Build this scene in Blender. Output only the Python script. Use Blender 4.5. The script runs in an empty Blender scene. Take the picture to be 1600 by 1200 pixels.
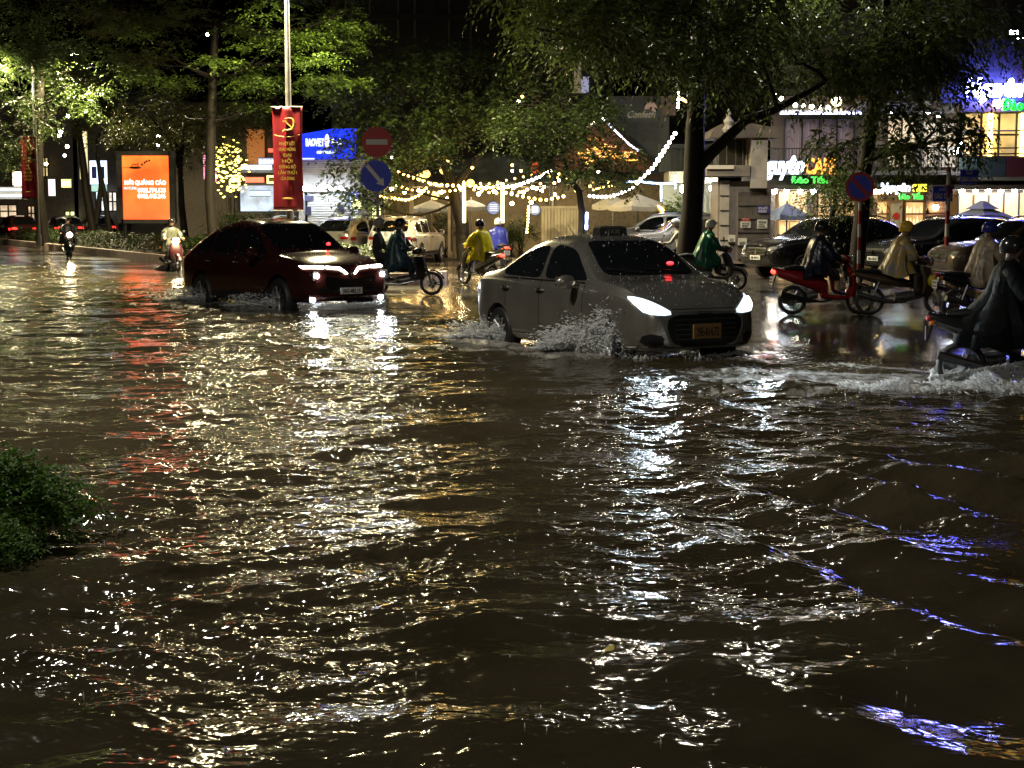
import bpy, bmesh, math, random
import numpy as np
from mathutils import Vector, Matrix
from mathutils.bvhtree import BVHTree
from mathutils.geometry import delaunay_2d_cdt
R = math.radians
SC = bpy.context.scene
COL = SC.collection

# ------------------------------------------------------------------ camera
F, HCAM, PITCH = 2400.0, 1.85, math.atan(265.0/2400.0)
cam_d = bpy.data.cameras.new('camera'); cam = bpy.data.objects.new('camera', cam_d); COL.objects.link(cam)
cam_d.sensor_width = 36.0; cam_d.lens = 36.0*F/1600.0
cam_d.clip_start = 0.1; cam_d.clip_end = 2000
cam.location = (0, 0, HCAM); cam.rotation_euler = (math.pi/2-PITCH, 0, 0)
SC.camera = cam
# ------------------------------------------------------------------ night sky (sun below the horizon) and exposure
W = bpy.data.worlds.new('World'); SC.world = W; W.use_nodes = True
nt = W.node_tree; bg = nt.nodes['Background']
sky = nt.nodes.new('ShaderNodeTexSky'); sky.sky_type = 'NISHITA'; sky.sun_disc = False
sky.sun_elevation = R(-4); sky.sun_rotation = R(200); sky.dust_density = 3.0
tint = nt.nodes.new('ShaderNodeMix'); tint.data_type = 'RGBA'; tint.blend_type = 'MULTIPLY'; tint.inputs[0].default_value = 1
nt.links.new(sky.outputs[0], tint.inputs[6]); tint.inputs[7].default_value = (1.0, 0.9, 0.75, 1)
nt.links.new(tint.outputs[2], bg.inputs[0]); bg.inputs[1].default_value = 0.15
SC.view_settings.view_transform = 'Standard'; SC.view_settings.look = 'None'
SC.view_settings.exposure = 0.8; SC.view_settings.gamma = 1.0
SC.cycles.max_bounces = 6; SC.cycles.diffuse_bounces = 2; SC.cycles.glossy_bounces = 3
SC.cycles.transmission_bounces = 4; SC.cycles.transparent_max_bounces = 6
SC.cycles.sample_clamp_indirect = 4.0; SC.cycles.sample_clamp_direct = 70
SC.cycles.caustics_reflective = False; SC.cycles.caustics_refractive = False

def at(px, py, Y):
    """world point seen at photo pixel (px, py) at distance Y in front of the camera"""
    cx, cy = (px-800)/F, (600-py)/F
    c, s = math.cos(PITCH), math.sin(PITCH)
    dy, dz = c+cy*s, -s+cy*c
    return Vector((cx*Y/dy, Y, HCAM+dz*Y/dy))
def gnd(px, py, z=0.0):
    cx, cy = (px-800)/F, (600-py)/F
    c, s = math.cos(PITCH), math.sin(PITCH)
    dy, dz = c+cy*s, -s+cy*c
    t = (z-HCAM)/dz
    return Vector((cx*t, dy*t, z))

# ------------------------------------------------------------------ materials
MATS = {}
def mat(name, col, rough=0.6, metal=0.0, emit=None, strength=0.0, var=0.0, scale=6.0, bump=0.0, coat=0.0, trans=0.0, spec=0.5, stretch=None):
    if name in MATS: return MATS[name]
    m = bpy.data.materials.new(name); m.use_nodes = True; MATS[name] = m
    t = m.node_tree; b = t.nodes['Principled BSDF']
    b.inputs['Base Color'].default_value = (*col, 1); b.inputs['Roughness'].default_value = rough
    b.inputs['Metallic'].default_value = metal; b.inputs['Coat Weight'].default_value = coat
    b.inputs['Coat Roughness'].default_value = 0.04
    b.inputs['Transmission Weight'].default_value = trans; b.inputs['Specular IOR Level'].default_value = spec
    if emit is not None:
        b.inputs['Emission Color'].default_value = (*emit, 1); b.inputs['Emission Strength'].default_value = strength
    if var or bump:
        tc = t.nodes.new('ShaderNodeTexCoord'); mp = t.nodes.new('ShaderNodeMapping')
        t.links.new(tc.outputs['Object'], mp.inputs[0])
        if stretch: mp.inputs['Scale'].default_value = stretch
        n = t.nodes.new('ShaderNodeTexNoise'); n.inputs['Scale'].default_value = scale; n.inputs['Detail'].default_value = 6
        n.inputs['Roughness'].default_value = 0.65
        t.links.new(mp.outputs[0], n.inputs['Vector'])
        if var:
            mr = t.nodes.new('ShaderNodeMapRange'); mr.inputs[1].default_value = 0.3; mr.inputs[2].default_value = 0.7
            mr.inputs[3].default_value = 1-var; mr.inputs[4].default_value = 1+var
            t.links.new(n.outputs[0], mr.inputs[0])
            mx = t.nodes.new('ShaderNodeMix'); mx.data_type = 'RGBA'; mx.blend_type = 'MULTIPLY'; mx.inputs[0].default_value = 1
            mx.inputs[6].default_value = (*col, 1); t.links.new(mr.outputs[0], mx.inputs[7])
            t.links.new(mx.outputs[2], b.inputs['Base Color'])
            r2 = t.nodes.new('ShaderNodeMapRange'); r2.inputs[1].default_value = 0.3; r2.inputs[2].default_value = 0.7
            r2.inputs[3].default_value = max(0.02, rough*(1-var*0.6)); r2.inputs[4].default_value = min(1, rough*(1+var*0.6))
            t.links.new(n.outputs[0], r2.inputs[0]); t.links.new(r2.outputs[0], b.inputs['Roughness'])
        if bump:
            bp = t.nodes.new('ShaderNodeBump'); bp.inputs['Strength'].default_value = bump; bp.inputs['Distance'].default_value = 0.02
            t.links.new(n.outputs[0], bp.inputs['Height']); t.links.new(bp.outputs[0], b.inputs['Normal'])
    return m
def glow(name, col, strength, base=(0.5, 0.5, 0.5)):
    return mat(name, base, 0.4, emit=col, strength=strength)
def leafmat(name, c1, c2, trans=0.35, rough=0.45):
    if name in MATS: return MATS[name]
    m = bpy.data.materials.new(name); m.use_nodes = True; MATS[name] = m
    t = m.node_tree; b = t.nodes['Principled BSDF']; out = t.nodes['Material Output']
    g = t.nodes.new('ShaderNodeNewGeometry'); cr = t.nodes.new('ShaderNodeValToRGB')
    cr.color_ramp.elements[0].color = (*c1, 1); cr.color_ramp.elements[1].color = (*c2, 1)
    t.links.new(g.outputs['Random Per Island'], cr.inputs[0]); t.links.new(cr.outputs[0], b.inputs['Base Color'])
    b.inputs['Roughness'].default_value = rough
    tr = t.nodes.new('ShaderNodeBsdfTranslucent'); t.links.new(cr.outputs[0], tr.inputs[0])
    mx = t.nodes.new('ShaderNodeMixShader'); mx.inputs[0].default_value = trans
    t.links.new(b.outputs[0], mx.inputs[1]); t.links.new(tr.outputs[0], mx.inputs[2]); t.links.new(mx.outputs[0], out.inputs[0])
    return m

# ------------------------------------------------------------------ object helpers
def tag(o, label=None, cat=None, group=None, kind=None):
    if label: o['label'] = label
    if cat: o['category'] = cat
    if group: o['group'] = group
    if kind: o['kind'] = kind
    return o
def thing(name, label, cat, loc=(0, 0, 0), rz=0.0, group=None):
    o = bpy.data.objects.new(name, None); COL.objects.link(o); o.empty_display_size = 0.2
    o.location = loc; o.rotation_euler = (0, 0, rz)
    return tag(o, label, cat, group)
def pmat(p):
    return Matrix.Translation(p.location) @ Matrix.Rotation(p.rotation_euler[2], 4, 'Z') @ Matrix.Diagonal((*p.scale, 1))
def chain(p):
    M = Matrix.Identity(4)
    while p is not None:
        M = pmat(p) @ M; p = p.parent
    return M
def dup(o, parent=None):
    c = o.copy(); COL.objects.link(c); c.parent = parent
    for ch in list(o.children): dup(ch, c)
    return c
def link(name, me, parent=None):
    o = bpy.data.objects.new(name, me); COL.objects.link(o)
    if parent is not None: o.parent = parent
    return o
def np_mesh(name, v, f, mats, parent=None, smooth=False):
    """v (n,3), f (m,k) arrays of equal face size"""
    me = bpy.data.meshes.new(name); v = np.asarray(v, np.float32); f = np.asarray(f, np.int32)
    me.vertices.add(len(v)); me.vertices.foreach_set('co', v.ravel())
    k = f.shape[1]; me.loops.add(f.size); me.loops.foreach_set('vertex_index', f.ravel())
    me.polygons.add(len(f)); me.polygons.foreach_set('loop_start', np.arange(0, f.size, k, dtype=np.int32))
    if smooth: me.polygons.foreach_set('use_smooth', np.ones(len(f), bool))
    for m in (mats if isinstance(mats, (list, tuple)) else [mats]): me.materials.append(m)
    me.update(calc_edges=True)
    return link(name, me, parent)

class MB:
    def __init__(s): s.v = []; s.f = []; s.m = []
    def add(s, vs, fs, mi=0, M=None):
        o = len(s.v)
        s.v += [tuple(M @ Vector(p)) if M is not None else tuple(p) for p in vs]
        s.f += [tuple(i+o for i in q) for q in fs]; s.m += [mi]*len(fs); return s
    def box(s, c, size, rz=0.0, mi=0, M=None):
        x, y, z = [k/2 for k in size]
        vs = [(-x, -y, -z), (x, -y, -z), (x, y, -z), (-x, y, -z), (-x, -y, z), (x, -y, z), (x, y, z), (-x, y, z)]
        T = Matrix.Translation(c) @ Matrix.Rotation(rz, 4, 'Z')
        if M is not None: T = M @ T
        return s.add(vs, [(0, 3, 2, 1), (4, 5, 6, 7), (0, 1, 5, 4), (1, 2, 6, 5), (2, 3, 7, 6), (3, 0, 4, 7)], mi, T)
    def span(s, a, b, mi=0):
        a, b = Vector(a), Vector(b)
        return s.box((a+b)/2, [max(1e-3, abs(b[i]-a[i])) for i in range(3)], 0, mi)
    def tube(s, pts, rads, n=8, mi=0, cap=True, M=None):
        pts = [Vector(p) for p in pts]
        if not isinstance(rads, (list, tuple)): rads = [rads]*len(pts)
        vs = []; fs = []; up = None
        for i, p in enumerate(pts):
            d = (pts[min(i+1, len(pts)-1)]-pts[max(i-1, 0)])
            d = d.normalized() if d.length > 1e-9 else Vector((0, 0, 1))
            if up is None: up = Vector((0, 0, 1)) if abs(d.z) < 0.9 else Vector((1, 0, 0))
            a = d.cross(up)
            if a.length < 1e-6: a = d.orthogonal()
            a.normalize(); b = a.cross(d).normalized(); up = b
            for k in range(n):
                t = 2*math.pi*k/n
                vs.append(p+(a*math.cos(t)+b*math.sin(t))*rads[i])
        for i in range(len(pts)-1):
            for k in range(n):
                k2 = (k+1) % n
                fs.append((i*n+k, i*n+k2, (i+1)*n+k2, (i+1)*n+k))
        if cap:
            fs.append(tuple(range(n))[::-1]); fs.append(tuple((len(pts)-1)*n+k for k in range(n)))
        return s.add(vs, fs, mi, M)
    def rings(s, rings, cap=True, mi=0, M=None, closed=True):
        n = len(rings[0]); vs = [p for r in rings for p in r]; fs = []
        for i in range(len(rings)-1):
            for k in range(n if closed else n-1):
                k2 = (k+1) % n
                fs.append((i*n+k, i*n+k2, (i+1)*n+k2, (i+1)*n+k))
        if cap:
            fs.append(tuple(range(n))[::-1]); fs.append(tuple((len(rings)-1)*n+k for k in range(n)))
        return s.add(vs, fs, mi, M)
    def loft(s, st, n=12, mi=0, M=None, p=1.0):
        """stations (x, y, z, half width y, half height z): ellipse-like sections across x"""
        rr = []
        for x, y, z, hw, hh in st:
            r = []
            for k in range(n):
                t = 2*math.pi*k/n; c, q = math.cos(t), math.sin(t)
                r.append((x, y+hw*math.copysign(abs(c)**p, c), z+hh*math.copysign(abs(q)**p, q)))
            rr.append(r)
        return s.rings(rr, True, mi, M)
    def lathe(s, prof, n=16, M=None, mi=0):
        rr = [[(r*math.cos(2*math.pi*k/n), r*math.sin(2*math.pi*k/n), z) for k in range(n)] for r, z in prof]
        mr = max(r for r, z in prof); cap = prof[0] != prof[-1] and prof[0][0] < .7*mr and prof[-1][0] < .7*mr and min(prof[0][0], prof[-1][0]) < .12
        return s.rings(rr, cap, mi, M)
    def ell(s, c, r, n=10, m=7, M=None, mi=0):
        if not isinstance(r, (list, tuple)): r = (r, r, r)
        rr = []
        for i in range(m+1):
            a = math.pi*(0.02+0.96*i/m)
            rr.append([(c[0]+r[0]*math.sin(a)*math.cos(2*math.pi*k/n), c[1]+r[1]*math.sin(a)*math.sin(2*math.pi*k/n), c[2]-r[2]*math.cos(a)) for k in range(n)])
        return s.rings(rr, True, mi, M)
    def prism(s, poly, depth, M=None, mi=0):
        """poly in local XZ plane, thickness along +Y"""
        n = len(poly); vs = [(x, 0, z) for x, z in poly]+[(x, depth, z) for x, z in poly]
        fs = [tuple(range(n)), tuple(range(2*n-1, n-1, -1))]+[(i, i+n, (i+1) % n+n, (i+1) % n) for i in range(n)]
        return s.add(vs, fs, mi, M)
    def disc(s, c, r, depth, n=28, mi=0, M=None):
        T = Matrix.Translation(c)
        if M is not None: T = M @ T
        return s.prism([(r*math.cos(2*math.pi*k/n), r*math.sin(2*math.pi*k/n)) for k in range(n)], depth, T, mi)
    def build(s, name, mats, parent=None, smooth=False, W=False, kind=None):
        me = bpy.data.meshes.new(name)
        vs = s.v
        if W and parent is not None:
            I = chain(parent).inverted(); vs = [tuple(I @ Vector(p)) for p in vs]
        me.from_pydata(vs, [], s.f)
        for m in (mats if isinstance(mats, (list, tuple)) else [mats]): me.materials.append(m)
        if any(s.m): me.polygons.foreach_set('material_index', s.m)
        bm = bmesh.new(); bm.from_mesh(me); bmesh.ops.recalc_face_normals(bm, faces=bm.faces); bm.to_mesh(me); bm.free()
        if smooth:
            me.polygons.foreach_set('use_smooth', [True]*len(me.polygons))
            try: me.set_sharp_from_angle(angle=R(42))
            except Exception: pass
        o = link(name, me, parent)
        if kind: o['kind'] = kind
        return o

def text_arrays(body, height, extrude=0.01, shear=0.0, bold=0.0, width=None, space=1.0):
    cu = bpy.data.curves.new('t', 'FONT'); cu.body = body; cu.size = 1.0; cu.extrude = extrude/height*0.7; cu.shear = shear
    cu.offset = bold; cu.align_x = 'CENTER'; cu.resolution_u = 2; cu.space_character = space
    o = bpy.data.objects.new('t', cu); COL.objects.link(o)
    dg = bpy.context.evaluated_depsgraph_get(); dg.update()
    me = bpy.data.meshes.new_from_object(o.evaluated_get(dg))
    vs = np.array([v.co[:] for v in me.vertices]); fs = [tuple(p.vertices) for p in me.polygons]
    bpy.data.objects.remove(o); bpy.data.curves.remove(cu); bpy.data.meshes.remove(me)
    sc = height/0.7; vs = vs*sc
    if width:
        w = vs[:, 0].max()-vs[:, 0].min(); vs[:, 0] *= width/w
    return vs, fs
def add_text(mb, body, c, height, extrude=0.012, rz=0.0, mi=0, **k):
    """text standing upright, centred on c (baseline at c.z), facing -Y turned by rz"""
    vs, fs = text_arrays(body, height, extrude, **k)
    M = Matrix.Translation(c) @ Matrix.Rotation(rz, 4, 'Z') @ Matrix.Rotation(math.pi/2, 4, 'X')
    mb.add([tuple(p) for p in vs], fs, mi, M); return mb

rng = np.random.default_rng(7); random.seed(7)
U = Vector((math.sin(R(26)), -math.cos(R(26)), 0))      # driving direction of the near carriageway
KERB = Vector((-13.8, 59.2, 0))
def kerb_pt(t, off=0.0):
    n = Vector((-U.y, U.x, 0))     # towards far side (right of driving direction mirrored)
    return KERB+U*t+n*off
# ================================================================== SETTING: road, flood water, median, pavement
EDGE = np.array([4.6, 18.5]); NF = np.array([0.861, 0.508])     # waterline and the normal pointing to the dry side
def sdist(x, y): return (x-EDGE[0])*NF[0]+(y-EDGE[1])*NF[1]
def smooth(a, b, x):
    t = np.clip((x-a)/(b-a), 0, 1); return t*t*(3-2*t)
# cars: centre, heading (used for wakes and for placing the cars)
SEDAN = (Vector((1.33, 21.4, -0.14)), math.atan2(U.y, U.x)+R(4.0))
REDSUV = (Vector((-4.78, 31.8, -0.22)), math.atan2(U.y, U.x)+R(13))
NEARBIKE = (Vector((5.62, 16.9, -0.10)), R(-16))
def local(x, y, car):
    c, a = car; dx, dy = x-c.x, y-c.y
    return dx*math.cos(a)+dy*math.sin(a), -dx*math.sin(a)+dy*math.cos(a)
def wave_set(n, l0, l1, dirs, spread, slope, r):
    out = []
    for i in range(n):
        lam = l0*(l1/l0)**r.random(); k = 2*math.pi/lam
        th = dirs[r.integers(len(dirs))]+r.normal()*spread
        out.append((k*math.cos(th), k*math.sin(th), slope*math.sqrt(2/n)/k, r.random()*6.283))
    return out
_r = np.random.default_rng(11)
LONG = wave_set(16, 0.7, 2.6, [R(80), R(100), R(120), R(60)], R(16), 0.065, _r)
MID = wave_set(40, 0.16, 0.62, [R(70), R(105), R(130), R(88), R(45)], R(26), 0.15, _r)
WAKE = wave_set(9, 0.55, 1.5, [R(26), R(30)], R(6), 0.155, _r)
LEFTW = wave_set(8, 0.3, 0.75, [R(122)], R(9), 0.075, _r)
PATCH = wave_set(10, 2.2, 6.0, [R(20), R(70), R(120), R(160)], R(25), 1.0, _r)
def ssum(ws, x, y):
    h = np.zeros_like(x)
    for kx, ky, a, p in ws: h += a*np.sin(kx*x+ky*y+p+0.35*np.sin(0.9*x-0.7*y+p))
    return h
def height(x, y):
    p = np.zeros_like(x)
    for kx, ky, a, ph in PATCH: p += np.sin(kx*x+ky*y+ph)
    patch = smooth(-2.6, 2.2, p)
    left = smooth(1.4, -0.9, x-(y-8)*0.10)
    right = smooth(0.2, 1.6, x-(y-8)*0.06)
    far = smooth(12, 17, y)
    chop = np.maximum(left*(0.30+0.95*patch), (0.24+0.50*smooth(6.0, 8.4, y))*(0.65+0.5*patch)); chop = chop*(1-far)+far*0.75
    h = ssum(LONG, x, y)*(0.7+0.3*left)+ssum(MID, x, y)*chop
    h += ssum(WAKE, x, y)*right*(0.35+0.8*patch)*smooth(24, 13, y)
    h += ssum(LEFTW, x, y)*smooth(-0.2, -1.4, x)*smooth(11, 7.5, y)
    for car, hl, hw in ((SEDAN, 2.0, 0.85), (REDSUV, 2.45, 0.97)):
        lx, ly = local(x, y, car); ay = np.abs(ly)
        side = np.exp(-((ay-hw-0.22)/0.16)**2)*smooth(hl+0.3, hl-0.5, lx)*smooth(-7, -1, lx)
        v = np.exp(-((ay-hw-0.25-0.30*np.clip(hl-lx, 0, 9))/0.20)**2)*smooth(hl, hl-1, lx)*smooth(-9, 0, lx)
        bow = np.exp(-((lx-hl-0.12)/0.18)**2)*smooth(hw+0.3, hw-0.1, ay)
        h += 0.055*side+0.035*v+0.05*bow
    s = sdist(x, y)
    return h*smooth(1.2, -1.0, s)
def foam(x, y):
    f = np.zeros_like(x)
    for car, hl, hw, a in ((SEDAN, 2.0, 0.85, 1.0), (REDSUV, 2.45, 0.97, 0.85), (NEARBIKE, 0.9, 0.25, 1.0)):
        lx, ly = local(x, y, car); ay = np.abs(ly)
        side = np.exp(-((ay-hw-0.25)/0.32)**2)*smooth(hl+0.2, hl-0.8, lx)*smooth(-6.5, -2, lx)
        v = np.exp(-((ay-hw-0.3-0.30*np.clip(hl-lx, 0, 9))/0.28)**2)*smooth(hl, hl-1, lx)*smooth(-8, -1, lx)*0.8
        back = smooth(hw+0.9, hw*0.5, ay)*smooth(-hl+0.3, -hl-0.3, lx)*smooth(-hl-5.5, -hl-1.0, lx)*0.85
        f = np.maximum(f, a*np.maximum(np.maximum(side, v), back))
    # ridge of broken water along the wake in front of the near motorbike
    lx, ly = local(x, y, NEARBIKE)
    f = np.maximum(f, np.exp(-((ly+0.75-0.12*lx)/0.42)**2)*smooth(-2.8, -1.2, lx)*smooth(5, 2, lx))
    # churned strip left of the red car where riders pass
    lx, ly = local(x, y, REDSUV)
    f = np.maximum(f, 0.55*np.exp(-((ly+0.2)/1.5)**2)*smooth(-13, -8, lx)*smooth(-2, -4, lx))
    return f
def water_mat():
    m = bpy.data.materials.new('flood_water'); m.use_nodes = True; t = m.node_tree; b = t.nodes['Principled BSDF']
    L = t.links.new; N = t.nodes.new
    b.inputs['IOR'].default_value = 1.34; b.inputs['Specular IOR Level'].default_value = 0.62
    tc = N('ShaderNodeTexCoord'); mp = N('ShaderNodeMapping'); L(tc.outputs['Object'], mp.inputs[0]); mp.inputs['Scale'].default_value = (0.95, 1.0, 1.0)
    h = None
    for sc, amp, det in ((4.5, 0.030, 1), (11.0, 0.0225, 1), (27.0, 0.0035, 0)):
        n = N('ShaderNodeTexNoise'); n.inputs['Scale'].default_value = sc; n.inputs['Detail'].default_value = det; n.inputs['Roughness'].default_value = 0.5
        n.inputs['Distortion'].default_value = 0.5; L(mp.outputs[0], n.inputs['Vector'])
        k = N('ShaderNodeMath'); k.operation = 'MULTIPLY'; k.inputs[1].default_value = amp; L(n.outputs[0], k.inputs[0])
        if h is None: h = k
        else:
            a = N('ShaderNodeMath'); a.operation = 'ADD'; L(h.outputs[0], a.inputs[0]); L(k.outputs[0], a.inputs[1]); h = a
    # calmer and choppier patches
    at_ = N('ShaderNodeAttribute'); at_.attribute_name = 'chop'
    bp = N('ShaderNodeBump'); bp.inputs['Distance'].default_value = 1.0; L(h.outputs[0], bp.inputs['Height']); L(at_.outputs['Fac'], bp.inputs['Strength'])
    L(bp.outputs[0], b.inputs['Normal'])
    b.inputs['Roughness'].default_value = 0.075
    n2 = N('ShaderNodeTexNoise'); n2.inputs['Scale'].default_value = 1.3; n2.inputs['Detail'].default_value = 5; L(tc.outputs['Object'], n2.inputs['Vector'])
    cr = N('ShaderNodeValToRGB'); cr.color_ramp.elements[0].position = 0.3; cr.color_ramp.elements[1].position = 0.7
    cr.color_ramp.elements[0].color = (0.030, 0.0235, 0.0125, 1); cr.color_ramp.elements[1].color = (0.050, 0.040, 0.023, 1); L(n2.outputs[0], cr.inputs[0])
    # foam: broken white water where the attribute is high
    fa = N('ShaderNodeAttribute'); fa.attribute_name = 'foam'
    mp2 = N('ShaderNodeMapping'); L(tc.outputs['Object'], mp2.inputs[0]); mp2.inputs['Rotation'].default_value = (0, 0, R(26)); mp2.inputs['Scale'].default_value = (1.0, 0.45, 1.0)
    n3 = N('ShaderNodeTexNoise'); n3.inputs['Scale'].default_value = 6.5; n3.inputs['Detail'].default_value = 9; n3.inputs['Roughness'].default_value = 0.72; n3.inputs['Distortion'].default_value = 0.6
    L(mp2.outputs[0], n3.inputs['Vector'])
    th = N('ShaderNodeMath'); th.operation = 'ADD'; L(n3.outputs[0], th.inputs[0])
    k2 = N('ShaderNodeMath'); k2.operation = 'MULTIPLY'; k2.inputs[1].default_value = 0.42; L(fa.outputs['Fac'], k2.inputs[0]); L(k2.outputs[0], th.inputs[1])
    mr = N('ShaderNodeMapRange'); mr.inputs[1].default_value = 0.72; mr.inputs[2].default_value = 1.02; mr.inputs[3].default_value = 0; mr.inputs[4].default_value = 0.75; L(th.outputs[0], mr.inputs[0])
    fo = N('ShaderNodeBsdfPrincipled'); fo.inputs['Base Color'].default_value = (0.52, 0.50, 0.46, 1); fo.inputs['Roughness'].default_value = 0.35
    L(bp.outputs[0], fo.inputs['Normal'])
    L(cr.outputs[0], b.inputs['Base Color'])
    mx = N('ShaderNodeMixShader'); L(mr.outputs[0], mx.inputs[0]); L(b.outputs[0], mx.inputs[1]); L(fo.outputs[0], mx.inputs[2])
    L(mx.outputs[0], t.nodes['Material Output'].inputs[0])
    return m
def water_sheet():
    xs0 = np.arange(-9.0, 9.01, 0.036); ys0 = np.concatenate([np.arange(2.0, 14, 0.036), np.arange(14, 20, 0.05)])
    V = []; Fc = []; off = 0; FO = []; CH = []
    for xs, ys in ((xs0, ys0), (np.arange(-34, 14.01, 0.14), np.arange(ys0[-1], 84, 0.14)), (np.arange(-33, -8.99, 0.5), ys0[::12]), (np.arange(9.0, 30, 0.5), ys0[::12])):
        ys = np.array(ys)
        if len(ys) < len(ys0) and ys[0] == ys0[0]: ys = np.append(ys, ys0[-1])
        X, Y = np.meshgrid(xs, ys); x, y = X.ravel(), Y.ravel()
        z = height(x, y); s = sdist(x, y)
        z = z-0.10*smooth(2.0, 3.5, s)
        V.append(np.stack([x, y, z], 1)); FO.append(foam(x, y))
        p = np.zeros_like(x)
        for kx, ky, a, ph in PATCH: p += np.sin(kx*x*1.3+ky*y*1.3+ph*2)
        left = smooth(1.4, -0.9, x-(y-8)*0.10)
        CH.append(np.clip(np.maximum(np.maximum(left, smooth(11, 17, y))*(0.35+0.75*smooth(-2.2, 2.2, p)), (0.20+0.42*smooth(6.0, 8.4, y))*(0.65+0.45*smooth(-2.2, 2.2, p))), 0.1, 1.0)*smooth(2.2, -0.5, s)+0.08)
        ny, nx = len(ys), len(xs); i = np.arange(ny*nx).reshape(ny, nx)
        q = np.stack([i[:-1, :-1], i[:-1, 1:], i[1:, 1:], i[1:, :-1]], -1).reshape(-1, 4)
        keep = s[q].min(1) < 3.2
        Fc.append(q[keep]+off); off += ny*nx
    o = np_mesh('flood_water', np.concatenate(V), np.concatenate(Fc), water_mat(), smooth=True)
    for nm, arr in (('foam', FO), ('chop', CH)):
        a = o.data.attributes.new(nm, 'FLOAT', 'POINT'); a.data.foreach_set('value', np.concatenate(arr).astype(np.float32))
    tag(o, kind='structure')
water_sheet()
def wet_road_mat():
    m = bpy.data.materials.new('wet_asphalt'); m.use_nodes = True; t = m.node_tree; b = t.nodes['Principled BSDF']; L = t.links.new; N = t.nodes.new
    tc = N('ShaderNodeTexCoord')
    n = N('ShaderNodeTexNoise'); n.inputs['Scale'].default_value = 0.35; n.inputs['Detail'].default_value = 6; n.inputs['Roughness'].default_value = 0.6; L(tc.outputs['Object'], n.inputs['Vector'])
    n2 = N('ShaderNodeTexNoise'); n2.inputs['Scale'].default_value = 30; n2.inputs['Detail'].default_value = 3; L(tc.outputs['Object'], n2.inputs['Vector'])
    n3 = N('ShaderNodeTexNoise'); n3.inputs['Scale'].default_value = 3.0; n3.inputs['Detail'].default_value = 3; L(tc.outputs['Object'], n3.inputs['Vector'])
    cr = N('ShaderNodeValToRGB'); cr.color_ramp.elements[0].color = (0.022, 0.019, 0.017, 1); cr.color_ramp.elements[1].color = (0.060, 0.051, 0.045, 1); L(n2.outputs[0], cr.inputs[0]); L(cr.outputs[0], b.inputs['Base Color'])
    mr = N('ShaderNodeMapRange'); mr.inputs[1].default_value = 0.4; mr.inputs[2].default_value = 0.62; mr.inputs[3].default_value = 0.05; mr.inputs[4].default_value = 0.26; L(n.outputs[0], mr.inputs[0]); L(mr.outputs[0], b.inputs['Roughness'])
    bp = N('ShaderNodeBump'); bp.inputs['Strength'].default_value = 0.25; bp.inputs['Distance'].default_value = 0.006; L(n2.outputs[0], bp.inputs['Height'])
    bp2 = N('ShaderNodeBump'); bp2.inputs['Strength'].default_value = 0.6; bp2.inputs['Distance'].default_value = 0.012; L(n3.outputs[0], bp2.inputs['Height']); L(bp.outputs[0], bp2.inputs['Normal'])
    L(bp2.outputs[0], b.inputs['Normal']); b.inputs['Specular IOR Level'].default_value = 0.7
    return m
def road_sheet():
    xs = np.concatenate([[-400, -150, -70], np.arange(-40, 40.1, 0.5), [70, 150, 400]]); ys = np.concatenate([[-60, -10], np.arange(0, 90, 0.5), [120, 200, 400, 700]])
    X, Y = np.meshgrid(xs, ys); x, y = X.ravel(), Y.ravel(); s = sdist(x, y)
    z = -0.17+0.19*smooth(-1.6, 1.4, s)+0.012*np.sin(1.1*x+0.6*y)*np.sin(0.5*x-0.9*y)*smooth(3, 1, np.abs(s))
    i = np.arange(len(xs)*len(ys)).reshape(len(ys), len(xs))
    q = np.stack([i[:-1, :-1], i[:-1, 1:], i[1:, 1:], i[1:, :-1]], -1).reshape(-1, 4)
    tag(np_mesh('road', np.stack([x, y, z], 1), q, wet_road_mat(), smooth=True), kind='structure')
road_sheet()

# median strip with kerb stones, running along the near carriageway
def strip(name, t0, t1, o0, o1, z0, z1, m):
    a, b, c, d = kerb_pt(t0, o0), kerb_pt(t1, o0), kerb_pt(t1, o1), kerb_pt(t0, o1)
    mb = MB(); P = [a, b, c, d]
    mb.add([(p.x, p.y, z0) for p in P]+[(p.x, p.y, z1) for p in P], [(0, 3, 2, 1), (4, 5, 6, 7), (0, 1, 5, 4), (1, 2, 6, 5), (2, 3, 7, 6), (3, 0, 4, 7)])
    return tag(mb.build(name, m), kind='structure')
M_KERB = mat('kerb_concrete', (0.50, 0.40, 0.36), 0.55, var=0.35, scale=3, bump=0.4)
M_SOIL = mat('median_soil', (0.035, 0.028, 0.018), 0.9, var=0.4, scale=4, bump=0.5)
kb = MB(); tt = -95.0
Mk = Matrix.Rotation(math.atan2(U.y, U.x), 4, 'Z')
while tt < 20.5:
    c = kerb_pt(tt+0.5, 0.13); kb.box((0, 0, 0), (0.985, 0.26, 0.62), 0, 0, Matrix.Translation((c.x, c.y, 0.02)) @ Mk); tt += 1.0
for k in range(9):                                       # rounded nose of the median
    a = math.pi*(k+0.5)/9; c = kerb_pt(20.5, 1.6)+U*(1.47*math.sin(a))+Vector((-U.y, U.x, 0))*(-1.47*math.cos(a))
    kb.box((0, 0, 0), (0.56, 0.26, 0.62), 0, 0, Matrix.Translation((c.x, c.y, 0.02)) @ Mk @ Matrix.Rotation(a, 4, 'Z'))
tag(kb.build('kerb', M_KERB), kind='structure')
strip('median', -95, 20.6, 0.27, 2.93, -0.2, 0.27, M_SOIL)
mk2 = MB(); tt = -95.0
while tt < 20.5:
    c = kerb_pt(tt+0.5, 3.07); mk2.box((0, 0, 0), (0.985, 0.26, 0.62), 0, 0, Matrix.Translation((c.x, c.y, 0.02)) @ Mk); tt += 1.0
tag(mk2.build('kerb', M_KERB), kind='structure')
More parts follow.
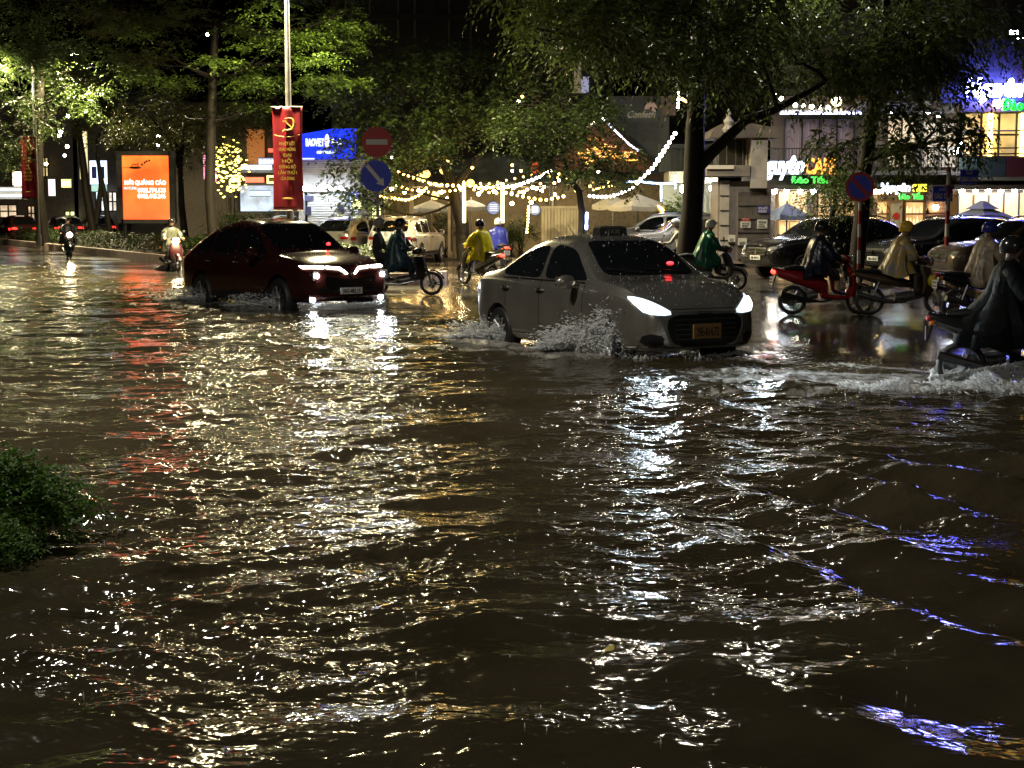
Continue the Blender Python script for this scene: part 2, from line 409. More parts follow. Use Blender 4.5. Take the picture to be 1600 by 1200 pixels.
# pavement in front of the shops
M_PAVE = mat('wet_pavement', (0.12, 0.105, 0.09), 0.22, var=0.5, scale=2.2, bump=0.25)
pv = MB(); pv.span((-.5, 55.5, -0.2), (60, 140, 0.14)); pv.span((-14, 61, -0.2), (-.51, 140, 0.14)); tag(pv.build('pavement', M_PAVE), kind='structure')
pv = MB(); pv.span((-120, 104, -0.2), (-14.01, 170, 0.14)); tag(pv.build('pavement', M_PAVE), kind='structure')
# ================================================================== TREES, PLANTS
M_BARK = mat('wet_bark', (0.015, 0.012, 0.009), 0.6, var=0.4, scale=5, bump=0.9, stretch=(1, 1, 0.25), spec=0.2)
L_BRIGHT = leafmat('leaf_fresh', (0.035, 0.070, 0.008), (0.10, 0.165, 0.022), 0.40)
L_MID = leafmat('leaf_mid', (0.016, 0.030, 0.006), (0.055, 0.085, 0.018), 0.30)
L_DROOP = leafmat('leaf_drooping', (0.024, 0.042, 0.007), (0.115, 0.155, 0.034), 0.40)
L_DARK = leafmat('leaf_dark', (0.018, 0.034, 0.010), (0.05, 0.075, 0.018), 0.25)
L_OLIVE = leafmat('leaf_olive', (0.035, 0.045, 0.012), (0.10, 0.11, 0.03), 0.30)
L_GROUND = leafmat('leaf_shrub', (0.030, 0.090, 0.005), (0.095, 0.19, 0.014), 0.3, 0.75)

def leaf_arrays(o, d, up, ln, wd, fold=0.25):
    """diamond leaves folded along the midrib: two triangles each. o,d,up (n,3); ln,wd (n,)"""
    d = d/np.maximum(np.linalg.norm(d, axis=1, keepdims=True), 1e-6)
    sd = np.cross(d, up); sd /= np.maximum(np.linalg.norm(sd, axis=1, keepdims=True), 1e-6)
    nn = np.cross(sd, d)
    ln = ln[:, None]; wd = wd[:, None]
    tip = o+d*ln; mid = o+d*ln*0.45
    a = mid+sd*wd*0.5+nn*wd*fold; b = mid-sd*wd*0.5+nn*wd*fold
    V = np.stack([o, a, tip, b], 1).reshape(-1, 3)
    n = len(o); i = np.arange(n)[:, None]*4
    T = np.concatenate([i+np.array([[0, 1, 2]]), i+np.array([[0, 2, 3]])], 1).reshape(-1, 3)
    return V, T
def sprays(P, D, k, length, leaf, width, droop, r, spread=0.9, jit=0.35):
    """k leaflets in pairs along a twig starting at P heading D"""
    n = len(P); D = D/np.maximum(np.linalg.norm(D, axis=1, keepdims=True), 1e-6)
    up = np.tile([[0, 0, 1.0]], (n, 1))
    side = np.cross(D, up); side /= np.maximum(np.linalg.norm(side, axis=1, keepdims=True), 1e-6)
    O = []; DD = []; UU = []; LL = []; WW = []
    L = length*(0.6+0.8*r.random(n))
    for j in range(k):
        t = (j+0.6)/k; s = 1 if j % 2 else -1
        base = P+D*(L*t)[:, None]+np.array([[0, 0, -1.0]])*(droop*L*t*t)[:, None]
        dd = D*(0.55)+side*s*spread+np.array([[0, 0, -1.0]])*(droop*1.1*t)+r.normal(size=(n, 3))*jit
        uu = up+r.normal(size=(n, 3))*0.45
        sz = leaf*(0.65+0.7*r.random(n))*(1.1-0.45*t)
        O.append(base); DD.append(dd); UU.append(uu); LL.append(sz); WW.append(sz*width)
    return leaf_arrays(np.concatenate(O), np.concatenate(DD), np.concatenate(UU), np.concatenate(LL), np.concatenate(WW))
def limb(a, b, r, sag=0.0, n=6, w=0.12):
    a, b = np.array(a, float), np.array(b, float); L = np.linalg.norm(b-a); pts = []
    j = r.normal(size=3)*w*L; j2 = r.normal(size=3)*w*0.5*L
    for i in range(n+1):
        t = i/n; q = a+(b-a)*t+j*math.sin(math.pi*t)*0.5+j2*math.sin(2*math.pi*t)*0.4
        q[2] += sag*L*math.sin(math.pi*t); pts.append(Vector(q))
    return pts
def tree(name, label, base, trunk, tr, blobs, leafm, seed, nsp=1500, k=8, length=0.55, leaf=0.13, width=0.42, droop=0.5, layer=0.0, group=None, limbs=(), r0=0.75, bark=None, crown_limbs=True):
    """trunk: list of world points; tr: radii; blobs: (centre, (rx,ry,rz), weight)"""
    r = np.random.default_rng(seed)
    t = thing(name, label, 'tree', base, 0, group)
    tb = MB(); tb.tube(trunk, tr, 10)
    P = []; D = []; wsum = sum(b[2] for b in blobs)
    for lp, lr in limbs: tb.tube(lp, lr, 8)
    for c, rad, w in blobs:
        c = np.array(c, float); rad = np.array(rad, float)
        # a limb from the nearest point of the trunk or a given limb to the clump, with side twigs
        src = [Vector(p) for p in trunk[1:]]+[Vector(p) for lp, _ in limbs for p in lp[1:]]
        low = [p for p in src if p.z < c[2]+0.3] or src
        s0 = min(low, key=lambda p: (p-Vector(c)).length)
        thick = max(0.03, 0.35*tr[-1]+0.02)
        if crown_limbs:
            lp = limb(s0, c, r); tb.tube(lp, [thick*(1-0.7*i/6) for i in range(7)], 6)
            for q in range(5):
                e = c+rad*r.normal(size=3)*0.55; tb.tube(limb(lp[3+q % 4], e, r, n=4), [thick*0.35, thick*0.28, thick*0.2, thick*0.12, 0.008], 5)
        n = int(nsp*w/wsum)
        # sub-clumps give light and dark masses and gaps
        m = max(5, int(n/30)); dirs = r.normal(size=(m, 3)); dirs /= np.linalg.norm(dirs, axis=1, keepdims=True)
        rr = r0+(1-r0)*r.random(m)-(r.random(m) < 0.25)*0.35
        cc = c+dirs*rad*rr[:, None]
        if layer: cc[:, 2] = c[2]+np.round((cc[:, 2]-c[2])/layer)*layer+r.normal(size=m)*layer*0.13
        ix = r.integers(m, size=n); cs = 0.11*rad.mean()+0.13
        off = r.normal(size=(n, 3))*cs*np.array([1, 1, 0.30 if layer else 0.7])
        p = cc[ix]+off
        d = off*0.9/cs+dirs[ix]*0.9+r.normal(size=(n, 3))*0.35; d[:, 2] = d[:, 2]*0.35-0.05-droop*0.3*(r.random(n))
        P.append(p); D.append(d)
    V, T = sprays(np.concatenate(P), np.concatenate(D), k, length, leaf, width, droop, r)
    tb.build('trunk', bark or M_BARK, t, True, W=True)
    np_mesh('crown', V-np.array(t.location), T, leafm, t)
    return t
G_MED = 'trees along the median'
def B(px, py, Y, rx, ry, rz, w=1.0): return (tuple(at(px, py, Y)), (rx, ry, rz), w)
# --- left, median
b = gnd(328, 390, 0.2); bY = 54.0; b = at(328, 0, bY); b.z = 0.2
tree('median_tree', 'tree with straight dark trunk beside the orange lightbox with low bright green fans', b,
     [b, at(328, 300, bY), at(330, 190, bY), at(333, 120, bY), at(336, 40, bY)], [0.20, 0.19, 0.17, 0.15, 0.12],
     [B(290, 100, 54, 2.2, 2.2, 0.55, 1.3), B(390, 100, 52, 2.0, 1.6, 0.6, 1.4), B(500, 95, 52, 1.5, 1.4, 0.7, 1.2), B(470, 30, 52, 2.2, 2.0, 0.8, 1.5), B(360, 20, 54, 2.6, 2.2, 0.8, 1.4),
      B(220, 60, 55, 2.0, 2.0, 0.7, 1.0), B(180, 10, 55, 2.2, 2, 0.8, 1.0), B(535, 15, 52, 0.9, 1.2, 0.7, .6), B(270, 30, 55, 2.2, 2, .7, 1.0), B(430, 150, 54, 1.6, 1.4, 0.8, .7), B(420, -50, 54, 3.5, 3, 1.2, 1)],
     L_BRIGHT, 21, nsp=2300, k=9, length=0.55, leaf=0.15, width=0.40, droop=0.25, layer=0.5, group=G_MED)
bY = 82.0; b = at(58, 0, bY); b.z = 0.2
tree('median_tree', 'leafy tree at the far left whose trunk stands just beside the narrow red banner', b,
     [b, at(60, 300, bY), at(61, 200, bY), at(64, 110, bY), at(66, 40, bY)], [0.28, 0.26, 0.22, 0.18, 0.12],
     [B(20, 130, 78, 2.0, 2, 1.6, 1.2), B(75, 88, 75, 1.2, 1, 1.0, 0.9), B(105, 125, 75, 1.0, 1, .8, .6), B(10, 60, 78, 2.4, 2, 1.8, 1.2), B(90, 70, 80, 2.4, 2.2, 1.4, 1), B(130, 110, 80, 2.2, 2, 1.3, 1.0), B(20, 195, 78, 1.6, 1.6, 1.4, 1.1), B(90, 170, 82, 1.8, 1.6, 1.4, .8), B(60, 0, 80, 3.4, 3, 1.8, 1.4), B(15, 250, 82, 1.2, 1.2, 1.0, .5), B(140, 20, 80, 2.4, 2, 1.4, .9), B(-40, 100, 80, 2, 2, 2, .7)],
     L_MID, 22, nsp=3000, k=8, length=0.6, leaf=0.17, width=0.5, droop=0.4, group=G_MED)
bY = 98.0; b = at(138, 0, bY); b.z = 0.1
tree('street_tree', 'dim tree with slanting trunks behind the median, left of the orange lightbox', b,
     [b, at(135, 300, bY), at(128, 240, bY), at(118, 170, bY)], [0.30, 0.26, 0.22, 0.14],
     [B(130, 170, 98, 2.8, 2.6, 2.2, 1), B(190, 190, 98, 2.6, 2.4, 1.6, 1), B(235, 150, 98, 2.8, 2.5, 2.4, 1), B(160, 110, 98, 3.2, 2.8, 2.0, 1)],
     L_OLIVE, 23, nsp=1500, k=8, length=0.8, leaf=0.20, width=0.5, droop=0.4, limbs=[([at(150, 350, 98), at(158, 290, 98), at(150, 220, 98)], [0.2, 0.16, 0.1]), ([at(171, 360, 98), at(163, 300, 98), at(150, 240, 98)], [0.2, 0.16, 0.1])])
bY = 76.0; b = at(282, 0, bY); b.z = 0.1
tree('street_tree', 'thin forked tree standing directly behind the right edge of the orange lightbox', b,
     [b, at(283, 320, bY), at(281, 260, bY), at(290, 180, bY)], [0.2, 0.18, 0.14, 0.08],
     [B(240, 190, 76, 2.0, 2, 1.2, 1), B(300, 180, 76, 2.2, 2, 1.6, 1), B(360, 190, 76, 1.8, 1.8, 1.3, .9), B(300, 225, 76, 1.5, 1.5, .8, .6), B(390, 165, 70, 1.7, 1.6, 1.2, .8)],
     L_OLIVE, 24, nsp=1500, k=8, length=0.6, leaf=0.16, width=0.5, droop=0.4, limbs=[([at(282, 270, 76), at(262, 215, 76), at(232, 180, 76)], [0.1, 0.07, 0.03]), ([at(282, 270, 76), at(276, 230, 76), at(268, 200, 76)], [0.1, 0.07, 0.03])])
# --- centre
bY = 58.5; b = at(724, 0, bY); b.z = 0.14
tree('street_tree', 'wide dark tree between the blue billboard and the string lights', b,
     [b, at(722, 350, bY), at(712, 315, bY), at(706, 285, bY), at(690, 250, bY), at(690, 190, bY)], [0.30, 0.27, 0.24, 0.2, 0.15, 0.1],
     [B(560, 165, 57, 1.4, 1.6, 1.2, .9), B(620, 130, 57, 1.7, 1.7, 1.2, 1.1), B(700, 110, 58, 2.2, 2, 1.1, 1.2), B(790, 110, 59, 1.8, 1.8, 1.2, 1), B(640, 200, 56, 1.9, 1.6, 1.2, 1.1), B(560, 235, 56, 0.9, 1.2, 1.0, .45), B(720, 185, 57, 1.9, 1.6, 1.1, 1),
      B(600, 275, 56, 0.9, 1.2, 0.55, .4), B(640, 245, 56, 1.2, 1.2, 0.5, .5), B(800, 165, 58, 1.4, 1.4, 0.9, .8), B(540, 300, 56, 0.35, .6, 0.3, .10), B(575, 310, 55.5, 0.5, .8, 0.25, .14)],
     L_MID, 25, nsp=1900, k=8, length=0.6, leaf=0.21, width=0.46, droop=0.55, limbs=[([at(708, 292, 58.5), at(735, 262, 58.5), at(760, 230, 58.5)], [0.16, 0.13, 0.08])])
bY = 52.0; b = at(910, 0, bY); b.z = 0.1
tree('street_tree', 'spreading green tree with a thin leaning trunk rising behind the roof of the silver taxi', b,
     [b, at(909, 330, bY), at(905, 300, bY), at(890, 278, bY), at(878, 240, bY)], [0.13, 0.12, 0.11, 0.09, 0.06],
     [B(850, 200, 52, 1.7, 1.4, 0.8, 1.1), B(795, 215, 52, 1.1, 1.2, 0.5, .6), B(910, 200, 52, 1.2, 1.3, 0.9, .9), B(880, 165, 53, 1.3, 1.3, 0.7, .8), B(960, 235, 52, 1.0, 1, 0.55, .55), B(880, 250, 51.5, 1.3, 1.2, 0.55, .8), B(975, 270, 52, 0.9, .9, 0.35, .35), B(930, 275, 51.5, 0.9, 1, 0.35, .4), B(830, 150, 53, 1.1, 1.2, .6, .5)],
     L_MID, 26, nsp=1500, k=8, length=0.5, leaf=0.165, width=0.42, droop=0.45, limbs=[([at(896, 285, 52), at(925, 262, 52), at(960, 240, 52)], [0.08, 0.06, 0.03])])
# --- right: two big trees with drooping compound leaves
bY = 39.0; b = at(1078, 0, bY); b.z = 0.05
tree('roadside_tree', 'massive dark trunk with a long limb reaching towards the cafe, drooping foliage lit from above', b,
     [b, at(1078, 375, bY), at(1082, 320, bY), at(1085, 270, bY), at(1086, 200, bY), at(1090, 130, bY), at(1096, 40, bY)], [0.38, 0.31, 0.27, 0.28, 0.24, 0.19, 0.13],
     [B(880, 20, 38, 1.3, 1.4, 0.7, 1.1), B(840, 45, 38, 0.55, .8, 0.35, .4), B(950, 30, 37, 1.4, 1.4, 0.8, 1.2), B(1030, 40, 36.5, 1.5, 1.3, 0.8, 1.3), B(1000, 75, 38, 1.1, 1.2, 0.55, .8), B(1110, 50, 36.5, 1.4, 1.3, 0.9, 1.2), B(1180, 60, 37, 1.4, 1.3, 0.9, 1.1), B(940, 60, 39, 1.1, 1.2, 0.5, .6), B(1160, 90, 38, 1.2, 1.2, 0.5, .6),
      B(1040, -40, 38, 3.5, 2.5, 0.9, 1.6), B(900, -30, 38, 2.0, 2, .8, 1), B(1230, 70, 38, 1.1, 1.2, 0.6, .6), B(1070, 95, 39.5, 1.1, 1.0, 0.45, .5)],
     L_DROOP, 27, nsp=1500, k=11, length=0.62, leaf=0.21, width=0.36, droop=1.0, limbs=[([at(1088, 262, 39), at(1118, 232, 38.8), at(1165, 188, 38.5), at(1215, 170, 38.2), at(1290, 128, 38)], [0.19, 0.155, 0.12, 0.09, 0.05])])
bY = 41.0; b = at(1346, 0, bY); b.z = 0.05
tree('roadside_tree', 'large tree behind the round no parking sign with hanging leaf sprays', b,
     [b, at(1347, 330, bY), at(1350, 270, bY), at(1358, 210, bY), at(1368, 150, bY), at(1380, 60, bY), at(1386, -20, bY)], [0.22, 0.20, 0.20, 0.20, 0.18, 0.15, 0.10],
     [B(1260, 40, 40, 1.5, 1.4, 1.0, 1.1), B(1330, 60, 39, 1.5, 1.3, 1.0, 1.2), B(1410, 40, 39, 1.6, 1.3, 1.0, 1.2), B(1480, 50, 40, 1.5, 1.4, 1.0, 1.1), B(1310, 95, 40, 1.0, 1.1, 0.5, .6), B(1430, 80, 40, 1.3, 1.2, 0.6, .8), B(1540, 30, 41, 1.2, 1.3, 0.8, .7),
      B(1315, 222, 39.5, 0.6, .7, 0.3, .3), B(1395, 212, 39.5, 0.55, .6, 0.28, .25), B(1462, 196, 39.5, 0.75, .7, 0.3, .38), B(1505, 222, 39.5, 0.45, .6, 0.2, .22), B(1470, 120, 40, .8, .8, .4, .35), B(1400, 165, 39.5, .7, .7, .3, .28), B(1265, 130, 39.5, .8, .8, .35, .3), B(1440, 230, 39.5, .6, .6, .22, .22), B(1360, -40, 40, 4, 2.5, .9, 1.5)],
     L_DROOP, 28, nsp=1500, k=11, length=0.62, leaf=0.21, width=0.38, droop=1.15, limbs=[([at(1354, 245, 41), at(1395, 237, 40.5), at(1440, 228, 40)], [0.16, 0.11, 0.06]), ([at(1366, 160, 41), at(1340, 130, 40.6), at(1300, 118, 40.2)], [0.1, 0.08, 0.04]), ([at(1440, 170, 41), at(1433, 130, 40.6), at(1428, 80, 40.2)], [0.08, 0.08, 0.05])])
bY = 44.0; b = at(1297, 0, bY); b.z = 0.05
tree('young_tree', 'small low tree with a drooping crown beside the no parking sign', b,
     [b, at(1297, 370, bY), at(1299, 345, bY), at(1304, 320, bY), at(1306, 300, bY)], [0.10, 0.09, 0.08, 0.07, 0.04],
     [B(1296, 305, 44, 0.65, .7, 0.45, 1), B(1325, 300, 44, 0.6, .7, 0.5, 1), B(1310, 275, 44, 0.6, .6, 0.3, .7), B(1285, 325, 44, 0.45, .5, 0.25, .5), B(1345, 320, 44, 0.35, .5, 0.35, .5)],
     L_DROOP, 29, nsp=520, k=10, length=0.36, leaf=0.11, width=0.4, droop=1.1)

# --- shrubs and hedges
def shrub(name, label, c, rad, leafm, seed, n=500, leaf=0.07, k=6, length=0.22, group=None, cat='shrub', z0=0.0, kind=None, droop=0.3):
    r = np.random.default_rng(seed); t = thing(name, label, cat, (c[0], c[1], z0), 0, group)
    d = r.normal(size=(n, 3)); d /= np.linalg.norm(d, axis=1, keepdims=True); d[:, 2] = np.abs(d[:, 2])*1.0-0.15*r.random(n)
    lump = 1+0.16*np.sin(3.1*d[:, 0]*2+seed)*np.cos(2.7*d[:, 1]*2)+0.15*r.normal(size=n)
    P = np.array([0, 0, c[2]-z0])+d*np.array(rad)*(0.55+0.45*r.random(n)**0.5)[:, None]*lump[:, None]
    V, T = sprays(P, d+r.normal(size=(n, 3))*0.4, k, length, leaf, 0.5, droop, r)
    st = MB()
    for q in range(7):
        e = np.array([0, 0, c[2]-z0])+r.normal(size=3)*np.array(rad)*0.5; st.tube([(0.04*q-.12, 0, 0), tuple(e*0.5), tuple(e)], [0.03, 0.02, 0.008], 5)
    st.build('stem', M_BARK, t); np_mesh('foliage', V, T, leafm, t)
    return t
# foreground shrub standing in the flood at the left edge
fg = gnd(38, 850)
shrub('flooded_shrub', 'low rounded green shrub standing in the flood water in the foreground', (fg.x-0.25, fg.y+0.12, 0.13), (0.50, 0.40, 0.33), L_GROUND, 31, n=2600, leaf=0.036, k=9, length=0.09, droop=0.5)
shrub('flooded_shrub', 'small tuft of leaves at the water line in front of the rounded green shrub', (gnd(0, 880).x-0.05, gnd(0, 880).y, 0.05), (0.22, 0.2, 0.16), L_GROUND, 32, n=420, leaf=0.03, k=8, length=0.09, droop=0.5)
# hedge on the median: nobody could count its leaves, but each clipped section is one
def hedge(name, label, t0, t1, h, leafm, seed, n):
    r = np.random.default_rng(seed); t = thing(name, label, 'hedge', kerb_pt((t0+t1)/2, 1.6))
    tt = t0+(t1-t0)*r.random(n); oo = 0.45+2.3*r.random(n); top = h*(0.75+0.30*np.sin(tt*0.9+seed)*np.sin(tt*0.37)+0.12*r.random(n))
    edge = np.minimum(oo-0.45, 2.75-oo); zz = 0.27+top*np.where(r.random(n) < 0.6, 1.0, r.random(n))*np.clip(0.55+edge, 0, 1)
    nn = np.array([-U.y, U.x, 0]); uu = np.array([U.x, U.y, 0])
    P = np.array(KERB)+uu*tt[:, None]+nn*oo[:, None]; P[:, 2] = zz
    d = r.normal(size=(n, 3)); d[:, 2] = np.abs(d[:, 2])
    V, T = sprays(P, d, 6, 0.28, 0.12, 0.5, 0.4, r)
    np_mesh('foliage', V-np.array(t.location), T, leafm, t); return t
hedge('hedge', 'long dark clipped hedge on the median behind the kerb, under the red banners', -40, 1, 0.62, L_DARK, 41, 4200)
hedge('hedge', 'dark hedge on the median beneath the orange lightbox, behind the oncoming rider in white', 1.2, 20, 0.62, L_DARK, 42, 3600)
pb = kerb_pt(4.2, 1.7)
shrub('round_bush', 'clipped round bush beside the orange lightbox', (pb.x+0.5, pb.y+1.2, 0.95), (1.5, 1.1, 0.85), L_DARK, 43, n=900, leaf=0.1, length=0.26)
# ================================================================== CARS
M_TYRE = mat('tyre_rubber', (0.014, 0.014, 0.015), 0.55, var=0.3, scale=20)
M_RIM = mat('alloy_rim', (0.55, 0.55, 0.56), 0.28, metal=1.0, var=0.2, scale=15)
M_GLASS = mat('car_glass', (0.006, 0.007, 0.008), 0.03, spec=0.8, var=0.3, scale=3)
M_BLACK = mat('black_plastic', (0.012, 0.012, 0.013), 0.35, var=0.3, scale=10)
M_CHROME = mat('chrome', (0.75, 0.75, 0.76), 0.12, metal=1.0)
M_DARK = mat('wheel_well', (0.008, 0.008, 0.008), 0.8)
def paint(name, col, metal=0.4, rough=0.28, wet=0.22, coat=1.0, spec=0.5):
    """car paint under rain: clear coat with beads of water"""
    if name in MATS: return MATS[name]
    m = mat(name, col, rough, metal, coat=coat, spec=spec); t = m.node_tree; b = t.nodes['Principled BSDF']; N = t.nodes.new; L = t.links.new
    tc = N('ShaderNodeTexCoord'); v = N('ShaderNodeTexVoronoi'); v.inputs['Scale'].default_value = 55; L(tc.outputs['Object'], v.inputs['Vector'])
    r = N('ShaderNodeMapRange'); r.inputs[1].default_value = 0.0; r.inputs[2].default_value = 0.35; r.inputs[3].default_value = 1; r.inputs[4].default_value = 0; L(v.outputs['Distance'], r.inputs[0])
    bp = N('ShaderNodeBump'); bp.inputs['Strength'].default_value = wet; bp.inputs['Distance'].default_value = 0.01; L(r.outputs[0], bp.inputs['Height'])
    L(bp.outputs[0], b.inputs['Coat Normal'])
    n = N('ShaderNodeTexNoise'); n.inputs['Scale'].default_value = 2.5; n.inputs['Detail'].default_value = 6; L(tc.outputs['Object'], n.inputs['Vector'])
    mr = N('ShaderNodeMapRange'); mr.inputs[1].default_value = 0.3; mr.inputs[2].default_value = 0.7; mr.inputs[3].default_value = 0.8; mr.inputs[4].default_value = 1.15; L(n.outputs[0], mr.inputs[0])
    mx = N('ShaderNodeMix'); mx.data_type = 'RGBA'; mx.blend_type = 'MULTIPLY'; mx.inputs[0].default_value = 1; mx.inputs[6].default_value = (*col, 1); L(mr.outputs[0], mx.inputs[7]); L(mx.outputs[2], b.inputs['Base Color'])
    return m
SEDAN_ST = [(-2.00, .60, .40, .80, .84, .48), (-1.94, .72, .32, .88, .95, .58), (-1.72, .81, .26, .94, 1.03, .66), (-1.35, .83, .22, .95, 1.09, .66), (-0.78, .835, .2, .95, 1.41, .57), (-0.3, .84, .2, .945, 1.49, .58),
            (0.10, .84, .2, .935, 1.485, .58), (0.42, .838, .2, .93, 1.40, .60), (1.02, .83, .2, .925, 1.03, .70), (1.45, .82, .22, .89, .97, .70), (1.75, .79, .24, .80, .87, .64), (1.92, .70, .27, .70, .76, .56), (2.00, .58, .30, .62, .67, .46)]
SUV_ST = [(-2.45, .74, .48, .98, 1.06, .62), (-2.38, .84, .38, 1.04, 1.22, .64), (-2.15, .93, .32, 1.08, 1.44, .68), (-1.85, .96, .3, 1.10, 1.63, .70), (-1.2, .97, .28, 1.10, 1.74, .71), (-0.4, .975, .28, 1.09, 1.77, .71),
          (0.25, .975, .28, 1.08, 1.72, .71), (0.55, .97, .28, 1.07, 1.61, .73), (1.22, .965, .3, 1.06, 1.20, .82), (1.75, .955, .32, 1.03, 1.14, .82), (2.15, .92, .35, .96, 1.05, .76), (2.36, .83, .40, .86, .96, .66), (2.45, .72, .44, .76, .84, .58)]
def pchip(xs, ys, q):
    """monotone cubic interpolation"""
    xs, ys = np.array(xs), np.array(ys); h = np.diff(xs); d = np.diff(ys)/h; m = np.zeros_like(ys)
    for i in range(1, len(xs)-1):
        m[i] = 0 if d[i-1]*d[i] <= 0 else 2*d[i-1]*d[i]/(d[i-1]+d[i])
    m[0] = d[0]; m[-1] = d[-1]
    i = np.clip(np.searchsorted(xs, q)-1, 0, len(h)-1); t = (q-xs[i])/h[i]
    return ys[i]*(2*t**3-3*t**2+1)+h[i]*m[i]*(t**3-2*t*t+t)+ys[i+1]*(-2*t**3+3*t*t)+h[i]*m[i+1]*(t**3-t*t)
def cr_sample(P, n):
    P = np.array(P, float); Q = np.vstack([2*P[0]-P[1], P, 2*P[-1]-P[-2]]); out = []
    for s in np.linspace(0, len(P)-1-1e-6, n):
        i = int(s); t = s-i; a, b, c, d = Q[i:i+4]
        out.append(0.5*((2*b)+(c-a)*t+(2*a-5*b+4*c-d)*t*t+(3*b-a-3*c+d)*t**3))
    return np.array(out)
def body_mesh(st, wheels, wr, mats, name, parent):
    xs = [s[0] for s in st]; q = np.unique(np.concatenate([np.linspace(xs[0], xs[-1], 58), np.linspace(xs[0], xs[0]+0.3, 8), np.linspace(xs[-1]-0.3, xs[-1], 8)]))
    par = [pchip(xs, [s[k] for s in st], q) for k in range(1, 6)]
    rings = []
    for x, w, zs, zb, zt, r in zip(q, *par):
        h = zt-zb
        P = [(0, zs), (.80*w, zs), (.95*w, zs+.05), (w, zs+.45*(zb-zs)), (.985*w, zb-.10*(zb-zs)), (.945*w, zb), ((.935*w+r)/2+.012, zb+.52*h), (r+.02, zt-.17*h-.005), (.78*r, zt-.035*h), (.4*r, zt+.006), (0, zt+.012)]
        S = cr_sample(P[1:], 30); half = [(0.0, zs)]+[tuple(p) for p in S]
        ring = [(x, y, z) for y, z in half]+[(x, -y, z) for y, z in half[-2:0:-1]]
        rings.append(ring)
    mb = MB(); mb.rings(rings, True)
    o = mb.build(name, mats, parent, True)
    for i, wx in enumerate(wheels):
        for sy in (-1, 1):
            c = MB(); w = max(s[1] for s in st)
            c.prism([(wr*1.16*math.cos(2*math.pi*k/32), wr*1.16*math.sin(2*math.pi*k/32)) for k in range(32)], 0.42, Matrix.Translation((wx, sy*(w+0.05)-0.21, wr*1.02)))
            co = c.build('cut', mats[0]); md = o.modifiers.new('b', 'BOOLEAN'); md.operation = 'DIFFERENCE'; md.object = co; md.solver = 'EXACT'
            co.location = parent.location; co.rotation_euler = parent.rotation_euler
    bpy.context.view_layer.update()
    dg = bpy.context.evaluated_depsgraph_get(); me = bpy.data.meshes.new_from_object(o.evaluated_get(dg))
    for md in list(o.modifiers):
        c = md.object; o.modifiers.remove(md); bpy.data.objects.remove(c)
    o.data = me
    for p in me.polygons:
        x, y, z = p.center; p.use_smooth = True
        for wx in wheels:
            if math.hypot(x-wx, z-wr*1.02) < wr*1.13: p.material_index = 1; p.use_smooth = False
    try: me.set_sharp_from_angle(angle=R(38))
    except Exception: pass
    return o
class Skin:
    """projects outlines onto a car body as closely fitting panels (windows, lamps, grilles)"""
    def __init__(s, o):
        me = o.data; s.b = BVHTree.FromPolygons([v.co for v in me.vertices], [tuple(p.vertices) for p in me.polygons])
    def ray(s, axis, u, v):
        if axis == 'front': o, d = Vector((4, u, v)), Vector((-1, 0, 0))
        elif axis == 'rear': o, d = Vector((-4, u, v)), Vector((1, 0, 0))
        elif axis == 'top': o, d = Vector((u, v, 4)), Vector((0, 0, -1))
        elif axis == 'left': o, d = Vector((u, 2, v)), Vector((0, -1, 0))
        else: o, d = Vector((u, -2, v)), Vector((0, 1, 0))
        h = s.b.ray_cast(o, d, 8); return h[0], (h[1] if h[0] is not None else None), d
    def panel(s, axis, poly, off=0.006, step=0.06, rnd=2):
        P = [Vector(p) for p in poly]
        for _ in range(rnd):
            Q = []
            for i in range(len(P)):
                a, b = P[i], P[(i+1) % len(P)]; L = (b-a).length; k = min(0.25, 0.06/max(L, 1e-4))
                Q += [a.lerp(b, k), a.lerp(b, 1-k)]
            P = Q
        out = []
        for i in range(len(P)):
            a, b = P[i], P[(i+1) % len(P)]; n = max(1, int((b-a).length/step))
            out += [a.lerp(b, k/n) for k in range(n)]
        m = len(out); lo = Vector((min(p.x for p in out), min(p.y for p in out))); hi = Vector((max(p.x for p in out), max(p.y for p in out)))
        pts = list(out); x = lo.x+step/2
        while x < hi.x:
            y = lo.y+step/2
            while y < hi.y: pts.append(Vector((x, y))); y += step
            x += step
        r = delaunay_2d_cdt(pts, [(i, (i+1) % m) for i in range(m)], [], 1, 1e-5)
        V = []; last = None; ok = []
        for p in r[0]:
            h, n, d = s.ray(axis, p.x, p.y)
            ok.append(h is not None)
            if h is None: V.append((0, 0, 0)); continue
            if n.dot(d) > 0: n = -n
            V.append(tuple(h+n*off))
        Fc = [tuple(f) for f in r[2] if all(ok[i] for i in f)]; used = sorted({i for f in Fc for i in f}); ix = {i: k for k, i in enumerate(used)}
        return [V[i] for i in used], [tuple(ix[i] for i in f) for f in Fc]
    def add(s, mb, axis, poly, off=0.006, step=0.06, rnd=2, mi=0):
        V, Fc = s.panel(axis, poly, off, step, rnd); mb.add(V, Fc, mi)
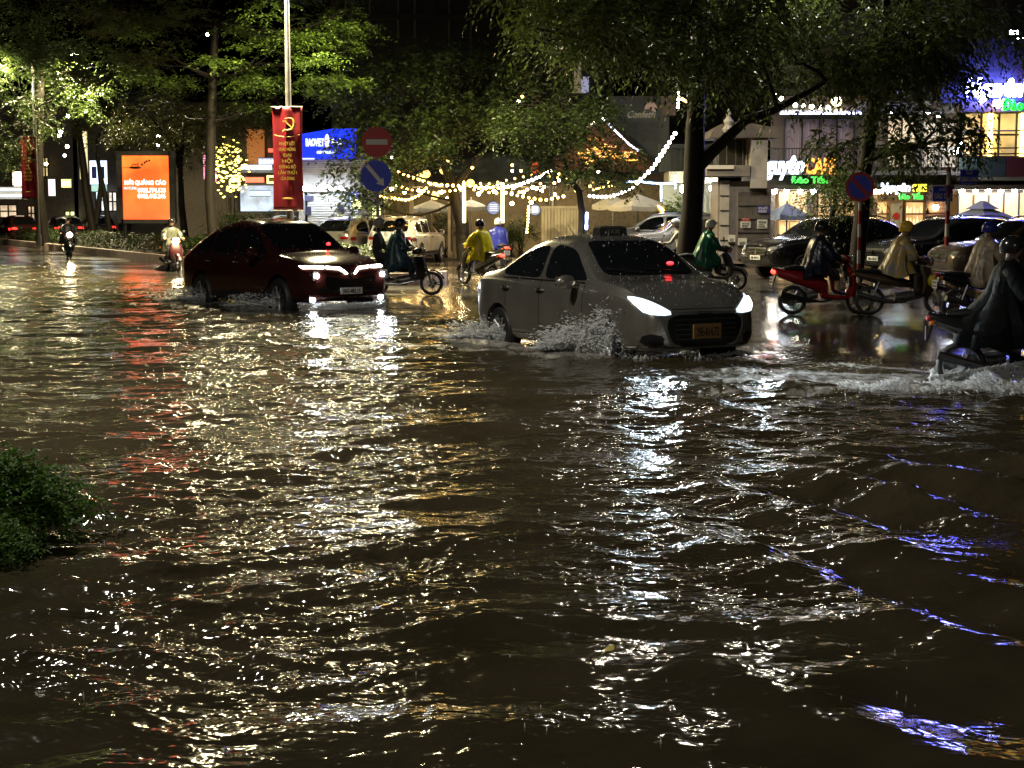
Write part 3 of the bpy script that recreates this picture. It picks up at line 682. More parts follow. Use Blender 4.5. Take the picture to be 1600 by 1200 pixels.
def rain_on(t, K, L, Wd, n, seed):
    """rain bouncing off the body panels: countless small beads and jets"""
    r = np.random.default_rng(seed); V = []; Fc = []; k = 0
    for _ in range(n):
        x, y = L*(2*r.random()-1), Wd*(2*r.random()-1); h, nn, d = K.ray('top', x, y)
        if h is None: continue
        if nn.z < 0: nn = -nn
        jet = r.random() < .25; a = .002+.0028*r.random(); b = (.005+.016*r.random()**2) if jet else a*.7; c = h+nn*(b*.8+(.03*r.random()**2 if jet else 0))
        V += [(c.x+a, c.y, c.z), (c.x-a, c.y, c.z), (c.x, c.y+a, c.z), (c.x, c.y-a, c.z), (c.x, c.y, c.z+b), (c.x, c.y, c.z-b)]
        Fc += [tuple(i+k for i in f) for f in ((0, 2, 4), (2, 1, 4), (1, 3, 4), (3, 0, 4), (2, 0, 5), (1, 2, 5), (3, 1, 5), (0, 3, 5))]; k += 6
    o = np_mesh('raindrops', np.array(V), np.array(Fc), M_DROP, t, True); o['kind'] = 'stuff'
def beams(t, y, z, x, watts, col):
    for sy in (-1, 1):
        L = bpy.data.lights.new('headlight_beam', 'SPOT'); L.energy = watts; L.color = col; L.spot_size = R(75); L.spot_blend = .7; L.shadow_soft_size = .05
        o = bpy.data.objects.new('headlight_beam', L); COL.objects.link(o); o.parent = t; o.location = (x, sy*y, z); o.rotation_euler = (R(86), 0, R(-90))
M_DROP = mat('rain_beads', (.8, .82, .82), .15, spec=.8)
def mirror(poly): return [(-a, b) for a, b in poly][::-1]
def wheel(parent, x, y, z, r, w, rim, spokes=10, name='wheel', steer=0.0):
    t = bpy.data.objects.new(name, None); COL.objects.link(t); t.parent = parent; t.location = (x, y, z); t.empty_display_size = .1
    t.rotation_euler = (0, 0, (0 if y > 0 else math.pi)+steer)
    Rx = Matrix.Rotation(-math.pi/2, 4, 'X')
    mb = MB(); mb.lathe([(r*.66, -w/2), (r*.9, -w/2), (r*.985, -w*.36), (r, 0), (r*.985, w*.36), (r*.9, w/2), (r*.66, w/2), (r*.64, w*.3)], 28, Rx)
    mb.build('tyre', M_TYRE, t, True)
    mb = MB(); mb.lathe([(r*.60, w*.30), (r*.66, w*.46), (r*.68, w*.44), (r*.66, -w*.2), (r*.58, -w*.2)], 28, Rx)
    mb.lathe([(0.01, w*.40), (r*.14, w*.40), (r*.16, w*.30)], 12, Rx)
    for k in range(spokes):
        a = 2*math.pi*k/spokes
        mb.tube([(r*.1*math.cos(a), w*.32, r*.1*math.sin(a)), (r*.64*math.cos(a+.08), w*.40, r*.64*math.sin(a+.08))], [r*.05, r*.04], 4)
    mb.lathe([(0.01, w*0.02), (r*.63, w*0.02)], 20, Rx, 1)
    mb.build('rim', [rim, M_DARK], t, True)
    return t
def plate(parent, c, size, txts, bgm, fgm, axis=1, tilt=0):
    p = MB(); p.box((0, 0, 0), (0.02, size[0], size[1])); M = Matrix.Translation(c)
    p.v = [tuple(M @ Vector(v)) for v in p.v]; o = p.build('number_plate', bgm, parent)
    t = MB(); n = len(txts); hh = size[1]*0.62/n
    for i, s in enumerate(txts):
        vs, fs = text_arrays(s, hh, 0.004, bold=0.012, width=size[0]*(.82 if n == 1 or i else .6))
        zz = c[2]+size[1]/2-(i+0.85)*size[1]/n*0.98
        Mt = Matrix.Translation((c[0]+axis*0.013, c[1], zz)) @ Matrix.Rotation(math.pi/2*axis, 4, 'Z') @ Matrix.Rotation(math.pi/2, 4, 'X')
        t.add([tuple(v) for v in vs], fs, 0, Mt)
    t.build('plate_lettering', fgm, o)
    return o
M_PW = mat('plate_white', (0.7, 0.7, 0.68), 0.4); M_PY = mat('plate_yellow', (0.34, 0.17, 0.045), 0.5); M_INK = mat('plate_ink', (0.02, 0.02, 0.02), 0.5)
M_AMBER = mat('amber_lens', (0.6, 0.14, 0.01), 0.2)
M_REDLENS = mat('red_lens', (0.25, 0.01, 0.01), 0.15)
def mirrors(t, x, y, z, m, sc=1.0):
    for sy in (-1, 1):
        mb = MB(); mb.ell((x, sy*(y+.13*sc), z), (.07*sc, .125*sc, .085*sc), 12, 8); mb.tube([(x+.03, sy*(y-.03), z-.06), (x, sy*(y+.08), z-.04)], .022, 6)
        o = mb.build('wing_mirror', m, t, True)
        g = MB(); g.box((x-.068*sc, sy*(y+.135*sc), z), (.008, .19*sc, .12*sc)); g.build('mirror_glass', M_CHROME, o)

# ------------------------------------------------------------------ silver taxi sedan
def silver_taxi():
    c, a = SEDAN
    t = thing('taxi_sedan', 'silver grey taxi sedan ploughing through the flood with white headlights on', 'car', c, a)
    P = paint('silver_paint', (0.40, 0.38, 0.34), 0.8, 0.27, 0.06)
    wh = (1.24, -1.22); r = 0.295
    o = body_mesh(SEDAN_ST, wh, r, [P, M_DARK], 'body', t); K = Skin(o)
    g = MB(); K.add(g, 'front', [(-.62, 1.045), (.62, 1.045), (.50, 1.43), (-.50, 1.43)]); g.build('windscreen', M_GLASS, t, True)
    g = MB(); K.add(g, 'rear', [(-.60, 1.10), (.60, 1.10), (.48, 1.40), (-.48, 1.40)]); g.build('rear_window', M_GLASS, t, True)
    for ax in ('left', 'right'):
        g = MB(); K.add(g, ax, [(.84, .985), (.40, 1.31), (.12, 1.375), (-.14, 1.385), (-.14, .985)]); g.build('side_window', M_GLASS, t, True)
        g = MB(); K.add(g, ax, [(-.22, .985), (-.22, 1.385), (-.55, 1.345), (-.86, 1.25), (-1.20, 1.07), (-1.15, 1.0)]); g.build('side_window', M_GLASS, t, True)
        # chrome belt strip and door seams
        g = MB(); K.add(g, ax, [(.80, .955), (.80, .968), (-1.14, .972), (-1.14, .958)], .008, .08, 0); g.build('belt_moulding', mat('dull_chrome', (.35, .35, .34), .25, metal=1.0), t)
        g = MB()
        for dx in (.80, -.18, -1.02): K.add(g, ax, [(dx, .30), (dx+.012, .30), (dx+.012, .95), (dx, .95)], .002, .06, 0)
        K.add(g, ax, [(.8, .30), (-.95, .30), (-.95, .312), (.8, .312)], .002, .08, 0)
        g.build('door_seam', M_DARK, t)
        for hx in (-.06, -.92):
            sy = 1 if ax == 'left' else -1; w = .835
            g = MB(); g.tube([(hx, sy*w, .845), (hx-.03, sy*(w+.03), .85), (hx-.15, sy*(w+.03), .855), (hx-.18, sy*w, .855)], .014, 6); g.build('door_handle', M_CHROME, t, True)
    mirrors(t, .66, .82, .97, P)
    # swept headlights
    HL = glow('headlight_white', (0.74, 0.90, 1.0), 24.0); HC = mat('headlight_housing', (.55, .6, .62), .1, metal=.6, emit=(.75, .9, 1.0), strength=1.2)
    for sg in (1, -1):
        pts = [(.395, .655), (.55, .64), (.70, .66), (.755, .74), (.775, .845), (.70, .835), (.55, .76)]
        if sg < 0: pts = mirror(pts)
        h = MB(); K.add(h, 'front', pts, .010, .04, 1); ho = h.build('headlight', HC, t, True)
        for nm, pp in (('lamp_lens', [(.55, .665), (.70, .69), (.745, .77), (.755, .815), (.68, .785), (.56, .715)]),):
            if sg < 0: pp = mirror(pp)
            l = MB(); K.add(l, 'front', pp, .02, .03, 2); l.build(nm, HL, ho, True)
    # hexagonal grille, fog recesses, lower lip
    g = MB(); K.add(g, 'front', [(-.425, .662), (.425, .662), (.53, .575), (.465, .345), (.355, .280), (-.355, .280), (-.465, .345), (-.53, .575)], .010, .04, 1); g.build('grille_surround', mat('surround_grey', (.34, .34, .33), .2, metal=.4), t, True)
    g = MB(); K.add(g, 'front', [(-.40, .645), (.40, .645), (.50, .57), (.44, .36), (.34, .30), (-.34, .30), (-.44, .36), (-.50, .57)], .020, .04, 1); gr = g.build('grille', mat('grille_black', (.008, .008, .009), .25), t, True)
    g = MB()
    for z in (.365, .42, .475, .53, .585): K.add(g, 'front', [(-.40, z), (.40, z), (.40, z+.012), (-.40, z+.012)], .028, .06, 0)
    g.build('grille_bar', mat('bar_grey', (.10, .10, .10), .25, metal=.6), gr)
    g = MB(); K.add(g, 'front', [(-.10, .64), (.10, .64), (.10, .655), (-.10, .655)], .02, .04, 0); g.build('grille_trim', M_CHROME, gr)
    for sg in (1, -1):
        pp = [(.51, .415), (.71, .45), (.74, .33), (.53, .30)]
        g = MB(); K.add(g, 'front', pp if sg > 0 else mirror(pp), .01, .04, 1); g.build('fog_recess', M_BLACK, t, True)
    g = MB(); K.add(g, 'front', [(-.76, .262), (.76, .262), (.78, .295), (-.78, .295)], .014, .05, 0); g.build('bumper_lip', mat('lip_grey', (.50, .50, .48), .3, metal=.1), t, True)
    pz = K.ray('front', 0, .44)[0].x
    plate(t, (pz+.03, 0.02, .455), (.36, .16), ['29E-014.72'], M_PY, M_INK)
    l = MB(); h0 = K.ray('front', .36, 1.17)[0]; l.ell(h0+Vector((.02, 0, .0)), (.02, .05, .022), 10, 6); l.build('windscreen_red_glow', glow('windscreen_glow_red', (1, .02, .03), 3.0), t, True)  # added emissive blob for the red light showing in the windscreen, no lamp
    # bonnet seam, wipers, taxi roof box, tail lamps
    g = MB()
    for s2 in (-1, 1): K.add(g, 'front', [(s2*.70, .87), (s2*.70+.012, .87), (s2*.67+.012, 1.0), (s2*.67, 1.0)], .002, .05, 0)
    K.add(g, 'front', [(-.40, .70), (.40, .70), (.40, .708), (-.40, .708)], .003, .05, 0); g.build('bonnet_seam', M_DARK, t)
    g = MB()
    for y0, y1 in ((.45, -.05), (-.10, -.55)):
        h0 = K.ray('front', y0, 1.055)[0]; h1 = K.ray('front', y1, 1.10)[0]; g.tube([h0+Vector((.01, 0, .02)), h1+Vector((.015, 0, .02))], .009, 5)
    g.build('wiper', M_BLACK, t)
    b = MB(); b.rings([[(.13, -.19, 1.485), (.13, .19, 1.485), (-.04, .19, 1.485), (-.04, -.19, 1.485)], [(.12, -.18, 1.585), (.12, .18, 1.585), (-.03, .18, 1.585), (-.03, -.18, 1.585)], [(.08, -.15, 1.605), (.08, .15, 1.605), (-.01, .15, 1.605), (-.01, -.15, 1.605)]])
    tb = b.build('roof_sign', mat('taxi_box', (.035, .035, .03), .3), t)
    l = MB(); vs, fs = text_arrays('TAXI', .055, .006, bold=.01)
    l.add([tuple(v) for v in vs], fs, 0, Matrix.Translation((.129, 0, 1.51)) @ Matrix.Rotation(math.pi/2, 4, 'Z') @ Matrix.Rotation(math.pi/2, 4, 'X')); l.build('sign_lettering', mat('taxi_letters', (.12, .12, .09), .5), tb)
    an = MB(); an.tube([(-.72, 0, 1.43), (-.95, 0, 1.62)], [.006, .003], 5); an.build('aerial', M_BLACK, t)
    for ax in ('left', 'right'):
        g = MB(); K.add(g, ax, [(-1.78, .80), (-1.93, .86), (-1.95, .70), (-1.80, .68)], .008, .04, 1); g.build('tail_light', M_REDLENS, t, True)
    for x in wh:
        for y in (.72, -.72): wheel(t, x, y, r, r, .19, M_RIM, 10)
    rain_on(t, K, 1.95, .82, 900, 5); beams(t, .63, .74, 2.1, 260, (.8, .92, 1.0))
    # interior seen through nothing: seats are hidden by the dark glass; the mirror hangs behind the screen
    return t
TAXI = silver_taxi(); TAXI.scale = (1.11, 1.20, 1.14)

# ------------------------------------------------------------------ SUVs
M_TAIL = glow('tail_light_red', (1.0, 0.02, 0.015), 3.0, (.3, .01, .01))
M_HEADW = glow('small_lamp_white', (1.0, 0.92, 0.75), 10.0)
LUX_ST = [(-2.45, .74, .46, .96, 1.03, .62), (-2.38, .84, .36, 1.02, 1.12, .64), (-2.15, .93, .32, 1.06, 1.24, .68), (-1.85, .955, .3, 1.08, 1.40, .68), (-1.2, .965, .28, 1.08, 1.64, .66), (-0.4, .97, .28, 1.07, 1.745, .67),
          (0.25, .97, .28, 1.06, 1.71, .68), (0.55, .965, .28, 1.05, 1.60, .70), (1.22, .96, .3, 1.04, 1.18, .80), (1.75, .95, .32, 1.01, 1.11, .80), (2.15, .91, .35, .94, 1.02, .74), (2.36, .82, .40, .85, .94, .64), (2.45, .72, .44, .76, .84, .56)]
def suv(name, label, c, a, P, roof=None, rim=None, lit=False, tails=False, rails=True, sc=1.0, group=None, plate_front=None, plate_rear=None, detail=True):
    t = thing(name, label, 'car', c, a, group)
    wh = (1.50, -1.45); r = 0.37
    o = body_mesh(LUX_ST if lit else SUV_ST, wh, r, [P, M_DARK], 'body', t); K = Skin(o)
    rim = rim or M_RIM
    g = MB(); K.add(g, 'front', [(-.74, 1.235), (.74, 1.235), (.63, 1.66), (-.63, 1.66)]); g.build('windscreen', M_GLASS, t, True)
    g = MB(); K.add(g, 'rear', [(-.68, 1.20), (.68, 1.20), (.60, 1.60), (-.60, 1.60)]); g.build('rear_window', M_GLASS, t, True)
    for ax in ('left', 'right'):
        for pp in ([(.98, 1.14), (.54, 1.50), (.24, 1.59), (-.05, 1.61), (-.05, 1.14)], [(-.14, 1.14), (-.14, 1.61), (-1.02, 1.53 if lit else 1.60), (-1.08, 1.14)], ([(-1.18, 1.15), (-1.14, 1.50), (-1.45, 1.41), (-1.78, 1.26), (-1.70, 1.18)] if lit else [(-1.18, 1.15), (-1.14, 1.585), (-1.60, 1.52), (-1.94, 1.34), (-1.88, 1.21)])):
            g = MB(); K.add(g, ax, pp); g.build('side_window', M_GLASS, t, True)
        sy = 1 if ax == 'left' else -1
        g = MB(); K.add(g, ax, [(1.05, 1.10), (1.05, 1.115), (-1.95, 1.125), (-1.95, 1.11)], .008, .1, 0); g.build('belt_moulding', M_CHROME, t)
        g = MB()
        for dx in (.98, -.09, -1.12): K.add(g, ax, [(dx, .42), (dx+.012, .42), (dx+.012, 1.1), (dx, 1.1)], .002, .08, 0)
        g.build('door_seam', M_DARK, t)
        for hx in (.10, -.98):
            g = MB(); w = .968; g.tube([(hx, sy*w, .985), (hx-.03, sy*(w+.03), .99), (hx-.17, sy*(w+.03), .995), (hx-.2, sy*w, .995)], .015, 6); g.build('door_handle', M_CHROME if detail else P, t, True)
        g = MB(); K.add(g, ax, [(1.08, .36), (-1.02, .36), (-1.02, .47), (1.08, .47)], .012, .1, 0); g.build('sill_cladding', M_BLACK, t, True)
        if rails:
            g = MB(); g.tube([(.2, sy*.66, 1.73), (0, sy*.66, 1.785), (-1.3, sy*.66, 1.785), (-1.6, sy*.66, 1.72)], .02, 6); g.build('roof_rail', M_CHROME, t, True)
        tl = MB(); K.add(tl, ax, [(-2.08, .98), (-2.34, 1.0), (-2.36, .84), (-2.10, .88)], .01, .05, 1); K.add(tl, 'rear', [(sy*.45, .90), (sy*.80, .90), (sy*.80, 1.02), (sy*.45, 1.0)], .012, .05, 1)
        tl.build('tail_light', M_TAIL if tails else M_REDLENS, t, True)
    mirrors(t, .86, .95, 1.16, P, 1.15)
    if not lit:
        g = MB(); K.add(g, 'front', [(-.48, .90), (.48, .90), (.44, .66), (-.44, .66)], .012, .05, 1); gr = g.build('grille', M_BLACK, t, True)
        g = MB()
        for z in (.70, .77, .84): K.add(g, 'front', [(-.44, z), (.44, z), (.44, z+.02), (-.44, z+.02)], .022, .06, 0)
        K.add(g, 'front', [(.07*math.cos(k*.7), .78+.07*math.sin(k*.7)) for k in range(9)], .03, .04, 0)
        g.build('grille_bar', M_CHROME, gr)
        for sg in (1, -1):
            pp = [(.52, .90), (.78, .95), (.82, .86), (.56, .80)]
            g = MB(); K.add(g, 'front', pp if sg > 0 else mirror(pp), .012, .05, 1); g.build('headlight', mat('headlight_off', (.35, .36, .38), .08, metal=.5), t, True)
    g = MB(); K.add(g, 'front', [(-.70, .50), (.70, .50), (.66, .60), (-.66, .60)], .012, .05, 1); g.build('lower_intake', M_BLACK, t, True)
    g = MB(); K.add(g, 'rear', [(-.80, .50), (.80, .50), (.80, .64), (-.80, .64)], .014, .06, 1); g.build('rear_bumper', M_BLACK, t, True)
    pf = K.ray('front', 0, .62)[0].x
    if plate_front: plate(t, (pf+.03, 0, .62), (.48, .12), [plate_front], M_PW, M_INK)
    if plate_rear: plate(t, (K.ray('rear', 0, .80)[0].x-.03, 0, .80), (.46, .12), [plate_rear], M_PW, M_INK, -1)
    for x in wh:
        for y in (.85, -.85): wheel(t, x, y, r, r, .24, rim, 10)
    return t, K
def red_suv():
    c, a = REDSUV
    t, K = suv('red_suv', 'dark red SUV in the flood with a lit V shaped light strip across its nose', c, a, paint('dark_red_paint', (0.034, 0.0085, 0.007), 0.0, 0.12, 0.05, 0.4, 0.2), lit=True, rails=False)
    DR = glow('light_strip', (0.95, 1.0, 0.85), 22.0); HL = glow('beam_lamp', (0.93, 0.98, 1.0), 70.0)
    for sg in (1, -1):
        for pp in ([(.86, .955), (.50, .945), (.50, .915), (.86, .918)], [(.46, .943), (.20, .925), (.06, .83), (.10, .815), (.22, .895), (.46, .913)]):
            g = MB(); K.add(g, 'front', pp if sg > 0 else mirror(pp), .02, .03, 0); g.build('light_strip', DR, t, True)
        for y, z, rr in ((.70, .80, .042), (.73, .40, .05)):
            x = K.ray('front', sg*y, z)[0]; 
            g = MB(); g.box((0, 0, 0), (.03, .24, .15) if z > .6 else (.03, .2, .13)); M = Matrix.Translation((x.x-.004, sg*y, z)) @ Matrix.Rotation(sg*R(-28), 4, 'Z'); g.v = [tuple(M @ Vector(v)) for v in g.v]
            ho = g.build('headlight' if z > .6 else 'fog_light', M_BLACK, t)
            l = MB(); l.ell((x.x+.03, sg*y, z), (.03, rr, rr), 12, 8); l.build('lamp_lens', HL, ho, True)
    g = MB(); K.add(g, 'front', [(-.56, .80), (-.04, .72), (.04, .72), (.56, .80), (.50, .56), (-.50, .56)], .012, .05, 1); gr = g.build('grille', mat('grille_black', (.008, .008, .009), .25), t, True)
    g = MB()
    for z in (.60, .65, .70): K.add(g, 'front', [(-.5, z), (.5, z), (.5, z+.012), (-.5, z+.012)], .02, .06, 0)
    g.build('grille_bar', M_CHROME, gr)
    l = MB(); h0 = K.ray('front', .46, 1.30)[0]; l.ell(h0+Vector((.02, 0, .0)), (.02, .05, .035), 10, 6); l.build('windscreen_red_glow', glow('windscreen_glow_red', (1, .02, .03), 3.0), t, True)  # red gleam in the glass, put in as a glowing ellipsoid
    v = MB(); K.add(v, 'front', [(-.09, .88), (-.06, .88), (0, .78), (.06, .88), (.09, .88), (.015, .745), (-.015, .745)], .03, .03, 0); v.build('bonnet_emblem', M_CHROME, t)
    rain_on(t, K, 2.35, .95, 900, 6); beams(t, .70, .80, 2.6, 220, (.93, .97, 1.0))
    plate(t, (K.ray('front', 0, .55)[0].x+.035, 0, .535), (.46, .11), ['30G-482.15'], M_PW, M_INK)
    return t
RED = red_suv(); RED.scale = (1.07, 1.07, 1.13)
# parked and passing cars further back
def place(px, py, heading): p = gnd(px, py, 0.02); return p, heading
p = at(634, 0, 59.0); p.z = 0.02
suv('parked_suv', 'white SUV seen from behind, parked before the string lights cafe', p, R(78), paint('white_paint', (0.72, 0.71, 0.68), 0.0, 0.3), tails=False, plate_rear='30F-773.08')
p = at(568, 0, 60.0); p.z = 0.02
suv('parked_suv', 'grey SUV with only its pale roof showing above the red car', p, R(62), paint('grey_paint', (0.30, 0.29, 0.27), 0.4, 0.3), tails=False)
p = at(1300, 0, 44.6); p.z = 0.02
suv('parked_suv', 'glossy black SUV with a white plate parked facing the tall brown gatehouse', p, R(206), paint('black_paint', (0.010, 0.010, 0.012), 0.2, 0.22), plate_front='30E-904.21')
p = at(1490, 0, 43.4); p.z = 0.02
suv('parked_suv', 'dark grey car with a sloping windscreen parked behind the striped street name post', p, R(203), paint('dark_grey_paint', (0.022, 0.022, 0.024), 0.3, 0.25), plate_front='29A-550.63')
p = at(1625, 0, 38.6); p.z = 0.02
suv('parked_suv', 'brown car cut off by the picture edge behind the rider in the beige raincoat', p, R(190), paint('brown_paint', (0.10, 0.068, 0.052), 0.4, 0.3))
p = at(1040, 0, 56.5); p.z = 0.16
suv('parked_suv', 'silver car parked behind the massive dark tree trunk', p, R(172), paint('silver_far_paint', (0.22, 0.22, 0.23), 0.4, 0.3))
p = at(1085, 0, 52.5); p.z = 0.08
suv('parked_suv', 'pale grey car half hidden by the massive tree trunk, next to the gatehouse', p, R(188), paint('pale_grey_paint', (0.17, 0.175, 0.19), 0.3, 0.3))
# far carriageway beyond the median: cars stopped with their red tail lights on
for px, Y, hd, col, lab in ((15, 98, 118, 'dark_red_paint', 'distant red car with its tail light on beyond the median at the far left'), (88, 104, 116, 'dark_grey_paint', 'distant dark car with red and orange tail lights beyond the hedge'), (140, 110, 116, 'black_paint', 'distant black car with small red tail lights left of the orange lightbox'), (440, 92, 100, 'grey_paint', 'distant grey car behind the red hanging banner on the lamp post')):
    p = at(px, 0, Y); p.z = 0.02
    suv('distant_car', lab, p, R(hd), MATS[col], tails=True, rails=False, group=None)
# ================================================================== MOTORBIKES AND RIDERS
M_SEAT = mat('bike_seat', (0.012, 0.012, 0.012), 0.45, var=0.3, scale=12)
M_ENG = mat('engine_metal', (0.16, 0.16, 0.16), 0.4, metal=0.8, var=0.5, scale=14)
M_STEEL = mat('bike_steel', (0.55, 0.55, 0.56), 0.22, metal=1.0)
M_SKIN = mat('skin', (0.38, 0.22, 0.14), 0.5, var=0.12, scale=9)
M_EYE = mat('eye', (0.01, 0.008, 0.007), 0.1); M_LIP = mat('lip', (0.28, 0.10, 0.08), 0.45)
def bike_wheel(parent, x, z, r, w, rim, wide=False):
    t = bpy.data.objects.new('wheel', None); COL.objects.link(t); t.parent = parent; t.location = (x, 0, z); t.empty_display_size = .1
    Rx = Matrix.Rotation(-math.pi/2, 4, 'X')
    mb = MB()
    prof = [(r-.045+.045*math.cos(a), .5*w*math.sin(a)) for a in np.linspace(-2.4, 2.4, 11)]
    mb.lathe(prof+[prof[0]], 36, Rx); mb.build('tyre', M_TYRE, t, True)
    mb = MB(); ri = r-.075
    mb.lathe([(ri, -w*.42), (ri+.022, -w*.42), (ri+.022, w*.42), (ri, w*.42), (ri-.006, 0), (ri, -w*.42)], 36, Rx)
    mb.lathe([(.01, -.055), (.045, -.055), (.035, 0), (.045, .055), (.01, .055)], 14, Rx)
    for k in range(5):
        for d in (-.16, .16):
            a = 2*math.pi*k/5
            mb.tube([(.03*math.cos(a), 0, .03*math.sin(a)), (ri*math.cos(a+d), 0, ri*math.sin(a+d))], [.013, .010], 5)
    mb.build('rim', rim, t, True)
    mb = MB(); mb.lathe([(.05, .062), (.11, .062), (.11, .068), (.05, .068), (.05, .062)], 24, Rx); mb.build('brake_disc', M_STEEL, t)
    return t
def vloft(mb, st, n=14, mi=0):
    """horizontal elliptical sections: (x, z, half length, half width)"""
    return mb.rings([[(x+hl*math.cos(2*math.pi*k/n), hw*math.sin(2*math.pi*k/n), z) for k in range(n)] for x, z, hl, hw in st], True, mi)
def motorbike(name, label, loc, rz, kind='scooter', body=None, head=False, tail=True, group=None, rim=None, plate_txt='29-B1', steer=0.0, tilt=0.0):
    t = thing(name, label, 'motorbike', loc, rz, group)
    body = body or paint('black_bike_paint', (0.012, 0.012, 0.013), 0.2, 0.25); rim = rim or M_STEEL
    r = 0.272
    bike_wheel(t, .625, r, r, .085, rim); bike_wheel(t, -.625, r, r, .10, rim)
    # front fork, mudguard
    f = MB()
    for sy in (-1, 1): f.tube([(.625, sy*.075, r), (.54, sy*.075, .52), (.42, sy*.06, .86)], [.020, .022, .024], 8)
    f.build('fork', M_STEEL, t, True)
    g = MB(); prof = []
    for a in np.linspace(R(20), R(165), 10):
        rr = r+.028; prof.append([(.625+(rr+.02*math.cos(q))*math.cos(a), .062*math.sin(q)*1.0, r+(rr+.02*math.cos(q))*math.sin(a)) for q in np.linspace(0, 2*math.pi, 9)[:-1]])
    g.rings(prof, True); g.build('front_mudguard', body, t, True)
    if kind == 'scooter':
        m = MB(); m.loft([(-1.0, 0, .83, .045, .04), (-.88, 0, .77, .11, .085), (-.6, 0, .70, .15, .13), (-.3, 0, .63, .165, .17), (-.08, 0, .55, .16, .18), (.0, 0, .47, .14, .14)], 14)
        m.build('rear_body', body, t, True)
        m = MB(); m.loft([(-.12, 0, .37, .15, .09), (.1, 0, .315, .165, .05), (.38, 0, .32, .165, .05), (.47, 0, .40, .13, .08)], 12); m.build('floorboard', body, t, True)
        m = MB(); vloft(m, [(.46, .34, .06, .12), (.475, .48, .085, .20), (.455, .66, .085, .225), (.405, .82, .085, .20), (.355, .93, .06, .13)]); m.build('leg_shield', body, t, True)
        m = MB(); vloft(m, [(.375, .60, .04, .17), (.34, .78, .04, .16), (.30, .9, .04, .1)]); m.build('inner_shield', M_BLACK, t, True)
        seat = [(-.80, 0, .845, .09, .035), (-.6, 0, .865, .135, .055), (-.35, 0, .83, .145, .06), (-.12, 0, .80, .12, .06), (-.02, 0, .76, .08, .05)]
        e = MB(); e.loft([(-.82, .11, .30, .05, .085), (-.62, .11, .29, .07, .10), (-.3, .10, .33, .08, .10), (-.15, .06, .38, .06, .07)], 10); e.build('engine', M_ENG, t, True)
        hb = 1.02
    else:
        m = MB(); m.loft([(-1.0, 0, .80, .03, .03), (-.85, 0, .75, .085, .06), (-.5, 0, .67, .12, .10), (-.15, 0, .62, .11, .10), (.05, 0, .58, .07, .08)], 12); m.build('rear_body', body, t, True)
        m = MB(); m.loft([(-.1, 0, .58, .075, .075), (.15, 0, .58, .07, .08), (.34, 0, .70, .07, .10), (.40, 0, .80, .06, .08)], 10); m.build('frame_cover', body, t, True)
        m = MB()
        for sy in (-1, 1): m.rings([[(x, sy*(y0), z), (x+.03, sy*(y0+.03), z), (x-.12, sy*(y0+.12), z), (x-.16, sy*(y0+.10), z)] for x, y0, z in ((.42, .07, .36), (.46, .09, .55), (.44, .09, .75), (.40, .06, .88))], True)
        m.build('leg_shield', body, t, True)
        seat = [(-.88, 0, .81, .08, .03), (-.6, 0, .80, .12, .05), (-.3, 0, .77, .13, .055), (-.08, 0, .76, .09, .05)]
        e = MB(); e.loft([(-.18, 0, .33, .10, .09), (.02, 0, .34, .12, .11), (.16, 0, .38, .08, .085), (.30, 0, .42, .07, .07)], 10)
        for q in range(5): e.box((.15+.035*q, 0, .40), (.012, .19, .17))
        e.build('engine', M_ENG, t, True)
        s = MB()
        for sy in (-1, 1): s.tube([(-.2, sy*.08, .36), (-.625, sy*.10, r)], [.022, .018], 6); s.tube([(-.60, sy*.12, r+.03), (-.48, sy*.13, .62)], [.026, .022], 8)
        s.build('swing_arm', M_STEEL, t, True)
        m = MB(); m.tube([(-.30, .02, .24), (.1, -.16, .24), (.1, .16, .24)], .012, 6); m.build('foot_rest', M_BLACK, t)
        hb = 1.0
    m = MB(); m.loft(seat, 12); m.build('seat', M_SEAT, t, True)
    m = MB(); m.tube([(.30, -.09, .34), (-.1, -.13, .25), (-.38, -.15, .27), (-.88, -.16, .40)], [.018, .02, .045, .055], 10); m.build('exhaust', M_STEEL if kind != 'scooter' else M_BLACK, t, True)
    # steering head, bars, mirrors
    m = MB(); m.loft([(.20, 0, hb-.02, .08, .05), (.28, 0, hb, .13, .08), (.38, 0, hb-.01, .12, .085), (.445, 0, hb-.02, .07, .06)], 12); m.build('handlebar_cowl', body, t, True)
    m = MB(); m.tube([(.20, -.34, hb+.02), (.26, -.2, hb+.03), (.30, 0, hb), (.26, .2, hb+.03), (.20, .34, hb+.02)], .014, 8); hbar = m.build('handlebar', M_STEEL, t, True)
    for sy in (-1, 1):
        m = MB(); m.tube([(.225, sy*.25, hb+.025), (.195, sy*.36, hb+.02)], .02, 8); m.build('grip', M_BLACK, hbar, True)
        m = MB(); m.tube([(.26, sy*.20, hb+.03), (.25, sy*.26, hb+.16), (.23, sy*.30, hb+.23)], .007, 6); m.ell((.225, sy*.33, hb+.25), (.018, .062, .045), 10, 6); m.build('mirror', M_BLACK, hbar, True)
        m = MB(); m.ell((.40, sy*.14, hb-.06), (.04, .03, .025), 8, 5); m.build('turn_signal', M_AMBER, t, True)
        m = MB(); m.ell((-.95, sy*.13, .75), (.035, .03, .025), 8, 5); m.build('turn_signal', M_AMBER, t, True)
    m = MB(); m.ell((.455, 0, hb-.018), (.055, .11, .09), 12, 7)
    m.build('headlight', glow('bike_headlight', (1.0, 0.80, 0.48), 90.0) if head else mat('headlight_off', (.35, .36, .38), .08, metal=.5), t, True)
    m = MB(); m.ell((-.985, 0, .795), (.045, .085, .04), 12, 7); m.build('tail_light', glow('bike_tail', (1.0, .03, .02), 6.0, (.3, .01, .01)) if tail else M_REDLENS, t, True)
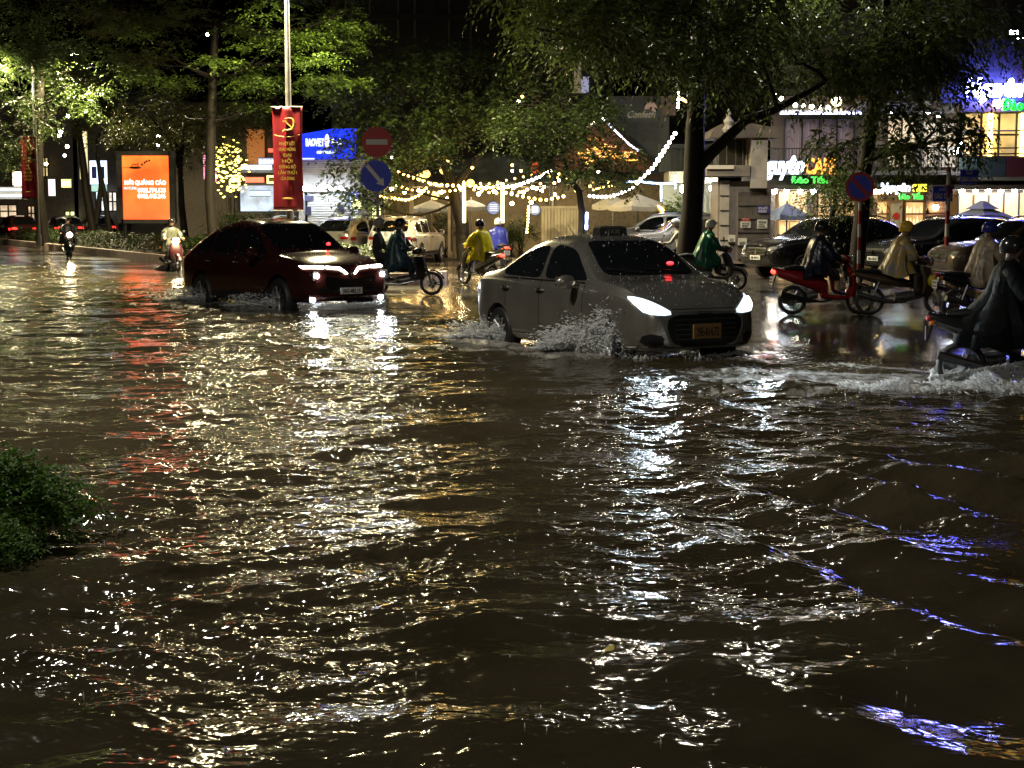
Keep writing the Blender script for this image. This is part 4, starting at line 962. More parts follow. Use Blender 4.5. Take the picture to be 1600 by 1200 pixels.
    m = MB(); m.rings([[(-.96, -.05, .74), (-.96, .05, .74), (-.93, .05, .74), (-.93, -.05, .74)], [(-1.02, -.045, .52), (-1.02, .045, .52), (-1.0, .045, .52), (-1.0, -.045, .52)]], True); m.build('rear_mudguard', M_BLACK, t)
    m = MB(); m.box((-1.025, 0, .63), (.008, .19, .14)); pl = m.build('number_plate', M_PW, t)
    l = MB()
    for q, s in enumerate((plate_txt, '735.28')):
        vs, fs = text_arrays(s, .042, .002, bold=.01, width=.15); l.add([tuple(v) for v in vs], fs, 0, Matrix.Translation((-1.031, 0, .642-q*.06)) @ Matrix.Rotation(-math.pi/2, 4, 'Z') @ Matrix.Rotation(math.pi/2, 4, 'X'))
    l.build('plate_lettering', M_INK, pl)
    return t

def skin_body(J, edges, rad, subs=2):
    me = bpy.data.meshes.new('b'); me.from_pydata([tuple(p) for p in J], edges, []); o = bpy.data.objects.new('b', me); COL.objects.link(o)
    o.modifiers.new('s', 'SKIN'); sv = me.skin_vertices[0].data
    for i, q in enumerate(rad): sv[i].radius = (q, q)
    sv[0].use_root = True
    m = o.modifiers.new('d', 'SUBSURF'); m.levels = subs; m.render_levels = subs
    bpy.context.view_layer.update(); dg = bpy.context.evaluated_depsgraph_get(); out = bpy.data.meshes.new_from_object(o.evaluated_get(dg))
    bpy.data.objects.remove(o); bpy.data.meshes.remove(me)
    return out
CLOTH = {}
def cloth(name, col, rough=0.8, var=0.3): return mat(name, col, rough, var=var, scale=7, bump=0.5)
def raincoat_mat(name, col, trans=0.25, col2=None, rough=0.28, spec=0.5):
    if name in MATS: return MATS[name]
    m = bpy.data.materials.new(name); m.use_nodes = True; MATS[name] = m; t = m.node_tree; b = t.nodes['Principled BSDF']; N = t.nodes.new; L = t.links.new
    tc = N('ShaderNodeTexCoord'); n = N('ShaderNodeTexNoise'); n.inputs['Scale'].default_value = 5.5; n.inputs['Detail'].default_value = 4; n.inputs['Distortion'].default_value = 1.2; L(tc.outputs['Object'], n.inputs['Vector'])
    cr = N('ShaderNodeValToRGB'); L(n.outputs[0], cr.inputs[0]); cr.color_ramp.elements[0].position = 0.40; cr.color_ramp.elements[1].position = 0.58
    cr.color_ramp.elements[0].color = (*[k*.75 for k in col], 1); cr.color_ramp.elements[1].color = (*(col2 or col), 1)
    L(cr.outputs[0], b.inputs['Base Color']); b.inputs['Roughness'].default_value = rough; b.inputs['Specular IOR Level'].default_value = spec
    bp = N('ShaderNodeBump'); bp.inputs['Strength'].default_value = 0.7; bp.inputs['Distance'].default_value = 0.03; L(n.outputs[0], bp.inputs['Height']); L(bp.outputs[0], b.inputs['Normal'])
    tr = N('ShaderNodeBsdfTranslucent'); L(cr.outputs[0], tr.inputs[0]); mx = N('ShaderNodeMixShader'); mx.inputs[0].default_value = trans
    L(b.outputs[0], mx.inputs[1]); L(tr.outputs[0], mx.inputs[2]); L(mx.outputs[0], t.nodes['Material Output'].inputs[0])
    return m
def rider(label, bike, jacket, pants, helmet=None, coat=None, dx=0.0, lean=0.10, seat=0.86, pillion=False, hem=0.62, mat_shoe=None, seed=1, shorts=False, headturn=0.0, tailflap=False, group=None, foot=(.20, .17, .40), sc=1.0):
    t = thing('person', label, 'person', bike.location, bike.rotation_euler[2], group); t.scale = (sc, sc, sc)
    X = -.24+dx
    J = []; E = []; Rr = []
    def v(p, r, par=None):
        J.append(Vector(p)); Rr.append(r)
        if par is not None: E.append((par, len(J)-1))
        return len(J)-1
    pel = v((X, 0, seat+.06), .135)
    sp = v((X+lean*.45, 0, seat+.26), .125, pel); ch = v((X+lean*1.0, 0, seat+.43), .135, sp); nb = v((X+lean*1.2, 0, seat+.54), .065, ch); nk = v((X+lean*1.35, 0, seat+.60), .052, nb)
    hx, hz = X+lean*1.5+.02, seat+.70
    jw = v((hx+.015, headturn*.02, hz-.035), .066, nk); sk = v((hx, 0, hz+.045), .088, jw); v((hx-.005, 0, hz+.115), .055, sk)
    nose = v((hx+.092, headturn*.03, hz-.005), .012, jw)
    for sy in (-1, 1):
        s = v((X+lean*1.05, sy*.175, seat+.46), .062, ch)
        if pillion: el = v((X+lean+.10, sy*.25, seat+.23), .046, s); wr = v((X+.27, sy*.19, seat+.14), .030, el); hd = Vector((X+.33, sy*.17, seat+.13)); fd = Vector((1, -sy*.25, -.1)).normalized()
        else: el = v((X+lean+.19, sy*.27, seat+.20), .047, s); wr = v((.165, sy*.315, 1.055), .029, el); hd = Vector((.205, sy*.315, 1.06)); fd = Vector((1, 0, .1)).normalized()
        pm = v(hd, .033, wr)
        sd = Vector((0, sy, 0))
        for q, (o, ln) in enumerate(((-.028, .058), (-.009, .066), (.010, .062), (.027, .050))):
            k1 = v(hd+fd*.032+sd*o+Vector((0, 0, .012)), .0095, pm); k2 = v(J[k1]+fd*ln*.45+Vector((0, 0, -.018)), .0085, k1); v(J[k2]-fd*ln*.05+Vector((0, 0, -ln*.6)), .0075, k2)
        th = v(hd-sd*.034+fd*.012+Vector((0, 0, -.012)), .0105, pm); v(J[th]+fd*.030+Vector((0, 0, -.026)), .009, th)
        hp = v((X+.05, sy*.10, seat+.02), .098, pel)
        fx, fy, fz = foot
        if pillion: fx, fz, fy = X+.22, .36, .20
        kn = v((X+.40 if not pillion else X+.36, sy*(fy+.01), seat-.06), .066, hp); an = v((fx-.03, sy*fy, fz+.04), .042, kn)
        v((fx+.04, sy*fy, fz), .040, an); v((fx+.15, sy*fy, fz-.005), .030, len(J)-1)
    me = skin_body(J, E, Rr, 1)
    mats = [M_SKIN, jacket, pants, mat_shoe or M_BLACK, M_EYE, M_LIP]
    for m in mats: me.materials.append(m)
    neck = seat+.60; 
    for p in me.polygons:
        c = p.center; p.use_smooth = True
        if c.z > neck+.005 and abs(c.y) < .12: mi = 0
        elif c.z > seat+.10 or (c.z > seat-.02 and c.x > X+.2 and abs(c.y) > .22):
            mi = 1
            if not pillion and c.x > .175 and abs(c.y) > .24 and c.z > .9: mi = 0
        elif c.z < foot[2]+.055: mi = 3
        else: mi = 0 if (shorts and c.z < seat-.22) else 2
        p.material_index = mi
    bm = bmesh.new(); bm.from_mesh(me)
    for sy in (-1, 1):
        for ctr, rad3, mi in (((hx+.080, sy*.032, hz+.022), (.010, .016, .010), 4), ((hx-.005, sy*.088, hz+.0), (.022, .012, .032), 0)):
            n0 = len(bm.faces); r_ = bmesh.ops.create_uvsphere(bm, u_segments=8, v_segments=6, radius=1.0, matrix=Matrix.Translation(ctr) @ Matrix.Diagonal((*rad3, 1)))
            for f in {f for q in r_['verts'] for f in q.link_faces}: f.material_index = mi; f.smooth = True
    r_ = bmesh.ops.create_uvsphere(bm, u_segments=8, v_segments=6, radius=1.0, matrix=Matrix.Translation((hx+.078, 0, hz-.050)) @ Matrix.Diagonal((.008, .024, .007, 1)))
    for f in {f for q in r_['verts'] for f in q.link_faces}: f.material_index = 5
    bm.to_mesh(me); bm.free()
    me.name = 'body'; link('body', me, t)
    if helmet:
        h = MB(); n = 20; rr = []
        for i in range(9):
            a = math.pi*.5*i/8; cut = -.045
            rr.append([((hx-.012)+.132*math.cos(a)*math.cos(2*math.pi*k/n)*1.04, .118*math.cos(a)*math.sin(2*math.pi*k/n), hz+.035+.128*math.sin(a)) for k in range(n)])
        low = [((hx-.012)+.134*math.cos(2*math.pi*k/n)*1.03, .116*math.sin(2*math.pi*k/n), hz+.035-(.07 if math.cos(2*math.pi*k/n) < .35 else .0)) for k in range(n)]
        rr[-1] = [(hx-.012, 0, hz+.163+0*k) if False else ((hx-.012)+.004*math.cos(2*math.pi*k/n), .004*math.sin(2*math.pi*k/n), hz+.163) for k in range(n)]
        h.rings([low]+rr, True); ho = h.build('helmet', helmet, t, True)
        b = MB(); b.loft([(hx+.085, 0, hz+.075, .10, .012), (hx+.13, 0, hz+.068, .095, .010), (hx+.18, 0, hz+.055, .055, .006)], 10); b.build('helmet_peak', M_BLACK, ho, True)
    else:
        h = MB(); n = 16; rr = []
        for i in range(7):
            a = math.pi*.5*i/6
            rr.append([((hx-.014)+.100*math.cos(a)*math.cos(2*math.pi*k/n)+.002, .096*math.cos(a)*math.sin(2*math.pi*k/n), hz+.045+.092*math.sin(a)+.001) for k in range(n)])
        low = [((hx-.02)+.092*math.cos(2*math.pi*k/n), .09*math.sin(2*math.pi*k/n), hz+.045-(.10 if math.cos(2*math.pi*k/n) < .2 else 0)) for k in range(n)]
        h.rings([low]+rr, True); h.build('hair', mat('black_hair', (.008, .007, .006), .5), t, True)
    if coat:
        rs = np.random.default_rng(seed); n = 40; cm = MB(); rr = []
        ph = rs.random(4)*6.28
        sec = [(X+lean*1.25, seat+.585, .075, .085), (X+lean*1.15, seat+.545, .105, .135), (X+lean*1.1, seat+.50, .145, .215), (X+lean, seat+.40, .175, .255), (X+lean*.75, seat+.26, .195, .265), (X+lean*.4+.04, seat+.12, .235, .285), (X+.09, seat+.0, .30, .305), (X+.12, seat-.12, .35, .325), (X+.13, hem, .37, .345)]
        for i, (cx, z, rx, ry) in enumerate(sec):
            w = i/(len(sec)-1); ring = []
            for k in range(n):
                a = 2*math.pi*k/n
                fold = 1+w*(.075*math.sin(7*a+ph[0])+.05*math.sin(12*a+ph[1]+2*w)+.03*math.sin(19*a+ph[2]))+.012*rs.normal()
                dz = -w*.05*math.sin(3*a+ph[3])
                back = 0.0
                if tailflap and i >= 5 and math.cos(a) < -.2: back = -(i-4)*.055*(-math.cos(a)); dz += (i-4)*.02
                ring.append((cx+rx*fold*math.cos(a)+back, ry*fold*math.sin(a), z+dz))
            rr.append(ring)
        cm.rings(rr, False)
        for sy in (-1, 1):
            if pillion: path = [(X+lean*1.0, sy*.15, seat+.47), (X+lean+.04, sy*.24, seat+.36), (X+lean+.10, sy*.26, seat+.22), (X+.25, sy*.2, seat+.14)]
            else: path = [(X+lean*1.0, sy*.15, seat+.47), (X+lean+.09, sy*.24, seat+.35), (X+lean+.19, sy*.28, seat+.19), (.03, sy*.305, 1.05), (.14, sy*.315, 1.055)]
            cm.tube(path, [.085, .092, .088, .075, .062][:len(path)], 14, cap=False)
        co = cm.build('raincoat', coat, t, True)
        md = co.modifiers.new('th', 'SOLIDIFY'); md.thickness = 0.006; md.offset = 1
    return t

RED_P = paint('scooter_red', (0.26, 0.010, 0.016), 0.1, 0.25)
BLK_P = paint('black_bike_paint', (0.012, 0.012, 0.013), 0.2, 0.25)
GRY_P = paint('grey_bike_paint', (0.12, 0.12, 0.13), 0.5, 0.3)
BRZ_P = paint('bronze_bike_paint', (0.10, 0.065, 0.04), 0.4, 0.3)
H_WHITE = mat('helmet_white', (0.7, 0.7, 0.68), 0.2, coat=1); H_BLUE = mat('helmet_blue', (0.02, 0.03, 0.22), 0.18, coat=1); H_YEL = mat('helmet_yellow', (0.62, 0.40, 0.03), 0.25, coat=1)
H_BLK = mat('helmet_black', (0.012, 0.012, 0.013), 0.2, coat=1); H_GREY = mat('helmet_grey', (0.30, 0.28, 0.25), 0.25, coat=1)
C_DARK = cloth('dark_jacket', (0.018, 0.018, 0.022)); C_NAVY = cloth('navy_trousers', (0.016, 0.018, 0.035)); C_BROWN = cloth('brown_trousers', (0.06, 0.045, 0.035)); C_GREY = cloth('grey_jacket', (0.13, 0.13, 0.14)); C_SHIRT = cloth('pale_shirt', (0.42, 0.43, 0.40))
# right hand side: three bikes waiting side-on
def gz(px, py, z=0.02): return gnd(px, py, z)
p = gz(1290, 492); bk = motorbike('scooter', 'bright red scooter seen from its right side with a red tail light', p, R(4), 'scooter', RED_P, tail=True)
rider('rider in dark clothes with bare shins sitting on the bright red scooter', bk, C_DARK, C_NAVY, H_BLK, raincoat_mat('coat_navy', (0.010, 0.012, 0.030), .05), seed=3, shorts=True, hem=.70, dx=-.02)
p = gz(1412, 493); bk = motorbike('underbone_motorbike', 'black and chrome motorbike standing just right of the bright red scooter', p, R(-3), 'underbone', BRZ_P, tail=False)
rider('rider with a yellow helmet and a pale raincoat patterned in yellow', bk, C_GREY, C_BROWN, H_YEL, raincoat_mat('coat_pale_yellow', (0.48, 0.48, 0.46), .3, (0.62, 0.40, 0.05)), seed=4, lean=.16, hem=.74)
yb = MB(); q = bk.matrix_basis; c = Vector((p.x+.46, p.y-.20, .66))
yb.ell(c, (.095, .07, .115), 14, 9); bag = thing('yellow_bag', 'small yellow round bag hanging at the front of the black and chrome motorbike', 'bag', c)
yb.build('pouch', mat('bag_yellow', (.62, .50, .02), .35, var=.2), bag, True, W=True); hb = MB(); hb.tube([c+Vector((-.05, 0, .10)), c+Vector((-.03, 0, .24)), c+Vector((.02, .02, .10))], .007, 6); hb.build('strap', M_BLACK, bag, W=True)
p = gz(1546, 500); bk = motorbike('underbone_motorbike', 'dark motorbike with a shiny wheel partly hidden by the nearest dark rider', p, R(8), 'underbone', BLK_P, tail=False)
rider('rider with a blue helmet and a shiny beige transparent raincoat', bk, C_BROWN, C_BROWN, H_BLUE, raincoat_mat('coat_beige', (0.52, 0.40, 0.27), .35, (0.62, 0.52, 0.38)), seed=5, lean=.12)
# near right: dark poncho rider crossing the flood
bk = motorbike('scooter', 'dark scooter splashing through the flood in the near right', NEARBIKE[0], NEARBIKE[1], 'scooter', BLK_P, tail=False)
rider('rider in a black poncho trailing backwards, nearest of all the riders', bk, C_DARK, C_DARK, H_BLK, raincoat_mat('coat_black', (0.004, 0.006, 0.006), .03, None, .6, .1), seed=6, hem=.45, lean=.07, tailflap=True)
# between the red SUV and the taxi: two on a motorbike
p = gz(632, 461); bk = motorbike('underbone_motorbike', 'black motorbike with a shiny front wheel passing behind the nose of the red SUV', p, R(-6), 'underbone', BLK_P, tail=False)
rider('rider in a dark blue green poncho passing the nose of the red SUV', bk, C_NAVY, C_NAVY, H_BLK, raincoat_mat('coat_teal', (0.020, 0.060, 0.085), .15, (0.03, 0.09, 0.12)), seed=7, hem=.55, lean=.10, sc=1.02)
rider('passenger in a dark jacket with a pale grey helmet behind the blue green poncho', bk, C_DARK, C_DARK, H_GREY, None, dx=-.40, pillion=True, seat=.88, lean=.05, sc=1.02)
# riders heading away behind the taxi
p = gz(748, 446); bk = motorbike('scooter', 'scooter with a red tail light carrying the rider in the yellow raincoat', p, R(128), 'scooter', GRY_P)
rider('rider in a bright yellow raincoat seen from behind', bk, C_DARK, C_BROWN, H_BLK, raincoat_mat('coat_yellow', (0.85, 0.76, 0.015), .35), seed=8, lean=.12)
p = gz(777, 425); bk = motorbike('scooter', 'dark scooter with a red tail light just ahead of the yellow raincoat', p, R(108), 'scooter', BLK_P)
rider('rider in a blue raincoat and white helmet just ahead of the yellow raincoat', bk, C_DARK, C_DARK, H_WHITE, raincoat_mat('coat_blue', (0.03, 0.04, 0.32), .25), seed=9)
p = gz(537, 405); bk = motorbike('scooter', 'scooter with red tail lights partly hidden behind the red SUV', p, R(100), 'scooter', BLK_P)
rider('rider in a deep blue raincoat partly hidden behind the windscreen of the red SUV', bk, C_DARK, C_DARK, H_BLK, raincoat_mat('coat_blue', (0.03, 0.04, 0.32), .25), seed=10)
p = gz(1110, 455); bk = motorbike('scooter', 'scooter under a green poncho passing behind the bonnet of the silver taxi', p, R(6), 'scooter', GRY_P, tail=False)
rider('rider in a wide green poncho and white helmet behind the bonnet of the silver taxi', bk, C_DARK, C_DARK, H_WHITE, raincoat_mat('coat_green', (0.02, 0.17, 0.10), .25, (0.03, 0.22, 0.13)), seed=11, lean=.15, hem=.6)
p = gz(1050, 441); bk = motorbike('scooter', 'pale scooter to the left of the massive tree trunk behind the taxi', p, R(172), 'scooter', GRY_P, tail=False)
rider('rider in a pale shirt and white helmet left of the massive tree trunk', bk, C_SHIRT, C_NAVY, H_WHITE, None, lean=.10)
# oncoming on the left with headlights
p = gz(108, 404); bk = motorbike('scooter', 'oncoming scooter with a glaring headlight at the far left beside the kerb', p, R(-68), 'scooter', BLK_P, head=True, tail=False)
rider('rider in dark clothes on the oncoming scooter at the far left beside the kerb', bk, C_DARK, C_DARK, H_BLK, raincoat_mat('coat_dark_grey', (0.03, 0.03, 0.04), .1), seed=13)
p = gz(270, 424); bk = motorbike('scooter', 'oncoming red scooter with a glaring headlight beside the rear of the red SUV', p, R(-62), 'scooter', paint('scooter_maroon', (0.055, 0.006, 0.008), 0.0, 0.4), head=True, tail=False)
rider('rider in a whitish green raincoat on the oncoming red scooter', bk, C_DARK, C_NAVY, H_BLK, raincoat_mat('coat_white', (0.17, 0.18, 0.13), .3), seed=14, lean=.14)
# ================================================================== BUILDINGS
def PX(px, py, Y): return at(px, py, Y)
def wall(mb, x0, y0, x1, y1, Y, d=0.3, mi=0, back=True):
    """upright slab seen between pixel corners (x0,y0)-(x1,y1) with its face at distance Y"""
    a, b = at(x0, y1, Y), at(x1, y0, Y)
    mb.span((a.x, Y, a.z), (b.x, Y+d, b.z), mi); return mb
def slab(mb, x0, x1, py, Y0, Y1, th, mi=0):
    a, b = at(x0, py, Y0), at(x1, py, Y0); mb.span((a.x, Y0, a.z-th), (b.x, Y1, a.z), mi); return mb
M_CONC = mat('grey_render', (0.20, 0.19, 0.18), 0.7, var=0.3, scale=1.2, bump=0.3)
M_BROWNW = mat('brown_render', (0.105, 0.085, 0.070), 0.7, var=0.3, scale=1.5, bump=0.3)
M_BEIGE = mat('beige_wall', (0.50, 0.41, 0.30), 0.7, var=0.18, scale=1.5, bump=0.2)
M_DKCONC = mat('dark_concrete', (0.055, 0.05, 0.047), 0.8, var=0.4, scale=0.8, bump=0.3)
M_WOODS = mat('dark_slat_wood', (0.07, 0.035, 0.025), 0.6, var=0.4, scale=4, stretch=(0.2, 1, 6))
M_FRAME = mat('window_frame', (0.03, 0.028, 0.026), 0.5)
M_WGLASS = mat('window_glass_dark', (0.02, 0.02, 0.024), 0.06, spec=0.7)
M_RAIL = mat('rail_iron', (0.04, 0.038, 0.036), 0.5)
M_CURT = mat('curtain', (0.26, 0.21, 0.24), 0.8, var=0.5, scale=3, stretch=(6, 1, 0.15))
M_CREAM = mat('cream_wall', (0.55, 0.50, 0.36), 0.7, var=0.15)
def interior_glow(name, col, strength, base, scale=1.2, stretch=(1, 1, 1)):
    """lit room seen through a shop window: surfaces in the room with their lamps, uneven brightness"""
    if name in MATS: return MATS[name]
    m = mat(name, base, 0.6, emit=col, strength=strength); t = m.node_tree; b = t.nodes['Principled BSDF']; N = t.nodes.new; L = t.links.new
    tc = N('ShaderNodeTexCoord'); mp = N('ShaderNodeMapping'); mp.inputs['Scale'].default_value = stretch; L(tc.outputs['Object'], mp.inputs[0])
    n = N('ShaderNodeTexNoise'); n.inputs['Scale'].default_value = scale; n.inputs['Detail'].default_value = 4; L(mp.outputs[0], n.inputs['Vector'])
    mr = N('ShaderNodeMapRange'); mr.inputs[1].default_value = .35; mr.inputs[2].default_value = .65; mr.inputs[3].default_value = strength*.45; mr.inputs[4].default_value = strength*1.4; L(n.outputs[0], mr.inputs[0]); L(mr.outputs[0], b.inputs['Emission Strength'])
    return m
LIT_WARM = interior_glow('lit_room_warm', (1.0, 0.60, 0.22), 0.6, (.4, .3, .2), 0.9)
LIT_GOLD = interior_glow('lit_room_gold', (1.0, 0.66, 0.20), 0.55, (.4, .3, .2), 1.1)
LIT_PILLAR = glow('lit_pillar', (1.0, 0.66, 0.12), 12.0)
BULB_W = glow('bulb_white', (1.0, 0.86, 0.62), 70.0); BULB_C = glow('bulb_cool', (0.86, 0.93, 1.0), 80.0); BULB_Y = glow('bulb_warm', (1.0, 0.70, 0.28), 60.0)

# ---------- cafe building on the right (face at 58 m)
CY = 58.0
cafe = thing('cafe_building', 'three storey cafe building with lit glazed fronts and balconies on the right', 'building', (at(1420, 0, CY).x, CY, 0.14))
def P_(mb, name, m, par=None, **k): return mb.build(name, m, par or cafe, W=True, **k)
m = MB(); wall(m, 1205, 290, 1700, 268, CY-.25, .5); P_(m, 'fascia', M_BROWNW)
m = MB(); slab(m, 1205, 1700, 289, CY-1.4, CY-.252, .16); P_(m, 'canopy', M_BROWNW)
m = MB(); a, b = at(1205, 412, CY+4), at(1700, 285, CY+4); m.span((at(1195, 0, CY).x, CY+4, 0.14), (at(1720, 0, CY).x, CY+4.3, b.z)); P_(m, 'back_wall', M_BEIGE)
m = MB(); m.span((at(1195, 0, CY).x, CY+.26, at(0, 288, CY).z), (at(1720, 0, CY).x, CY+4.3, at(0, 282, CY).z)); P_(m, 'ceiling', M_BEIGE)
for x0, x1 in ((1205, 1216), (1268, 1276), (1372, 1378), (1455, 1492), (1640, 1650)):
    m = MB(); m.span((at(x0, 0, CY).x, CY-.1, .14), (at(x1, 0, CY).x, CY+.3, at(0, 290, CY).z)); P_(m, 'pier', M_WOODS if x1-x0 > 20 else M_BROWNW)
m = MB()                                                        # slatted cladding of the brick pier
for k in range(16):
    z = .3+k*.18; m.span((at(1456, 0, CY).x, CY-.16, z), (at(1491, 0, CY).x, CY-.101, z+.07))
P_(m, 'slat_cladding', M_WOODS)
# ground floor fronts: window with mullions, shelves of jars, door
def window(par, x0, y0, x1, y1, Y, nx, nz, fr=M_FRAME, gl=None, w=.05, name='window'):
    f = MB(); a, b = at(x0, y1, Y), at(x1, y0, Y)
    for k in range(nx+1):
        x = a.x+(b.x-a.x)*k/nx; f.span((x-w/2, Y-.04, a.z), (x+w/2, Y+.04, b.z))
    for k in range(nz+1):
        z = a.z+(b.z-a.z)*k/nz; f.span((a.x+w/2, Y-.036, z-w/2), (b.x-w/2, Y+.036, z+w/2))
    o = f.build(name, fr, par, W=True)
    if gl is not None:
        g = MB(); g.span((a.x, Y+.045, a.z), (b.x, Y+.06, b.z)); g.build('pane', gl, o, W=True)
    return o
window(cafe, 1216, 300, 1268, 392, CY+.1, 3, 2, mat('warm_wood', (.42, .26, .12), .5, var=.3), LIT_WARM)
window(cafe, 1276, 300, 1340, 392, CY+.1, 3, 2, M_FRAME, LIT_WARM)
M_SHELF = mat('shelf_wood', (.22, .12, .06), .5, var=.3); M_JAR = interior_glow('jar_glow', (1.0, .62, .30), 0.9, (.5, .35, .2), 6, (1, 1, .3))
for x0, x1 in ((1366, 1388), (1412, 1453)):
    s = MB(); a, b = at(x0, 392, CY+.5), at(x1, 315, CY+.5)
    for k in range(5): z = a.z+(b.z-a.z)*k/4; s.span((a.x, CY+.3, z-.03), (b.x, CY+.7, z+.03))
    s.span((a.x-.04, CY+.3, a.z), (a.x, CY+.7, b.z)); s.span((b.x, CY+.3, a.z), (b.x+.04, CY+.7, b.z)); sh = P_(s, 'display_shelf', M_SHELF)
    j = MB(); r_ = random.Random(x0)
    for k in range(4):
        z0 = a.z+(b.z-a.z)*k/4+.031; x = a.x+.08
        while x < b.x-.08:
            h = .18+.18*r_.random(); j.lathe([(.045, z0), (.05, z0+h*.6), (.022, z0+h*.8), (.022, z0+h)], 8, Matrix.Translation((x, CY+.45, 0))); x += .13
    j.build('jars', M_JAR, sh, W=True, kind='stuff')
    l = MB(); l.span((a.x, CY+.75, a.z), (b.x, CY+.78, b.z)); l.build('shelf_back', LIT_WARM, sh, W=True)
m = MB(); wall(m, 1390, 318, 1410, 400, CY+.2, .06); d = P_(m, 'door', mat('door_grey', (.30, .30, .26), .4, var=.2))
m = MB(); c = at(1401, 338, CY+.19); m.disc((c.x, c.y, c.z), .14, .015, 24); m.build('door_roundel', mat('roundel_red', (.35, .03, .02), .4), d, W=True)
m = MB(); m.tube([at(1393, 362, CY+.15), at(1393, 372, CY+.15)], .02, 6); m.build('handle', M_CHROME, d, W=True)
# lit timber back part at far right behind the umbrella
window(cafe, 1495, 300, 1640, 395, CY+.1, 6, 2, M_FRAME, LIT_WARM)
# first floor balcony: slab, railing, curtained window, beige wall
m = MB(); slab(m, 1205, 1500, 267, CY-1.3, CY+.3, .14); P_(m, 'balcony_slab', M_CONC)
ra = MB(); zt = at(0, 231, CY-1.2).z; zb = at(0, 267, CY-1.2).z
xa, xb = at(1205, 0, CY-1.2).x, at(1500, 0, CY-1.2).x
ra.span((xa, CY-1.23, zt-.05), (xb, CY-1.17, zt)); ra.span((xa, CY-1.22, zb+.1), (xb, CY-1.18, zb+.13)); x = xa+.1
while x < xb: ra.span((x-.012, CY-1.212, zb+.13), (x+.012, CY-1.188, zt-.05)); x += .13
P_(ra, 'balcony_railing', M_RAIL)
m = MB(); wall(m, 1205, 150, 1500, 268, CY+.3, .3); P_(m, 'first_floor_wall', M_BROWNW)
window(cafe, 1225, 185, 1335, 262, CY+.25, 4, 1, M_FRAME, M_CURT)
window(cafe, 1385, 180, 1432, 262, CY+.25, 2, 1, M_FRAME, interior_glow('lit_beige', (1, .82, .5), .28, (.5, .42, .3)))
window(cafe, 1440, 190, 1496, 262, CY+.25, 2, 1, M_FRAME, interior_glow('lit_dim', (1, .85, .6), .12, (.4, .36, .3)))
m = MB(); a = at(1218, 178, CY-1.0); b = at(1345, 166, CY-1.0); m.rings([[(a.x, CY-1.1, a.z), (b.x, CY-1.1, a.z), (b.x, CY+.29, b.z), (a.x, CY+.29, b.z)], [(a.x, CY-1.1, a.z+.14), (b.x, CY-1.1, a.z+.14), (b.x, CY+.29, b.z+.14), (a.x, CY+.29, b.z+.14)]], True)
P_(m, 'awning', mat('awning_white', (.55, .55, .62), .5, var=.2))
st = MB(); st.span((a.x, CY-1.13, a.z-.02), (b.x, CY-1.101, a.z+.05)); P_(st, 'awning_light_strip', glow('led_lilac', (.50, .56, 1.0), 5.0))
# second floor: dark wall with balustrade and parapet
m = MB(); wall(m, 1340, 158, 1760, 176, CY-.4, .7); P_(m, 'string_course', M_CONC)
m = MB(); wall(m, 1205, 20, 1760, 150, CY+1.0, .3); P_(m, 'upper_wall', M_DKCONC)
bl = MB(); zb = at(0, 152, CY-.3).z; zt = at(0, 118, CY-.3).z; xa = at(1400, 0, CY-.3).x; xb = at(1505, 0, CY-.3).x
bl.span((xa, CY-.36, zt-.08), (xb, CY-.2, zt)); x = xa+.1
while x < xb: bl.lathe([(.05, zb-.1), (.09, zb+.15), (.045, zb+.5), (.06, zt-.08)], 8, Matrix.Translation((x, CY-.28, 0))); x += .26
P_(bl, 'balustrade', M_CONC, smooth=True)
# glazed corner, right
m = MB(); wall(m, 1500, 160, 1700, 175, CY-1.2, 1.5); P_(m, 'corner_fascia', M_BROWNW)
m = MB(); wall(m, 1470, 60, 1700, 161, CY-.9, .3); P_(m, 'sign_wall', mat('sign_wall_black', (.008, .008, .008), .7, var=.3))
window(cafe, 1504, 176, 1700, 245, CY-1.0, 7, 2, M_FRAME, LIT_GOLD, .07)
for x0, x1 in ((1543, 1552), (1594, 1603)):
    m = MB(); wall(m, x0, 177, x1, 244, CY-1.12, .10); P_(m, 'lit_pillar', LIT_PILLAR)
m = MB(); wall(m, 1500, 246, 1572, 276, CY-1.15, .2); P_(m, 'apron_panel', mat('apron_green', (.03, .045, .04), .4))
m = MB(); wall(m, 1572.5, 246, 1700, 276, CY-1.15, .2); P_(m, 'apron_panel', mat('apron_maroon', (.09, .02, .022), .4))
m = MB(); slab(m, 1500, 1700, 277, CY-1.3, CY-.26, .12); P_(m, 'corner_slab', M_CONC)
tr = MB()
for py in (205, 232, 241): a, b = at(1500, py, CY-1.3), at(1700, py-2, CY-1.3); tr.tube([a, b], .03, 6)
P_(tr, 'handrail', M_RAIL)
# ground floor ceiling lamps: each a thing
def lamp_ball(name, label, c, r, m, group, cable=0.25):
    t = thing(name, label, 'lamp', c, 0, group)
    b = MB(); b.ell((0, 0, 0), r, 12, 8); b.build('bulb', m, t, True)
    s = MB(); s.lathe([(r*.5, r*.75), (r*.55, r*1.2), (r*.2, r*1.4)], 10); s.tube([(0, 0, r*1.3), (0, 0, r*1.3+cable)], .008, 5); s.build('lamp_holder', M_BLACK, t)
    return t
LG = 'round lamps under the cafe ceiling'; lab_l = 'small round lamp in the bright row under the cafe canopy'
for px, mm in ((1210, BULB_W), (1229, BULB_C), (1250, BULB_W), (1271, BULB_C), (1369, BULB_Y), (1376, BULB_Y), (1503, BULB_C), (1524, BULB_W), (1544, BULB_C), (1564, BULB_W), (1585, BULB_C), (1604, BULB_C)):
    lamp_ball('ceiling_lamp', lab_l, at(px, 299, CY-.8), .10, mm, LG)
